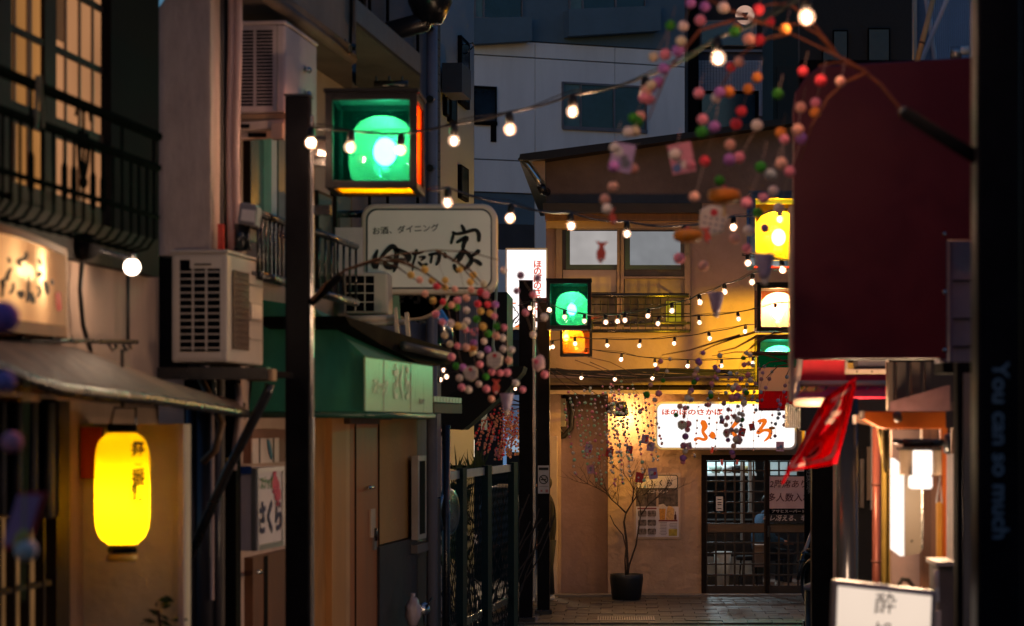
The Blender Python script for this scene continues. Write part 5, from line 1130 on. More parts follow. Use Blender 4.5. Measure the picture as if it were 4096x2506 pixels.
# ================================================================== RIGHT SIDE
rbd = thing('red_board', 'big plain dark red signboard with three screws filling the upper right', 'sign', P(885, 358, 10.9))
redm = mat('board_red', (.10, .004, .014), .4, 0, .15, 1.5, .1, 5, .35, dirt=.35)
fpoly(MB(), [(793.5, 359), (793.5, 110), (796, 92), (806, 76), (820, 66), (975, 57), (990, 56), (990, 240), (947, 240), (947, 359)], 10.9, .07).build('sheet', redm, rbd, bevel=.006)
FB('edge_strip', mat('edge_cream', (.50, .36, .28), .5), rbd, 790.5, 205, 794.3, 401, 11.0, .12)
for py in (234, 292, 350): MB().lathe([(0, .012), (.009, .009), (.011, 0)], P(944.3, py, 10.9), 12, (0, -1, 0)).build('screw', steel, rbd, True)
rbl = thing('right_house', 'narrow shop house of wood and plaster along the right side of the alley', 'building', (2.2, 13, 0))
R1 = Pl(P(962, 0, 9.6).x, 9.6, .06)
FB('grey_wall', mat('grey_blocks', (.30, .28, .33), .8, 0, .2, 3, .3, dirt=.3), rbl, 940, 230, 975, 362, 11.3, .2)
for y in (280, 318, 346): FB('block_joint', black_matt, rbl, 946, y, 972, y+.8, 11.28, .02)
FB('conduit', mat('pipe_slate', (.18, .19, .25)), rbl, 949.5, 242, 953, 362, 11.2, .06)
FB('bracket', black_matt, rbl, 943, 362, 972, 373, 10.8, .3)
FB('back_wall', mat('back_timber', (.05, .035, .03), .7), rbl, 857, 362, 1150, 720, 17, .2)
FB('upper_floor', black_matt, rbl, 800, 60, 1150, 362, 17, .2)
FB('end_wall', black_matt, rbl, 1019, -200, 1150, 800, 9.6, .2)
FB('black_post', black_matt, rbl, 957, 362, 963.5, 720, 9.9, .1)
FB('pillar', mat('grey_pillar', (.22, .19, .17), .7, 0, .2, 3, .2, stretch=(1, 1, .2)), rbl, 963.6, 373, 978, 720, 10.4, .15)
FB('pale_edge', mat('pale_edge', (.62, .5, .45), .4), rbl, 973, 390, 978, 455, 10.35, .04)
for x0, x1, m in ((888, 893, 'w1'), (897, 906, 'w2'), (912, 920, 'w1'), (926, 931, 'w2')): FB('slat', mat('slat_'+m, (.10, .065, .045) if m == 'w1' else (.07, .05, .04), .6), rbl, x0, 362, x1, 410, 13.5, .1)
# red shop awning with white frame under the board
ra = thing('red_shop_awning', 'red cloth shop awning on a cream frame below the red board', 'awning', P(845, 400, 14.5))
rc = mat('awning_red', (.75, .012, .03), .6, 0, .15, 3, .3, 14); rc2 = mat('awning_crimson', (.70, .016, .07), .6, 0, .15, 3, .3, 14)
fpoly(MB(), [(802, 360), (845, 360), (846, 384), (799, 384)], 14.6, .02).build('valance', rc, ra)
fpoly(MB(), [(845, 372), (886, 374), (886, 398), (846, 398)], 14.7, .02).build('valance', mat('awning_dark', (.45, .008, .03), .6), ra)
sl_ = MB(); sl_.add([P(806, 386, 14.9), P(884, 384, 14.9), P(886, 398.5, 14.1), P(796, 399, 14.1)], [(0, 1, 2, 3)]); q = sl_.build('slope_cloth', rc2, ra); q.modifiers.new('t', 'SOLIDIFY').thickness = .01
cream = mat('frame_cream', (.55, .42, .33), .5)
MB().tube([P(798, 383.5, 14.5), P(886, 383.5, 14.5)], .018, 8).build('rail', cream, ra, True)
for px in (806, 816, 826, 845, 856, 868, 880): MB().tube([P(px+3, 383.5, 14.5), P(px, 388, 14.6), P(px-2, 390.5, 14.5)], .006, 5).build('hook', cream, ra)
MB().tube([P(800, 359, 14.45), P(797, 384, 14.45), P(794.5, 399, 14.2)], .02, 8).build('side_tube', cream, ra, True)
MB().tube([P(793, 402, 14.1), P(827, 402, 14.1)], .03, 10).build('roller', mat('roller_cream', (.62, .47, .38), .4), ra, True)
for a in ((845, 361, 848, 374), (848, 369, 889, 374), (886, 360, 889, 369)): FB('frame', cream, ra, *a, 14.4, .04, bevel=.004)
FB('duct', mat('duct_pale', (.5, .42, .36), .5), ra, 858, 360.5, 886, 366, 14.8, .3)
for px in (857, 872): MB().lathe([(0, .006), (.006, 0)], P(px, 371.5, 14.4), 8, (0, -1, 0)).build('screw', black_matt, ra)
al = thing('awning_fill_lamp', 'added shaded bulb lamp under the red shop awning, hidden behind the flag', 'lamp', P(838, 412, 13.7))  # added lamp, unseen behind the flag; warms the bar front and awning
MB().lathe([(.10, 0), (.09, .03), (.03, .08), (.015, .12)], P(838, 411, 13.7), 18).build('shade', mat('enamel_shade', (.4, .36, .3), .4), al, True); MB().ball(P(838, 411, 13.7), .035, 12, 8).build('bulb', em('fill_bulb', (1, .72, .45), 8), al, True)
MB().tube([P(838, 404, 13.7), P(838, 392, 14.0)], .006, 5).build('cord', rubber, al)
point('fill_light', P(838, 416, 13.7), 75, (1, .60, .32), .06, al)
sbx = thing('shutter_box', 'ribbed silver shutter box with a dark blue side below the red awning', 'box', P(812, 428, 19))
FB('box', mat('navy_box', (.008, .016, .045), .5), sbx, 801, 404, 831, 431, 19.1, .3)
FB('end_plate', mat('ribbed_silver', (.45, .42, .38), .25, .9, .25, 3, .3, 40, stretch=(14, 1, .3)), sbx, 788, 404, 801, 428, 19.0, .35)
for k in range(6): FB('rib', steel, sbx, 789+k*2, 404.5, 789.9+k*2, 427.5, 18.97, .03)
# red flag
fg = thing('red_flag', 'red cloth shop flag with pale border blowing to the left below the red board', 'flag', P(825, 430, 11.6))
def fmap(u, v, off=0.0):                                  # u across, v down the flag: bilinear in pixels, with ripples in depth
    a = ((826.5, 398), (857, 380), (837, 464), (787, 472))
    px = (1-v)*((1-u)*a[0][0]+u*a[1][0])+v*((1-u)*a[3][0]+u*a[2][0]); py = (1-v)*((1-u)*a[0][1]+u*a[1][1])+v*((1-u)*a[3][1]+u*a[2][1])
    px += 2.0*math.sin(v*5)*(1-u); Yd = 11.6+.075*math.sin(u*8+v*4)+.04*math.sin(v*10+u*2)+.02*math.sin(u*19-v*6)
    return P(px, py, Yd-off)
NN = 24; vs = [fmap(i/NN, j/NN) for j in range(NN+1) for i in range(NN+1)]
fm_ = MB(); fm_.add(vs, [(j*(NN+1)+i, j*(NN+1)+i+1, (j+1)*(NN+1)+i+1, (j+1)*(NN+1)+i) for j in range(NN) for i in range(NN)])
q = fm_.build('cloth', paper('flag_cloth', (.72, .008, .022), .45), fg, True); q.modifiers.new('t', 'SOLIDIFY').thickness = .004
def flagstroke(sts, m, nm='lettering'):
    b = MB()
    for st in sts:
        q = MB(); q.ribbon([(x, y) for x, y, _ in st], [w_ for *_, w_ in st], Vector((1, 0, 0)), Vector((0, 1, 0)), Vector((0, 0, 0)), .0015)
        b.add([fmap(p.x, p.y, .006+p.z) for p in q.v], q.f)
    return b.build(nm, m, fg)
pinkw2 = paper('flag_pale', (.85, .55, .50), .45)
flagstroke([[(.13, .10, .06), (.5, .09, .06), (.88, .07, .06)], [(.86, .12, .09), (.86, .5, .09), (.86, .86, .08), (.72, .91, .05)], [(.74, .92, .05), (.4, .93, .05), (.12, .94, .05)], [(.08, .12, .07), (.07, .5, .07), (.08, .94, .06)]], pinkw2, 'border')
flagstroke([[(.45, .16, .07), (.6, .2, .08), (.4, .27, .08), (.6, .30, .09), (.35, .38, .07), (.62, .43, .07), (.66, .55, .05)], [(.58, .36, .05), (.74, .34, .05), (.72, .5, .04), (.62, .6, .03), (.55, .44, .04)], [(.34, .80, .05), (.5, .68, .05), (.55, .80, .06), (.35, .87, .04), (.25, .84, .04)]], pinkw2)
flagstroke([[(.5, .23, .05), (.52, .25, .05)], [(.42, .33, .03), (.46, .35, .04)], [(.48, .74, .05), (.45, .80, .06), (.32, .84, .03)]], mat('flag_ink', (.02, .01, .015), .7))
MB().tube([P(782, 484, 11.6), P(826, 398, 11.55), P(856, 378, 11.6)], .008, 6).build('edge_cord', mat('flag_cloth', (.62, .008, .02)), fg)
# vertical black sign with pale characters beside the tavern doors
bs = thing('black_vertical_sign', 'narrow black upright sign with pale outlined characters beside the tavern doors', 'sign', P(809, 597, 27))
FB('board', black_matt, bs, 804.5, 440, 815, 602, 27, .06)
text('お持ち帰り出来ます', P(809.2, 468, 26.99), 6.4/F*27*1.1, mat('dim_print', (.22, .2, .2), .6, bump=0), bs, vert=True)
kn = MB().ball(P(813.5, 500, 26.97), .022, 12, 8).build('knob', steel, bs, True)
um = thing('umbrella', 'closed clear umbrella leaning against the black upright sign', 'umbrella', P(805, 597, 26.5)); MB().tube([P(814, 525, 26.6), P(806, 548, 26.5), P(801, 560, 26.5)], [.01, .022, .006], 8).build('canopy', mat('clear_plastic', (.35, .33, .33), .2), um, True); MB().tube([P(814, 525, 26.6), P(816, 518, 26.6)], .006, 6).build('handle', white_paint, um)
bk = thing('bicycle_pile', 'dark covered bicycle leaning by the foot of the black upright sign', 'bicycle', P(806, 600, 26))
for px, rr_ in ((812, .0), (819, .0)): MB().lathe([(.25, -.02), (.28, 0), (.25, .02), (.23, 0), (.25, -.02)], P(px, 584, 26+.3*(px > 805)), 24, (.9, .35, 0)).build('wheel', rubber, bk, True)
MB().tube([P(798, 580, 26), P(803, 552, 26.1), P(812, 555, 26.3), P(814, 580, 26.4)], .018, 8).build('frame', black_metal, bk, True); MB().tube([P(796, 562, 26), P(805, 560, 26.05)], .012, 6).build('handlebar', black_metal, bk, True); MB().lathe([(.07, 0), (.08, .03), (0, .05)], P(813, 552, 26.3), 14).build('saddle', rubber, bk, True)
# trash can with pale lid
tcn = thing('dustbin', 'black dustbin with a pale lid between the black sign and the steel pole', 'bin', P(823, 600, 22)); c = P(822, 0, 22); c.z = 0
MB().lathe([(.14, 0), (.16, .9), (0, .9)], c, 20).build('body', mat('bin_black2', (.02, .02, .022), .35), tcn, True); MB().lathe([(.165, .9), (.17, .94), (.1, .97), (0, .975)], c, 20).build('lid', mat('bin_lid', (.3, .28, .3), .5), tcn, True)
# big round dark steel pole
sp_ = thing('steel_pole', 'thick round dark steel pole right of the red flag', 'pole', P(847, 597, 13.5)); c = P(847, 0, 13.5); c.z = 0
MB().tube([c, c+Z3*P(0, 398, 13.5).z], .062, 32).build('shaft', mat('dark_steel', (.035, .035, .04), .22, .6, .4, 3, .05, stretch=(1, 1, .2)), sp_, True)
MB().tube([c+Z3*.0, c+Z3*.05], .09, 24).build('foot', black_metal, sp_, True)
db2 = thing('dark_sliding_screen', 'dark doorway with thin silver edged notices between the steel pole and the copper pipe', 'doorway', P(862, 600, 15.5)); FB('panel', dark_void, db2, 857, 418, 873, 720, 15.6, .1); FB('frame', mat('frame_silver2', (.4, .38, .36), .4), db2, 871, 418, 873, 510, 15.5, .06); FB('frame', mat('frame_silver2', (.4, .38, .36)), db2, 857, 416, 873, 418, 15.5, .06)
FB('notice', mat('notice_brown', (.09, .06, .05), .4), db2, 860, 459, 864, 508, 15.55, .02); FB('notice', mat('notice_tan', (.16, .10, .06), .5), db2, 867, 447, 871, 500, 15.5, .02)
cp = thing('copper_pipe', 'shiny copper-red drain pipe beside the olive curtain', 'pipe', P(877, 597, 14.2)); MB().tube([P(876.5, 428, 14.2), P(876.5, 720, 14.2)], .025, 14).build('pipe', mat('copper_paint', (.28, .085, .06), .3, .3), cp, True)
for y in (483, 560): MB().tube([P(876.5, y, 14.2), P(876.5, y+2.5, 14.2)], .03, 12).build('clip', mat('copper_clip', (.2, .07, .05), .4), cp, True)
oc_ = thing('olive_curtain', 'olive green hanging curtain beside the lit upright box sign', 'curtain', P(890, 590, 14))
b = MB(); vs = []
for i in range(21):
    px = 881.5+i*1.2; vs += [P(px-(1.5 if i > 14 else 0), 430, 14+.05*math.sin(i*1.5)), P(px+(.0), 720, 14+.05*math.sin(i*1.5+.4))]
b.add(vs, [(2*i, 2*i+1, 2*i+3, 2*i+2) for i in range(20)]); q = b.build('cloth', mat('olive_cloth', (.20, .135, .022), .85, 0, .2, 4, .2), oc_, True); q.modifiers.new('t', 'SOLIDIFY').thickness = .006
b = MB(); vs = []
for i in range(13):
    px = 878+i*2; vs += [P(px, 428, 13.6+.05*math.sin(i*2)), P(px+(3 if i < 6 else -1), 455+18*abs(math.sin(i*.55)), 13.6+.05*math.sin(i*2+1))]
b.add(vs, [(2*i, 2*i+1, 2*i+3, 2*i+2) for i in range(12)]); q = b.build('swag', mat('swag_cloth', (.26, .19, .07), .85, 0, .2, 4, .2), oc_, True); q.modifiers.new('t', 'SOLIDIFY').thickness = .006
# lit upright box sign (edge-on) on the right
lb = thing('lit_upright_box', 'upright white lit box sign seen edge-on with a grey metal side', 'sign', P(907, 552, 12.3))
A0 = P(904, 556, 12.0); A1 = P(894, 549, 12.9)
top_ = Z3*(P(0, 466, 12.0).z-A0.z); topb = P(0, 458, 12.9).z-A1.z
b = MB(); b.add([A0, A1, A1+Z3*topb, A0+top_], [(0, 1, 2, 3)]); q = b.build('face', em('box_white', (1, .86, .76), 1.5), lb); m_ = q.modifiers.new('t', 'SOLIDIFY'); m_.thickness = .02
fpoly(MB(), [(904.6, 556.5), (920.5, 553), (922, 549), (922, 472), (904.6, 464)], 12.0, .03).build('side', mat('box_beige', (.16, .125, .095), .5, 0, .08, 3, 0), lb)
FB('trim', steel, lb, 921.5, 472, 923, 549, 11.98, .05); MB().lathe([(0, .005), (.006, 0)], P(912, 541, 11.99), 8, (0, -1, 0)).build('screw', black_matt, lb)
point('box_glow', (A0+A1)/2+Vector((-.22, -.1, .25)), 60, (1, .66, .40), .12, lb)
dw = thing('timber_door_front', 'brown timber door front with orange uprights behind the wall lantern', 'building', P(935, 597, 12.8))
FB('pink_wall', mat('pink_wall3', (.30, .2, .17), .8), dw, 892, 430, 925, 720, 13.4, .1)
for x0, x1, m, y0 in ((922.5, 931, mat('timber_brown', (.17, .07, .035), .5, 0, .25, 5, .1, stretch=(1, 1, .2)), 420), (931.2, 938, mat('timber_red', (.24, .10, .05), .5, 0, .25, 5, .1, stretch=(1, 1, .2)), 420), (942.2, 947.5, mat('orange_upright', (.7, .14, .006), .5, 0, .12, 4, .1), 428), (953.6, 957, mat('timber_dark', (.16, .05, .02), .5), 428)): FB('upright', m, dw, x0, y0, x1, 720, 12.8, .12)
FB('lit_upright', mat('white_upright', (.72, .58, .48), .5), dw, 947.7, 454, 953.4, 720, 12.75, .12)
FB('stick', mat('orange_stick', (.65, .26, .02), .5), dw, 937.5, 502, 942, 560, 12.6, .06); MB().tube([P(936.5, 503, 12.6), P(940, 476, 12.6), P(942, 503, 12.6)], .006, 5).build('cord', cream, dw)
FB('lintel', mat('lintel_dark', (.09, .06, .05), .6), dw, 895, 402, 957, 410.5, 13.2, .2)
hz = thing('torn_poster', 'faded pink and white torn poster above the orange beam', 'poster', P(930, 410, 12.5)); fpoly(MB(), [(890, 411), (890, 402), (945, 386), (950, 385), (950, 411)], 12.5, .01).build('sheet', mat('torn_pink', (.18, .09, .09), .5, 0, .35, 5, .1), hz)
# orange beam
ob = thing('orange_beam', 'bright orange wooden beam with a tapered end above the wall lantern', 'beam', P(905, 428, 12))
fpoly(MB(), [(864.5, 411.5), (864.5, 419), (880, 427.5), (886, 428.8), (946, 428.8), (946, 411.5)], 12.0, .16).build('board', mat('orange_paint', (.80, .17, .004), .5, 0, .1, 3, .08), ob, bevel=.005)
FB('end_cap', cream, ob, 863, 411, 864.6, 419.5, 11.98, .18); MB().tube([P(898, 420, 11.97), P(897, 414, 11.95)], .022, 10).build('peg', brown_wood, ob, True)
FB('end_cap', cream, ob, 854.5, 415, 856, 424, 12.6, .1); fpoly(MB(), [(856, 415), (864, 415), (880, 427), (856, 422)], 12.7, .1).build('board', mat('beam_dark', (.14, .06, .03), .6), ob)
# wall lantern with ribbed glass
wl = thing('wall_lantern', 'bright white tube wall lantern with ribbed grey glass shades on a black arm', 'lamp', P(923, 490, 11.6))
MB().lathe([(.0, .03), (.045, .025), (.052, 0)], P(949.5, 444, 11.6), 20, (-1, 0, 0), 1, 1).build('mount', black_metal, wl, True)
MB().tube([P(948, 443, 11.6), P(932, 443, 11.6), P(903, 443, 11.6)], [.018, .02, .022], 10).build('arm', black_metal, wl, True); MB().tube([P(893, 441, 11.6), P(905, 442, 11.6)], .012, 8).build('arm', black_metal, wl, True)
rg_ = mat('ribbed_glass', (.30, .22, .16), .25, .2, .1, 3, 0)
for x0, x1 in ((900, 913.5), (933.3, 941.5)):
    FB('shade', rg_, wl, x0, 450, x1, 475, 11.62, .02)
    k = x0
    while k < x1-.8: FB('rib', rg_, wl, k, 450.3, k+.8, 474.7, 11.6, .02); k += 1.7
FB('cap', black_metal, wl, 899, 447.5, 942, 450, 11.55, .12)
tube_e = em('tube_white', (1, .86, .76), 1.8)
fpoly(MB(), rrect(914, 450.5, 932.5, 475.5, 2), 11.56, .08).build('tube', tube_e, wl, bevel=.01); fpoly(MB(), rrect(910.5, 475.7, 932.7, 489, 3), 11.54, .1).build('tube', tube_e, wl, bevel=.015)
point('lantern_light', P(921, 497, 11.5), 26, (1, .66, .38), .07, wl)
gb_ = thing('grey_cabinet', 'grey utility cabinet with a pale top beside the black post on the right', 'cabinet', P(948, 600, 11)); FB('body', mat('cabinet_grey', (.12, .10, .10), .5), gb_, 938, 566, 957, 720, 11, .3, bevel=.005); FB('top', mat('cabinet_top', (.5, .4, .35), .5), gb_, 936, 562, 957, 566, 10.95, .36); FB('paper', white_paint, gb_, 935, 588, 939.5, 602, 10.9, .02); FB('paper', mat('pale_edge', (.62, .5, .45)), gb_, 936, 611, 941, 640, 10.9, .02); MB().tube([P(936.5, 570, 10.95), P(936.5, 590, 10.95)], .012, 8).build('hose', mat('pale_edge', (.62, .5, .45)), gb_, True)
ht = thing('cane_chair', 'dark curved chair back showing above the lit standing sign', 'chair', P(908, 600, 12.6)); MB().tube([P(899, 720, 12.6), P(899, 585, 12.6), P(902, 579, 12.6), P(908, 580, 12.6), P(914, 587, 12.6), P(916, 720, 12.6)], .012, 8).build('back_frame', dark_wood, ht, True); FB('back_slat', dark_wood, ht, 900, 598, 915, 603, 12.6, .02)
# lit standing sign at the bottom right
ls = thing('lit_standing_sign', 'pinkish white lit standing sign with small brush characters at the bottom right', 'sign', P(884, 660, 9.2))
fr_poly = [(829.5, 690), (833.5, 579.5), (937, 591.5), (933, 690)]
fpoly(MB(), fr_poly, 9.2, .10).build('case', mat('sign_grey', (.24, .21, .23), .35, .5), ls, bevel=.012)
fpoly(MB(), [(834.5, 690), (838, 586), (931.5, 596.3), (928.5, 690)], 9.192, .01).build('face', em('stand_face', (1, .79, .63), .92, .10, 1.6), ls)
ibk = mat('brush_brown', (.10, .04, .05), .8, bump=0)
text('酔', P(884.5, 605, 9.186), .085, ibk, ls, shear=.1); text('処', P(884, 634, 9.186), .085, ibk, ls)
MB().box(P(834, 690, 9.2)-Z3*.35, P(930, 690, 9.3)).build('legs', black_metal, ls)
# holder rod for the blossom branch on the near right post
hr = thing('branch_holder', 'thick black rod slanting up from the nearest right post in front of the red board', 'holder', P(975, 160, 7.6)); MB().tube([P(980, 160, 7.55), P(940, 135, 7.6), P(905, 113, 7.65)], .022, 10).build('rod', black_matt, hr, True); MB().tube([P(906, 114, 7.65), P(900, 110, 7.65)], .015, 8).build('tip', black_metal, hr, True)
# ================================================================== LEFT, FAR: fence and the side lot
Lf = Pl(L1.at(440, 0).x, L1.at(440, 0).y, .095)
fn = thing('chain_link_fence', 'green chain-link fence with pale top rails between the bar front and the far lamp post', 'fence', Lf.at(480, 0))
tealp = mat('fence_teal', (.006, .018, .02), .7, 0, .2, 5, .05, spec=.1)
zt_ = Lf.z(452, 471); 
for x0, x1 in ((447, 463), (467, 487), (493, 513)): Lf.rect(MB(), x0, x1, zt_-.07, zt_, .03, .04).build('top_rail', mat('rail_pale', (.62, .56, .48), .35, .4, .15, 8, .1), fn)
for px in (465, 490, 516): Lf.rect(MB(), px-2, px+2, 0, zt_+.02, .06, .06).build('post', tealp, fn)
Lf.rect(MB(), 446, 520, .62, .68, .02, .03).build('rail', black_metal, fn)
wire = MB(); La, Lb = 0.0, (Lf.at(520, 0)-Lf.at(446, 0)).length; o0 = Lf.at(446, 0); hh = zt_-.08; s_ = .10
n = int((Lb+hh)/s_)
for k in range(-int(hh/s_), n):
    for sg_ in (1, -1):
        u0 = k*s_; pts = []
        a0, a1 = (u0, u0+hh*.62) if sg_ > 0 else (u0+hh*.62, u0)
        m_ = 6
        for i in range(m_+1):
            t = i/m_; u_ = a0+(a1-a0)*t
            if 0 <= u_ <= Lb: pts.append(o0+Lf.d*u_+Z3*(hh*t)+Lf.n*(.004*sg_))
        if len(pts) > 1: wire.tube(pts, .0035, 3)
wo = wire.build('mesh_wire', tealp, fn); wo['kind'] = 'stuff'
# tile-edged eave and black canopy beyond
tv = thing('tiled_eave', 'short tiled eave catching warm light at the corner of the bar front', 'eave', Lf.at(447, 2.6))
for k in range(9): Lf.rect(MB(), 434+k*3.1, 436.7+k*3.1, Lf.z(440, 404.5), Lf.z(440, 399.5), .35, .2).build('tile', mat('eave_tile', (.5, .40, .32), .35, 0, .2, 6, .1), tv)
Lf.rect(MB(), 434, 462, Lf.z(440, 414), Lf.z(440, 405), .33, .3).build('fascia', mat('fascia_brown', (.10, .05, .03), .6, 0, .3, 8, .1), tv)
bcy = thing('black_canopy', 'sagging black canvas canopy over the fence', 'canopy', P(470, 400, 25)); fpoly(MB(), [(428, 405), (468, 385), (486, 372), (512, 366), (524, 366), (522, 372), (505, 392), (470, 424), (462, 430), (430, 428)], 25.0, 1.0).build('sheet', mat('canvas_black', (.008, .008, .009), .9), bcy)
ftl = thing('upper_dark_store', 'dark upper storey with a louvre and pipes beyond the round sign', 'building', P(480, 400, 27)); fpoly(MB(), [(430, 292), (507, 292), (507, 400), (430, 400)], 27.2, 1.5).build('wall', mat('store_dark', (.010, .011, .014), .8), ftl)
FB('louvre_frame', mat('louvre_grey', (.30, .33, .40), .5), ftl, 459, 296, 478, 350, 27.1, .05)
for k in range(8): FB('louvre', mat('louvre_grey', (.30, .33, .40)), ftl, 460+k*2.2, 297, 461+k*2.2, 349, 27.07, .04)
MB().tube([P(497, 266, 27.1), P(496, 300, 27.1), P(493, 345, 27.1), P(497, 362, 27.1)], .02, 6).build('pipe', mat('mint_pipe', (.4, .55, .42), .3), ftl)
lot = thing('far_alley_shops', 'far alley shops glowing beyond the fence, timber beside blue glass', 'building', P(490, 597, 42))
FB('back_wall', mat('far_dark', (.012, .014, .02), .8), lot, 400, 340, 560, 720, 47, .3)
FB('timber_wall', mat('far_timber', (.30, .14, .045), .6, 0, .3, 4, .1), lot, 448, 408, 461, 470, 41, .2); FB('timber_post', mat('far_timber2', (.42, .2, .07), .6), lot, 461, 412, 463.5, 470, 40.8, .2)
FB('blue_post', em('far_blue_glow', (.22, .42, .75), .45), lot, 503, 395, 506, 470, 40, .2); FB('glass', em('far_glass_glow', (.22, .30, .50), .22, .6, 1.5), lot, 506, 395, 519, 440, 41, .1)  # post and glass emit blue in place of light falling on them
FB('white_box', em('far_box_glow', (.50, .72, .95), .5), lot, 507, 437, 519, 452, 40.5, .2); FB('white_panel', mat('far_white2', (.4, .38, .42), .5), lot, 481, 404, 487, 430, 42, .1)  # white box emits as well, for a cool glow
FB('low_wall', mat('low_pale', (.34, .31, .36), .6), lot, 446, 535, 520, 552, 39, .2); FB('low_dark', mat('low_dark', (.05, .06, .08), .6), lot, 446, 552, 520, 720, 39, .2); FB('sill', mat('low_tan', (.25, .15, .08), .6), lot, 492, 552, 520, 578, 38.9, .1)
vn = thing('blue_van', 'dark blue parked van dimly seen through the fence', 'van', P(490, 560, 33))
b = MB(); fpoly(b, [(478, 562), (478, 512), (482, 497), (487, 488), (505, 486), (514, 492), (520, 512), (520, 562)], 33, 1.2); b.build('body', mat('van_blue', (.03, .06, .12), .3, .3), vn, bevel=.05)
fpoly(MB(), [(484, 508), (487, 493), (504, 491), (511, 508)], 32.98, .03).build('window', mat('van_glass', (.05, .08, .12), .1), vn); FB('lamp', mat('van_lens', (.5, .52, .56), .2), vn, 497, 484, 512, 488, 32.95, .03, bevel=.01)
for px in (487, 512): MB().lathe([(.26, -.1), (.29, 0), (.26, .1), (0, .1)], P(px, 562, 33), 20, (0, -1, 0)).build('wheel', rubber, vn, True)
fls = thing('far_lit_sign', 'small round-topped white lit sign with black marks behind the fence', 'sign', P(468, 456, 39))
fpoly(MB(), [(463, 457), (463, 440), (465, 437), (472, 437), (474, 440), (474, 457)], 39, .1).build('face', em('far_sign_white', (1, .85, .65), 1.6), fls); FB('frame', black_matt, fls, 462.5, 457, 474.5, 458.2, 38.98, .14)
for x, y in ((464, 443), (465.5, 452), (470, 451)): MB().tube([P(x, y, 38.97), P(x+2.5, y+2, 38.97), P(x, y+3.5, 38.97)], .02, 5).build('lettering', ink, fls)
point('far_glow', P(470, 440, 38.2), 150, (1, .72, .42), .15, fls)
pln = thing('spiky_plants', 'spiky dark plants along the top of the fence', 'plant', P(480, 470, 26)); b = MB(); rr = random.Random(2)
for px in (457, 476, 483, 470):
    for k in range(9):
        c = P(px+rr.uniform(-2, 2), 470, 26); d = Vector((rr.uniform(-.12, .12), rr.uniform(-.05, .05), rr.uniform(.1, .28))); b.add([c-Vector((.012, 0, 0)), c+Vector((.012, 0, 0)), c+d], [(0, 1, 2)])
b.build('leaves', mat('leaf_dark', (.03, .06, .018)), pln); FB('planter', black_matt, pln, 450, 465.5, 512, 469, 26.1, .2)
shr = thing('bare_shrub', 'tangle of bare twigs and dark leaves behind the chain-link fence', 'shrub', P(470, 597, 26)); b = MB(); rr = random.Random(12)
for k in range(34):
    p = P(rr.uniform(450, 512), 640, 26+rr.uniform(0, 1)); q = [p]
    d = Vector((rr.uniform(-.25, .25), 0, 1))
    for i in range(6): d += Vector((rr.uniform(-.35, .35), rr.uniform(-.1, .1), 0)); q.append(q[-1]+d.normalized()*rr.uniform(.16, .34))
    b.tube(q, .008, 4)
b.build('twigs', bark, shr); b = MB()
for k in range(260):
    c = P(rr.gauss(457, 5), rr.uniform(485, 560), 26.3+rr.uniform(-.3, .3)); a = rr.uniform(0, 6.3); d = Vector((math.cos(a), 0, math.sin(a)))*.07; nn = Vector((-d.z, .02, d.x))*.3; b.add([c-d, c+nn, c+d, c-nn], [(0, 1, 2, 3)])
b.build('leaves', mat('leaf_dark', (.03, .06, .018)), shr)
# small far lamps
fl1, _ = box_lamp('tiny green box lamp glimpsed past the end of the green awning', 439, 364, 454, 384, 27.5, 'green', 'green', 'green', g1, 14, gglow=.8)
fl2, _ = box_lamp('tiny purple box lamp in the far alley', 498.5, 365, 509.5, 376, 40, 'purple', 'purple', 'purple', (.35, .3, 1), 14, gglow=.7)
fl3, _ = box_lamp('tiny yellow box lamp below the purple one in the far alley', 498, 377, 511, 394.5, 41, 'yellow', 'yellow', 'lime', (1, .75, .1), 20, gglow=.9)
fl4, _ = box_lamp('tiny green box lamp beside the purple one in the far alley', 512, 366, 519, 375, 42, 'green', 'purple', 'green', g1, 10, gglow=.9)
fb = thing('string_lights', 'tiny string of bulbs in the far alley beyond the green awning', 'string lights', P(447, 375, 26.8), 'strings of bulbs across the alley')

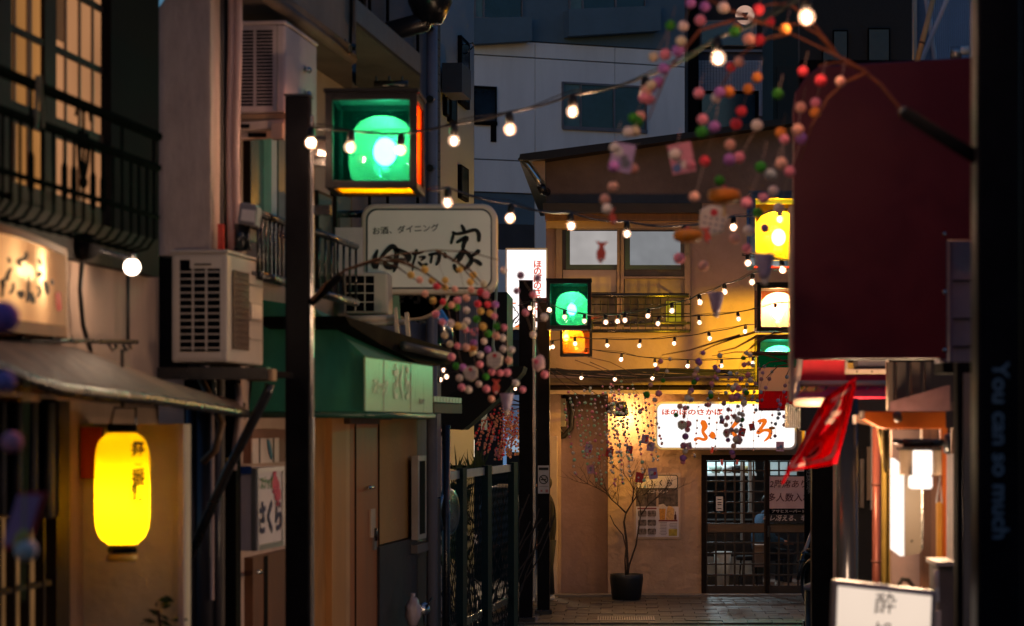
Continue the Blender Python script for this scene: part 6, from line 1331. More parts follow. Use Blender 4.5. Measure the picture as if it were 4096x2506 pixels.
# ================================================================== STRING LIGHTS
bulbR = .031
b_ = MB(); b_.ball((0, 0, -.048), bulbR, 16, 12); o_ = b_.build('bulb', glass('bulb_glass', (.93, .90, .87), .07, .08, .06, (1, .62, .42), .38), None, True); bulb_me = o_.data; bpy.data.objects.remove(o_)
b_ = MB(); b_.ball((0, 0, -.050), .0165, 12, 8, (1, 1, 1.35)); o_ = b_.build('filament', em('bulb_core', (1, .72, .50), 7), None, True); core_me = o_.data; bpy.data.objects.remove(o_)
b_ = MB(); b_.lathe([(.011, -.022), (.019, -.02), (.022, .0), (.02, .022), (.012, .034), (.005, .04), (0, .04)], (0, 0, 0), 10); o_ = b_.build('socket', rubber, None, True); sock_me = o_.data; bpy.data.objects.remove(o_)
brng = random.Random(55)
def string_lights(label, pts, ends=(None, None), lights=0, root=None, cable=.0065, W=1.0):
    """pts: (px, py of the bulb centre, depth)."""
    t = root or thing('string_lights', label, 'string lights', P(*pts[0]), 'strings of bulbs across the alley')
    socks = []
    for px, py, Y in pts:
        s = P(px, py, Y)+Z3*.048; socks.append(s)
        tl_ = (brng.uniform(-.16, .16), brng.uniform(-.16, .16), brng.uniform(0, 6)); b = inst('bulb', bulb_me, s, t, brng.uniform(.94, 1.05), tl_); inst('filament', core_me, s, b); bpy.data.objects[-1] if False else None
        b.children[0].location = (0, 0, 0)
        inst('socket', sock_me, s, t, 1.0, tl_)
        if not root: point('bulb_light', s-Z3*.052, W*brng.uniform(.8, 1.2)*(12 if Y < 26 else 4.2), (1, .60, .38), .018, t)
    q = ([P(*ends[0])] if ends[0] else [])+[s+Z3*.036 for s in socks]+([P(*ends[1])] if ends[1] else [])
    fine = []
    for i in range(len(q)-1):
        for k in range(6):
            u = k/6; fine.append(q[i].lerp(q[i+1], u)-Z3*(.02*math.sin(math.pi*u)*min(1, (q[i]-q[i+1]).length)))
    fine.append(q[-1])
    c = MB().tube(fine, cable, 6); c.build('cable', rubber, t, True)
    c = MB().tube([p+Z3*(.012+.01*math.sin(i*.7)) for i, p in enumerate(fine)], cable*.45, 5); c.build('support_wire', rubber, t, True)
    return t
string_lights('nearest string of bulbs, passing the largest green lamp up to the right', [(311, 143, 12.5), (351, 147, 12.45), (401, 150, 12.4), (454, 140.5, 12.3), (509.5, 129, 12.0), (573, 112, 11.6), (645.5, 95, 11.0), (717.5, 58, 9.6), (806, 17, 8.6)], (None, (905, -30, 7.7)))
string_lights('string of bulbs sagging from the white hanging sign to the yellow box lamp', [(448, 202.5, 13.4), (511, 218, 14.2), (570.5, 226, 15.2), (627, 234, 16.2), (684, 237, 17.2), (733.5, 227.5, 18.3), (780, 219, 19.4)], ((428, 190, 13.0), (812, 205, 20.4)))
string_lights('string of bulbs rising from the far green lamp to the upper right', [(530, 308, 29.0), (549, 310, 29.0), (564.5, 317, 28.9), (584.5, 321, 28.8), (605.5, 322, 28.3), (625, 320, 27.6), (648.5, 316, 26.8), (672, 310.5, 25.9), (699.5, 302.5, 24.9), (724.5, 292, 24.0), (752.5, 282, 23.0), (782, 269, 21.8)], ((519, 305, 29.3), (815, 250, 20.8)))
string_lights('nearly level string of bulbs from the far green lamp to the peach lamp', [(618, 321, 29.2), (658.5, 323.5, 29.0), (699, 322.5, 28.8), (738, 319, 28.6), (775.5, 310, 28.4)], ((590, 319, 29.4), (806, 300, 28.6)))
string_lights('string of bulbs below the upstairs railing, from the amber lamp to the right', [(553, 347, 31.0), (575, 343.5, 31.0), (607, 345.5, 31.0), (640, 345.5, 30.8), (674.5, 343.5, 30.5), (709, 338.5, 30.0), (745.5, 331.5, 29.5)], ((545, 345, 31), (806, 318, 28.8)))
string_lights('string of bulbs crossing the plain wall below the amber lamp', [(586, 354.5, 32.2), (621.5, 359.5, 32.2), (655, 364.5, 32.1), (688, 366, 32.0), (721.5, 365.5, 31.8), (753, 363, 31.5)], ((560, 350, 32.2), (806, 352, 31)))
string_lights('lowest string of bulbs along the black cables on the tavern front', [(581, 378, 33.1), (615, 379.5, 33.1), (652.5, 378.5, 33.1)], ((548, 374, 33.1), (700, 374, 33.1)))
string_lights('', [(443, 370, 26.8), (446, 376.5, 26.8), (440.5, 379.5, 26.8)], ((436, 366, 26.8), (456, 372, 26.8)), root=fb)
string_lights('tiny string of bulbs crossing the far alley lamps', [(503, 371, 38), (508, 377, 38), (504, 388, 38), (503, 393, 38), (515, 389, 38)], ((497, 370, 38), (520, 385, 38)))
string_lights('string of bulbs overhead nearest the viewer, above the view', [(330, -120, 7.6), (430, -95, 7.4), (540, -85, 7.2), (650, -95, 7.0), (760, -120, 6.9)], ((250, -150, 7.8), (960, -200, 7.2)), W=4)
string_lights('pair of far bulbs below the yellow box lamp', [(782, 270, 20.2), (748, 263, 20.2)], ((742, 255, 20.2), (812, 262, 20.4)))

# ================================================================== BLOSSOM BALL GARLANDS (mochi branches)
BC = {'R': (.85, .07, .09), 'K': (.86, .29, .36), 'S': (.88, .46, .33), 'W': (.80, .70, .60), 'G': (.05, .28, .03), 'P': (.42, .17, .48), 'O': (.80, .28, .05), 'Y': (.75, .48, .12), 'C': (.70, .62, .40), 'M': (.45, .74, .50), 'T': (.30, .40, .55), 'V': (.36, .24, .52), 'B': (.30, .18, .26)}
ballme = {}
for k, c in BC.items():
    b = MB().ball((0, 0, 0), .023, 14, 10); o_ = b.build('ball', mat('felt_'+k, c, .85, 0, .1, 60, .25, 400, .2), None, True); ballme[k] = o_.data; bpy.data.objects.remove(o_)
thread = mat('thread', (.38, .28, .22), .8)
twig_m = mat('twig', (.10, .045, .02), .7, 0, .3, 20, .2)
def Y_far(c): return c.y > 14
def charm(kind, c, s, par, rng, name=None):
    """paper and cloth charms tied into the strings; s = size in metres."""
    c = Vector(c); a = rng.uniform(-.5, .5); u = Vector((math.cos(a), .35*math.sin(a), .25*math.sin(a*2))).normalized(); v = (Z3-u*u.dot(Z3)).normalized(); n_ = -u.cross(v)
    pm = lambda nm, col: mat('charm_'+nm, col, .5, 0, .15, 40, 0)
    if kind == 'card':
        base = MB().obox(c-u*s*.5-v*s*.62, u*s, n_*.002, v*s*1.24).build('paper_charm', rng.choice([pm('navy', (.06, .06, .12)), pm('scarlet', (.55, .03, .04)), pm('mauve', (.45, .30, .50)), pm('petal', (.60, .25, .32))]) if Y_far(c) else rng.choice([pm('mauve', (.45, .30, .50)), pm('petal', (.60, .25, .32))]), par)
        for k in range(4):
            p = c+u*rng.uniform(-.3, .3)*s+v*rng.uniform(-.4, .4)*s-n_*.002
            MB().lathe([(0, .0016), (s*rng.uniform(.12, .26), .0012), (s*.1, 0)], p, 7, -n_, 1, rng.uniform(.6, 1.3)).build('print', rng.choice([pm('white', (.6, .55, .52)), pm('scarlet', (.55, .03, .04)), pm('blue', (.08, .16, .35)), pm('grey', (.22, .2, .22))]), base)
    elif kind == 'fish':
        b = MB(); pts = [(-.6, 0), (-.3, .2), (.1, .24), (.45, .1), (.8, .32), (.72, 0), (.8, -.32), (.45, -.1), (.1, -.24), (-.3, -.2)]
        b.prism([c+v*x*s*.8+u*y*s for x, y in pts], n_*.012); base = b.build('fish_charm', pm('coral', (.75, .10, .06)), par)
        MB().ball(c-v*.3*s+u*.05*s-n_*.002, s*.09, 8, 6).build('eye', pm('white', (.6, .55, .52)), base)
    elif kind == 'disc':
        b = MB().lathe([(0, -.25*s), (.3*s, -.25*s), (.5*s, -.16*s), (.55*s, 0), (.5*s, .16*s), (.3*s, .22*s), (0, .22*s)], c, 18); base = b.build('lantern_charm', pm('orange', (.80, .26, .02)), par, True)
        MB().ball(c+Z3*.2*s-Vector((0, .1*s, 0)), s*.12, 10, 8).build('knot', pm('scarlet', (.55, .03, .04)), base, True); MB().tube([c-Z3*.25*s, c-Z3*.7*s], [s*.05, s*.09], 6).build('tassel', pm('straw', (.6, .45, .2)), base)
    elif kind == 'die':
        q = [(-.42, -.3), (0, -.55), (.42, -.3), (.5, .25), (.2, .5), (-.2, .5), (-.5, .25)]
        base = MB().prism([c+u*x*s+v*y*s for x, y in q], n_*.03).build('face_charm', pm('ivory', (.66, .58, .46)), par, bevel=.006)
        MB().lathe([(0, .004), (s*.13, .002), (s*.12, 0)], c+v*.28*s, 10, -n_).build('print', pm('scarlet', (.55, .03, .04)), base)
        for i in range(3):
            for j in range(4): MB().obox(c+u*(-.3+.2*j)*s+v*(.05-.2*i)*s-n_*.0025, u*s*.09, n_*.002, v*s*.05).build('print', pm('navy', (.06, .06, .12)), base)
    elif kind == 'cup':
        b = MB().lathe([(.18*s, -.5*s), (.24*s, -.3*s), (.4*s, .4*s), (.42*s, .5*s), (.38*s, .5*s), (.2*s, -.3*s)], c, 14); base = b.build('bell_charm', pm('lilac', (.42, .34, .46)), par, True)
        MB().ball(c-Z3*.62*s, .16*s, 10, 8).build('bead', pm('ivory', (.66, .58, .46)), base, True)
    elif kind == 'blob':
        bb = bmesh.new(); bmesh.ops.create_icosphere(bb, subdivisions=2, radius=1); sd = rng.random()*9
        for v_ in bb.verts: v_.co *= (1+.5*mnoise.noise(v_.co*1.6+Vector((sd, 0, 0))))
        b = MB().add([c+Vector((q.co.x*s*.5, q.co.y*s*.3, q.co.z*s*.55)) for q in bb.verts], [[q.index for q in f_.verts] for f_ in bb.faces]); bb.free()
        base = b.build('animal_charm', pm('blush', (.68, .42, .40)), par, True); MB().ball(c-Vector((.1*s, .22*s, -.1*s)), s*.18, 8, 6).build('patch', pm('rose', (.65, .1, .16)), base, True)
def P_(p): return P(*p)
def balls_at(t, lst, conv, Y, rng, jit=.25, size=1.0):
    """lst: (x, y, colour); every ball hangs on a thread that runs up to the one above it."""
    out = []
    for x, y, c in lst:
        px, py = conv(x, y); p = P(px, py, Y+rng.uniform(-jit, jit)); s = size*rng.uniform(.92, 1.1); inst('ball', ballme[c], p, t, s); out.append((px, py, p))
    return out
def link(t, pts, dx, dy_max, rng, top_fn=None):
    """thread from each ball to a ball further up along the hanging direction."""
    th = MB()
    for px, py, p in pts:
        best = None
        for qx, qy, q in pts:
            if qy < py-3 and qy > py-dy_max:
                off = abs((qx-px)-dx*(qy-py))
                if off < 7 and (best is None or qy > best[0]): best = (qy, q)
        e = best[1] if best else (top_fn(px, py, p) if top_fn else None)
        if e is not None: th.tube([p, (p+e)/2-Z3*.004, e], .0011, 3)
    return th.build('thread', thread, t)
def branch_twigs(t, polys, Y, r0, m=twig_m):
    for pts in polys:
        n = len(pts); rr_ = [r0*(1-.7*i/(n-1))*(pts[0][2] if len(pts[0]) > 2 else 1) for i in range(n)]
        q = [P(p[0], p[1], Y+.04*math.sin(i*1.7)) for i, p in enumerate(pts)]
        MB().tube(q, rr_, 7).build('twig', m, t, True)
# --- left branch on the first post
YL = 12.3; rng = random.Random(21)
gl_ = thing('blossom_branch', 'branch of pink, cream and green balls hanging from the nearest left post', 'blossom branch', P(312, 300, YL), 'mochi ball branches')
branch_twigs(gl_, [[(312, 300), (326, 284), (345, 270), (372, 260), (400, 254), (436, 250), (470, 252), (498, 260)], [(372, 260), (400, 262), (425, 272), (446, 287)], [(385, 257), (410, 264), (432, 277), (450, 292)], [(436, 250), (458, 262), (478, 285)], [(436, 250), (470, 270), (490, 292)], [(345, 270), (372, 262), (396, 266), (416, 280)]], YL, .008)
MB().tube([P(311, 303, YL+.1), P(340, 276, YL)], .022, 8).build('stem', black_matt, gl_, True)
ZL = [(95,215,'Y'),(170,258,'S'),(215,168,'Y'),(275,263,'Y'),(390,260,'Y'),(315,312,'R'),(335,315,'S'),(388,322,'Y'),(515,168,'Y'),(632,215,'Y'),(607,275,'Y'),(722,290,'C'),(473,338,'S'),(615,342,'S'),(695,362,'R'),(740,385,'K'),(215,375,'S'),(285,437,'Y'),(370,448,'R'),(410,480,'G'),(444,473,'S'),(487,495,'G'),(495,432,'K'),(573,414,'S'),(672,465,'R'),(755,470,'R'),(822,472,'P'),(572,518,'W'),(695,527,'Y'),(775,545,'Y'),(812,570,'K'),(308,555,'K'),(365,622,'K'),(440,630,'W'),(500,655,'Y'),(545,655,'C'),(578,613,'W'),(660,597,'G'),(832,657,'G'),(898,668,'K'),(715,660,'Y'),(565,688,'K'),(635,707,'K'),(763,720,'G'),(828,740,'S'),(885,757,'W'),(385,735,'C'),(430,810,'C'),(495,827,'K'),(570,838,'S'),(635,800,'P'),(725,787,'W'),(757,858,'P'),(890,852,'W'),(962,860,'W'),(630,872,'C'),(692,902,'W'),(445,922,'K'),(938,952,'S'),(483,1000,'G'),(542,1013,'P'),(688,985,'K'),(513,1103,'W'),(740,1092,'G'),(792,1052,'K'),(680,1155,'W'),(745,1197,'K'),(532,1183,'K'),(590,1203,'W'),(865,1060,'K'),(925,1055,'K'),(788,1283,'S'),(1057,1203,'K'),(998,1148,'W'),(1040,218,'B'),(1005,353,'B'),(1185,243,'B'),(1148,385,'K'),(1083,540,'K'),(1243,578,'W'),(1148,730,'W'),(1248,1073,'K'),(895,175,'W')]
cz = lambda x, y: (400+x*.1160, 250+y*.1160)
pts = balls_at(gl_, ZL, cz, YL, rng, .2, .80)
def tl(px, py, p): return P(px-.38*(py-256), 256+.1*abs(px-430)*.3, YL) if py < 345 else P(px-8, py-22, YL)
link(gl_, pts, .36, 42, rng, tl)
for k, x, y, s in (('die', 815, 950, .085), ('die', 612, 1065, .075), ('disc', 612, 845, .06), ('blob', 1190, 975, .075), ('fish', 825, 1190, .07), ('cup', 920, 1310, .085), ('card', 650, 700, .03)):
    px, py = cz(x, y); charm(k, P(px, py, YL+rng.uniform(-.1, .1)), s, gl_, rng)
# --- nearest branch from the right post
YN = 8.9; rng = random.Random(4)
gn = thing('blossom_branch', 'large blurred branch of pink, orange and white balls arching from the nearest right post', 'blossom branch', P(905, 113, YN), 'mochi ball branches')
branch_twigs(gn, [[(903, 112), (880, 84), (860, 68), (838, 56), (815, 45), (790, 33), (765, 24), (735, 20)], [(838, 56), (812, 22), (790, 4), (770, 4), (755, 10)], [(838, 56), (818, 34), (800, 24), (782, 24)], [(868, 72), (845, 82), (828, 98), (812, 125), (800, 160)], [(865, 70), (838, 62), (818, 66)], [(790, 33), (760, 40), (735, 60), (718, 95)], [(765, 24), (730, 10), (700, -5), (680, -12)], [(735, 20), (700, 30), (668, 70), (648, 120)]], YN, .0075, mat('twig_orange', (.16, .055, .02), .7, 0, .3, 20, .2))
ZN1 = [(1445,20,'P'),(1540,45,'P'),(1665,50,'W'),(1510,135,'K'),(1310,170,'G'),(1395,175,'W'),(1380,275,'C'),(1360,340,'P'),(1275,365,'K'),(1195,380,'C'),(1265,460,'P'),(1225,550,'P'),(1185,590,'P'),(1145,610,'S'),(1180,570,'C'),(1130,655,'K'),(1165,665,'K'),(1060,790,'G'),(1110,780,'S'),(1090,815,'G'),(1025,885,'W'),(1070,880,'C'),(1740,210,'G'),(1755,190,'O'),(1835,265,'S'),(1905,270,'R'),(1770,415,'S'),(1715,450,'R'),(1890,520,'O'),(1830,595,'O'),(1700,615,'O'),(1640,620,'P'),(1615,655,'W'),(1500,625,'K'),(1785,745,'R'),(1525,800,'K'),(1605,850,'P'),(1520,885,'G'),(1750,830,'R'),(1890,840,'W'),(2030,630,'G'),(1710,970,'S'),(1705,1070,'P'),(1770,1055,'K'),(1540,1080,'R'),(1445,1105,'K'),(1340,1035,'W'),(935,990,'W'),(930,1115,'P'),(1060,1130,'S'),(925,1250,'S'),(870,1335,'S'),(885,1400,'W'),(1470,1320,'S'),(1640,1210,'G'),(1915,1120,'G'),(2055,1095,'S'),(1980,1170,'W'),(2110,1150,'K'),(2000,1280,'W'),(1935,1330,'K'),(1820,1360,'K')]
ZN2 = [(55,65,'R'),(130,145,'R'),(235,195,'O'),(355,480,'R'),(475,540,'R'),(605,545,'S'),(340,720,'S'),(440,690,'K'),(435,755,'O'),(205,890,'O'),(230,935,'K'),(320,870,'S'),(345,930,'P'),(210,1095,'S'),(265,1150,'K')]
c3 = lambda x, y: (475+x*.1492, y*.1492)
c4 = lambda x, y: (750+x*.1492, y*.1492)
pts = balls_at(gn, ZN1, c3, YN, rng, .35, .9)+balls_at(gn, ZN2, c4, YN, rng, .25, .9)
c5 = lambda x, y: (625+x*.0995, 125+y*.0995)
pts += balls_at(gn, [(790, 1415, 'S'), (1240, 1060, 'W'), (1100, 1140, 'S'), (1225, 1240, 'K'), (545, 1340, 'K'), (1405, 1035, 'P'), (1335, 880, 'G'), (1545, 835, 'W')], c5, YN+2, rng, .2, 1.05)
def tn(px, py, p): return P(px+5, py-20, YN) if py < 140 else P(px+6, py-26, YN)
link(gn, pts, -.34, 55, rng, tn)
for k, x, y, s, dY in (('card', 985, 1055, .085, 0), ('card', 1385, 1060, .09, .1), ('disc', 1670, 1310, .115, .2)):
    px, py = c3(x, y); charm(k, P(px, py, YN+dY), s, gn, rng)
for k, x, y, s in (('disc', 630, 1110, .11), ('die', 880, 960, .12), ('fish', 830, 1120, .06), ('cup', 1400, 1420, .10)):
    px, py = c5(x, y); charm(k, P(px, py, YN+1), s, gn, rng)
charm('fish', P(601, 254, YN+1.2), .085, gn, rng); charm('fish', P(613, 218, YN+.6), .06, gn, rng); charm('cup', P(716, 302, YN+3), .10, gn, rng)
# --- hanging string branches farther away
def hanging(label, strands, Y, pal, top, seed, size=1.0, step=6.5, twigs=(), r0=.010, charms=(), slant=.0, root_px=None, jit=.15):
    """strands: (x top, y top, x bottom, y bottom)."""
    rg_ = random.Random(seed); t = thing('blossom_branch', label, 'blossom branch', P(*(root_px or strands[0][:2]), Y), 'mochi ball branches')
    branch_twigs(t, twigs, Y, r0)
    th = MB()
    for x0, y0, x1, y1 in strands:
        Yd = Y+rg_.uniform(-jit, jit); a, b = P(x0, y0, Yd), P(x1, y1, Yd); th.tube([a, a.lerp(b, .5)-Vector((.004, 0, 0)), b], .0018, 3)
        L = math.hypot(x1-x0, y1-y0); s = rg_.uniform(0, step)
        while s < L:
            p = a.lerp(b, min(1, s/L))+Vector((rg_.uniform(-.012, .012), rg_.uniform(-.02, .02), 0)); inst('ball', ballme[rg_.choice(pal)], p, t, size*rg_.choice([.7, .85, .9, 1, 1, 1.05, 1.25])); s += step*rg_.uniform(.5, 1.6)
        inst('ball', ballme[rg_.choice(pal)], b, t, size*.9)
    th.build('thread', thread, t)
    for k, px, py, s in charms: charm(k, P(px, py, Y-.05), s, t, rg_)
    return t
S1 = []
rr = random.Random(8)
for i in range(12): x = 565+i*4.9+rr.uniform(-1.5, 1.5); y = 396+rr.uniform(-8, 8)-i*.9; S1.append((x, y, x+13+rr.uniform(-2, 3), 458+rr.uniform(-8, 26)))
hanging('pink and mint ball strings hanging nearest the meter box under the black cables', S1, 29.6, 'KWMKWWMWMW', None, 31, .74, 5.2, [[(556, 371), (572, 381), (590, 390), (610, 402)], [(556, 368), (580, 373), (602, 381), (622, 394)], [(548, 369), (565, 385), (580, 396)]], .007, (('card', 588.5, 448.5, .085), ('card', 590.5, 469.5, .085), ('fish', 599.5, 459, .07), ('card', 609.5, 452.5, .09)), root_px=(552, 370))
S2 = []
for i in range(11): x = 604+i*4.8+rr.uniform(-1.5, 1.5); y = 378+rr.uniform(-3, 12)+max(0, i-5)*3; S2.append((x, y, x+11+rr.uniform(-2, 3), 448+rr.uniform(-8, 40)))
hanging('rose and plum ball strings hanging in front of the wall spotlight', S2, 29.9, 'KWKMWWBKMW', None, 32, .74, 5.4, [[(575, 360), (592, 366), (612, 374), (632, 388)], [(584, 356), (610, 362), (634, 374), (644, 388)], [(590, 362), (620, 375), (640, 395)]], .006, (('card', 629.5, 449.5, .08), ('card', 645, 439, .09), ('card', 650.5, 446.5, .09), ('card', 639.5, 477.5, .10), ('card', 653, 473.5, .11)), root_px=(575, 360))
S3 = [(700, 350, 668, 404), (706, 352, 674, 410), (697, 348, 652, 415), (715, 352, 690, 405), (706, 360, 680, 440), (700, 355, 686, 475)]
S3 = [(662, 355, 640, 412), (672, 356, 655, 400), (700, 352, 690, 400), (703, 352, 685, 408), (700, 372, 676, 415), (690, 400, 683, 462), (720, 350, 708, 405)]
hanging('pink and white ball strings blown to the left in front of the lit shop sign', S3, 19.2, 'KSWKSWGPK', None, 33, .95, 11, [[(755, 332), (735, 338), (715, 345), (700, 352)], [(757, 336), (735, 348), (718, 352)], [(740, 335), (716, 342), (690, 350), (662, 355)]], .010, (('die', 682, 425, .075), ('fish', 684, 416, .055), ('card', 689, 446, .045)), root_px=(800, 325))
S4 = [(744, 352, 731, 400), (748, 350, 736, 398), (752, 345, 745, 392), (735, 380, 726, 425), (742, 388, 728, 440), (740, 405, 733, 456), (754, 360, 742, 420)]
hanging('thick pink, cream and purple ball strings right before the middle of the lit shop sign', S4, 19.6, 'KSWKSWGPKW', None, 34, .95, 10.5, [[(790, 330), (772, 334), (758, 340), (748, 350)], [(790, 335), (765, 338), (745, 352)], [(775, 332), (760, 342), (754, 360)]], .010, (('blob', 727, 433, .065), ('blob', 738, 440, .07)), root_px=(800, 328))
S5 = [(760, 362, 752, 400), (765, 366, 756, 410), (748, 368, 741, 425), (788, 372, 778, 418), (790, 376, 784, 425), (775, 365, 762, 400), (780, 395, 775, 436), (730, 370, 722, 420), (722, 362, 706, 405)]
hanging('slate and violet ball strings on dark twigs in front of the tricolour banner', S5, 25.2, 'TVTVBVTTB', None, 35, .9, 9.5, [[(792, 364), (775, 358), (755, 352), (735, 352), (712, 356)], [(790, 360), (770, 362), (758, 370)], [(800, 366), (790, 368), (786, 376)], [(792, 364), (778, 366), (766, 378)]], .010, (('card', 742, 432, .07), ('card', 752, 427, .06), ('disc', 772, 428, .06), ('card', 722, 421, .05)), root_px=(800, 366))
S6 = []
for i in range(8): x = 700+i*10.5+rr.uniform(-2, 2); y = 395+rr.uniform(-8, 14); S6.append((x, y, x-3+rr.uniform(-2, 2), 438+rr.uniform(-4, 24)))
hanging('small pale pink ball strings hanging against the tavern sign and door tops', S6, 31.0, 'SKSWBTSWK', None, 36, .62, 8.5, [[(800, 392), (770, 388), (735, 390), (700, 396)], [(800, 390), (785, 392), (772, 398)]], .009, (('card', 780, 446.5, .10), ('fish', 722, 463, .08), ('fish', 712, 451, .09), ('fish', 737, 463, .07)), root_px=(800, 392), jit=.5)
S7 = []
for i in range(17): x = 488+i*1.9+rr.uniform(-1.5, 1.5)-max(0, 5-i)*1.0; y = 404+abs(i-9)*1.6+rr.uniform(-3, 6); S7.append((x, y, x-9+rr.uniform(-5, 4), 452+rr.uniform(-12, 8)))
hanging('dense coral ball strings glowing in the far alley behind the fence', S7, 35.0, 'SRSKSSRS', None, 37, .78, 2.9, [[(520, 402), (508, 398), (497, 402), (488, 410)], [(519, 405), (500, 404), (480, 418)]], .012, (('card', 498, 452, .09), ('card', 494, 438, .06)), root_px=(519, 402), jit=.4)
S8 = []
for i in range(9): x = 506+i*1.8; y = 410+rr.uniform(-5, 8); S8.append((x, y, x-2+rr.uniform(-2, 2), 450+rr.uniform(-10, 8)))
hanging('peach ball strings in the far alley nearest the far lamp post', S8, 37.0, 'SOSYSOS', None, 38, .75, 3.2, [[(522, 408), (512, 410), (504, 416)]], .012, (('card', 509, 452, .09),), root_px=(521, 408), jit=.4)
# small blurred charm string close to the viewer at the left edge
ncs = thing('charm_string', 'very blurred pink and purple charm string close by at the left edge', 'charm string', P(12, 420, 5.6))
rng = random.Random(77)
MB().tube([P(27, 380, 5.6), P(25, 470, 5.6), P(22, 600, 5.6)], .002, 4).build('thread', mat('thread_yellow', (.7, .5, .1), .7), ncs)
for px, py, c, s in ((4, 317, 'P', 1.6), (5, 381, 'V', 1.1), (12, 442, 'K', 1.1), (24, 537, 'Y', .8), (20, 545, 'Y', .7), (26, 550, 'W', 1.2), (22, 540, 'Y', .8)): inst('ball', ballme[c], P(px, py, 5.6), ncs, s)
MB().obox(P(2, 545, 5.6), Vector((.055, 0, 0)), Vector((0, .003, 0)), Vector((.035, 0, .115))).build('paper_charm', mat('charm_pinkpaper', (.55, .25, .40), .6), ncs)
MB().obox(P(3, 550, 5.605), Vector((.06, 0, 0)), Vector((0, .003, 0)), Vector((.04, 0, .135))).build('paper_charm', mat('charm_scarlet', (.55, .03, .04)), ncs)

# ================================================================== PEOPLE
def skin_person(name, label, joints, edges, m, base, cat='person'):
    t = thing(name, label, cat, base)
    me = bpy.data.meshes.new('body'); M = INV[t.name]
    me.from_pydata([M @ Vector(j[0]) for j in joints], edges, []); o = bpy.data.objects.new('body', me); COL.objects.link(o); o.parent = t
    sk = o.modifiers.new('skin', 'SKIN')
    for i, j in enumerate(joints): me.skin_vertices[0].data[i].radius = (j[1], j[2] if len(j) > 2 else j[1]); me.skin_vertices[0].data[i].use_root = (i == 0)
    sb_ = o.modifiers.new('s', 'SUBSURF'); sb_.levels = 2; sb_.render_levels = 2; me.materials.append(m)
    for p in me.polygons: p.use_smooth = True
    return t
cloth_d = mat('dark_coat', (.016, .012, .012), .85, 0, .3, 6, .2); skin_m = mat('skin', (.45, .24, .16), .55, 0, .08, 10, .05); hair_m = mat('hair', (.012, .009, .008), .5); shoe_m = mat('shoe_white', (.55, .46, .40), .6)
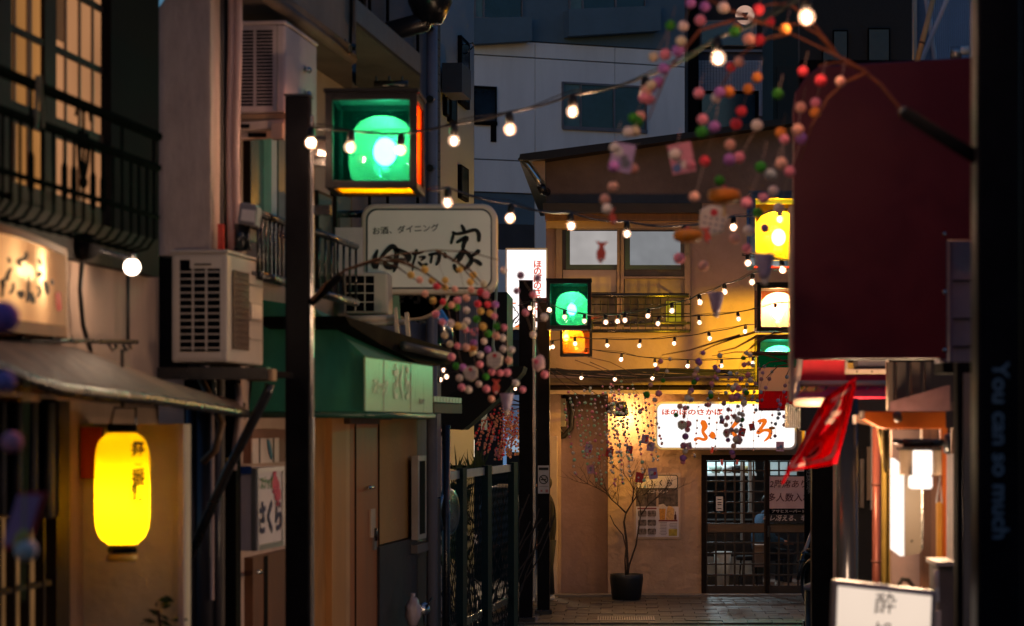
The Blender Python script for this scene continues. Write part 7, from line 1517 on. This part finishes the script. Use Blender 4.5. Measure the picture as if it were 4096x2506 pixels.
def figure(base, face, h, label, coat, trousers, pose='stand'):
    B = Vector(base); f = Vector((math.cos(face), math.sin(face), 0)); r = Vector((f.y, -f.x, 0)); S = h/1.7
    W = lambda a, b, c: B+(r*a+f*b+Z3*c)*S
    if pose == 'stand':
        J = [(W(0, 0, .95), .15, .12), (W(0, 0, 1.15), .145, .115), (W(0, .01, 1.36), .17, .12), (W(0, .01, 1.46), .06), (W(0, .02, 1.53), .055),
             (W(.19, 0, 1.37), .065), (W(.23, -.02, 1.10), .055), (W(.22, .07, .87), .045), (W(-.19, 0, 1.37), .065), (W(-.23, -.02, 1.10), .055), (W(-.22, .07, .87), .045),
             (W(.09, 0, .86), .10), (W(.10, .02, .48), .07), (W(.10, -.02, .10), .05), (W(-.09, 0, .86), .10), (W(-.10, .02, .48), .07), (W(-.10, -.02, .10), .05)]
    else:
        J = [(W(0, 0, .55), .17, .14), (W(0, .03, .75), .165, .13), (W(0, .10, .98), .19, .13), (W(0, .13, 1.08), .07), (W(0, .16, 1.14), .06),
             (W(.20, .10, 1.0), .075), (W(.25, .12, .74), .065), (W(.18, .34, .68), .05), (W(-.20, .10, 1.0), .075), (W(-.25, .12, .74), .065), (W(-.18, .34, .68), .05),
             (W(.10, .08, .50), .10), (W(.14, .44, .50), .08), (W(.14, .42, .10), .05), (W(-.10, .08, .50), .10), (W(-.14, .44, .50), .08), (W(-.14, .42, .10), .05)]
    E_ = [(0, 1), (1, 2), (2, 3), (3, 4), (2, 5), (5, 6), (6, 7), (2, 8), (8, 9), (9, 10), (0, 11), (11, 12), (12, 13), (0, 14), (14, 15), (15, 16)]
    J = [(p, *(q*S for q in rs)) for p, *rs in J]
    t = skin_person('person', label, J, E_, coat, B)
    hc = J[4][0]+f*.03*S+Z3*.10*S
    MB().ball(hc, .10*S, 18, 14, (.82, .95, 1.15)).build('head', skin_m, t, True)
    MB().ball(hc-f*.018*S+Z3*.022*S, .107*S, 18, 14, (.9, 1.0, 1.1)).build('hair', hair_m, t, True)
    MB().ball(hc+f*.10*S-Z3*.015*S, .016*S, 8, 6, (.8, 1, 1.3)).build('nose', skin_m, t, True)
    for s in (1, -1):
        MB().ball(hc+r*s*.085*S-Z3*.01*S, .022*S, 8, 6, (.5, .8, 1.2)).build('ear', skin_m, t, True); MB().ball(hc+f*.088*S+r*s*.033*S+Z3*.012*S, .011*S, 8, 6).build('eye', hair_m, t, True)
        hp = J[7 if s > 0 else 10][0]; d = (hp-J[6 if s > 0 else 9][0]).normalized()
        MB().tube([hp, hp+d*.05*S, hp+d*.09*S], [.034*S, .04*S, .036*S], 8).build('palm', skin_m, t, True)
        for k in range(4):
            a = hp+d*.09*S+f*(.024*k-.036)*S; MB().tube([a, a+d*(.035+.006*(1.5-abs(k-1.5)))*S, a+(d*.07-r*s*.015)*S], [.009*S, .0085*S, .007*S], 6).build('finger', skin_m, t, True)
        a = hp+d*.03*S+f*.035*S; MB().tube([a, a+(f*.03+d*.02)*S, a+(f*.04+d*.05)*S], [.011*S, .01*S, .008*S], 6).build('thumb', skin_m, t, True)
        fp = J[13 if s > 0 else 16][0]; fp = Vector((fp.x, fp.y, B.z))
        MB().tube([fp-f*.06*S+Z3*.05*S, fp+f*.04*S+Z3*.05*S, fp+f*.13*S+Z3*.035*S, fp+f*.18*S+Z3*.03*S], [.045*S, .05*S, .045*S, .03*S], 10).build('shoe', shoe_m, t, True)
        kb = [J[11 if s > 0 else 14], J[12 if s > 0 else 15], J[13 if s > 0 else 16]]
        MB().tube([q[0] for q in kb], [kb[0][1]*1.12, kb[1][1]*1.25, kb[2][1]*1.35], 12).build('trouser_leg', trousers, t, True)
    return t
figure((P(547.5, 0, 33.0).x, 33.0, 0), math.radians(190), 1.66, 'person in a dark coat and pale shoes, half hidden behind the broad far post', cloth_d, mat('dark_trousers', (.012, .012, .016), .85))
figure((P(757, 0, 35.4).x, 35.4, .0), math.radians(20), 1.72, 'person in a blue hoodie seated with back turned behind the lattice doors', mat('blue_hoodie', (.05, .15, .30), .85, 0, .2, 8, .3), mat('dark_trousers', (.012, .012, .016)), 'sit')
for o in list(bpy.data.objects):                       # unused helper meshes out, plain finish
    if o.type == 'MESH' and o.users_collection == (): bpy.data.objects.remove(o)
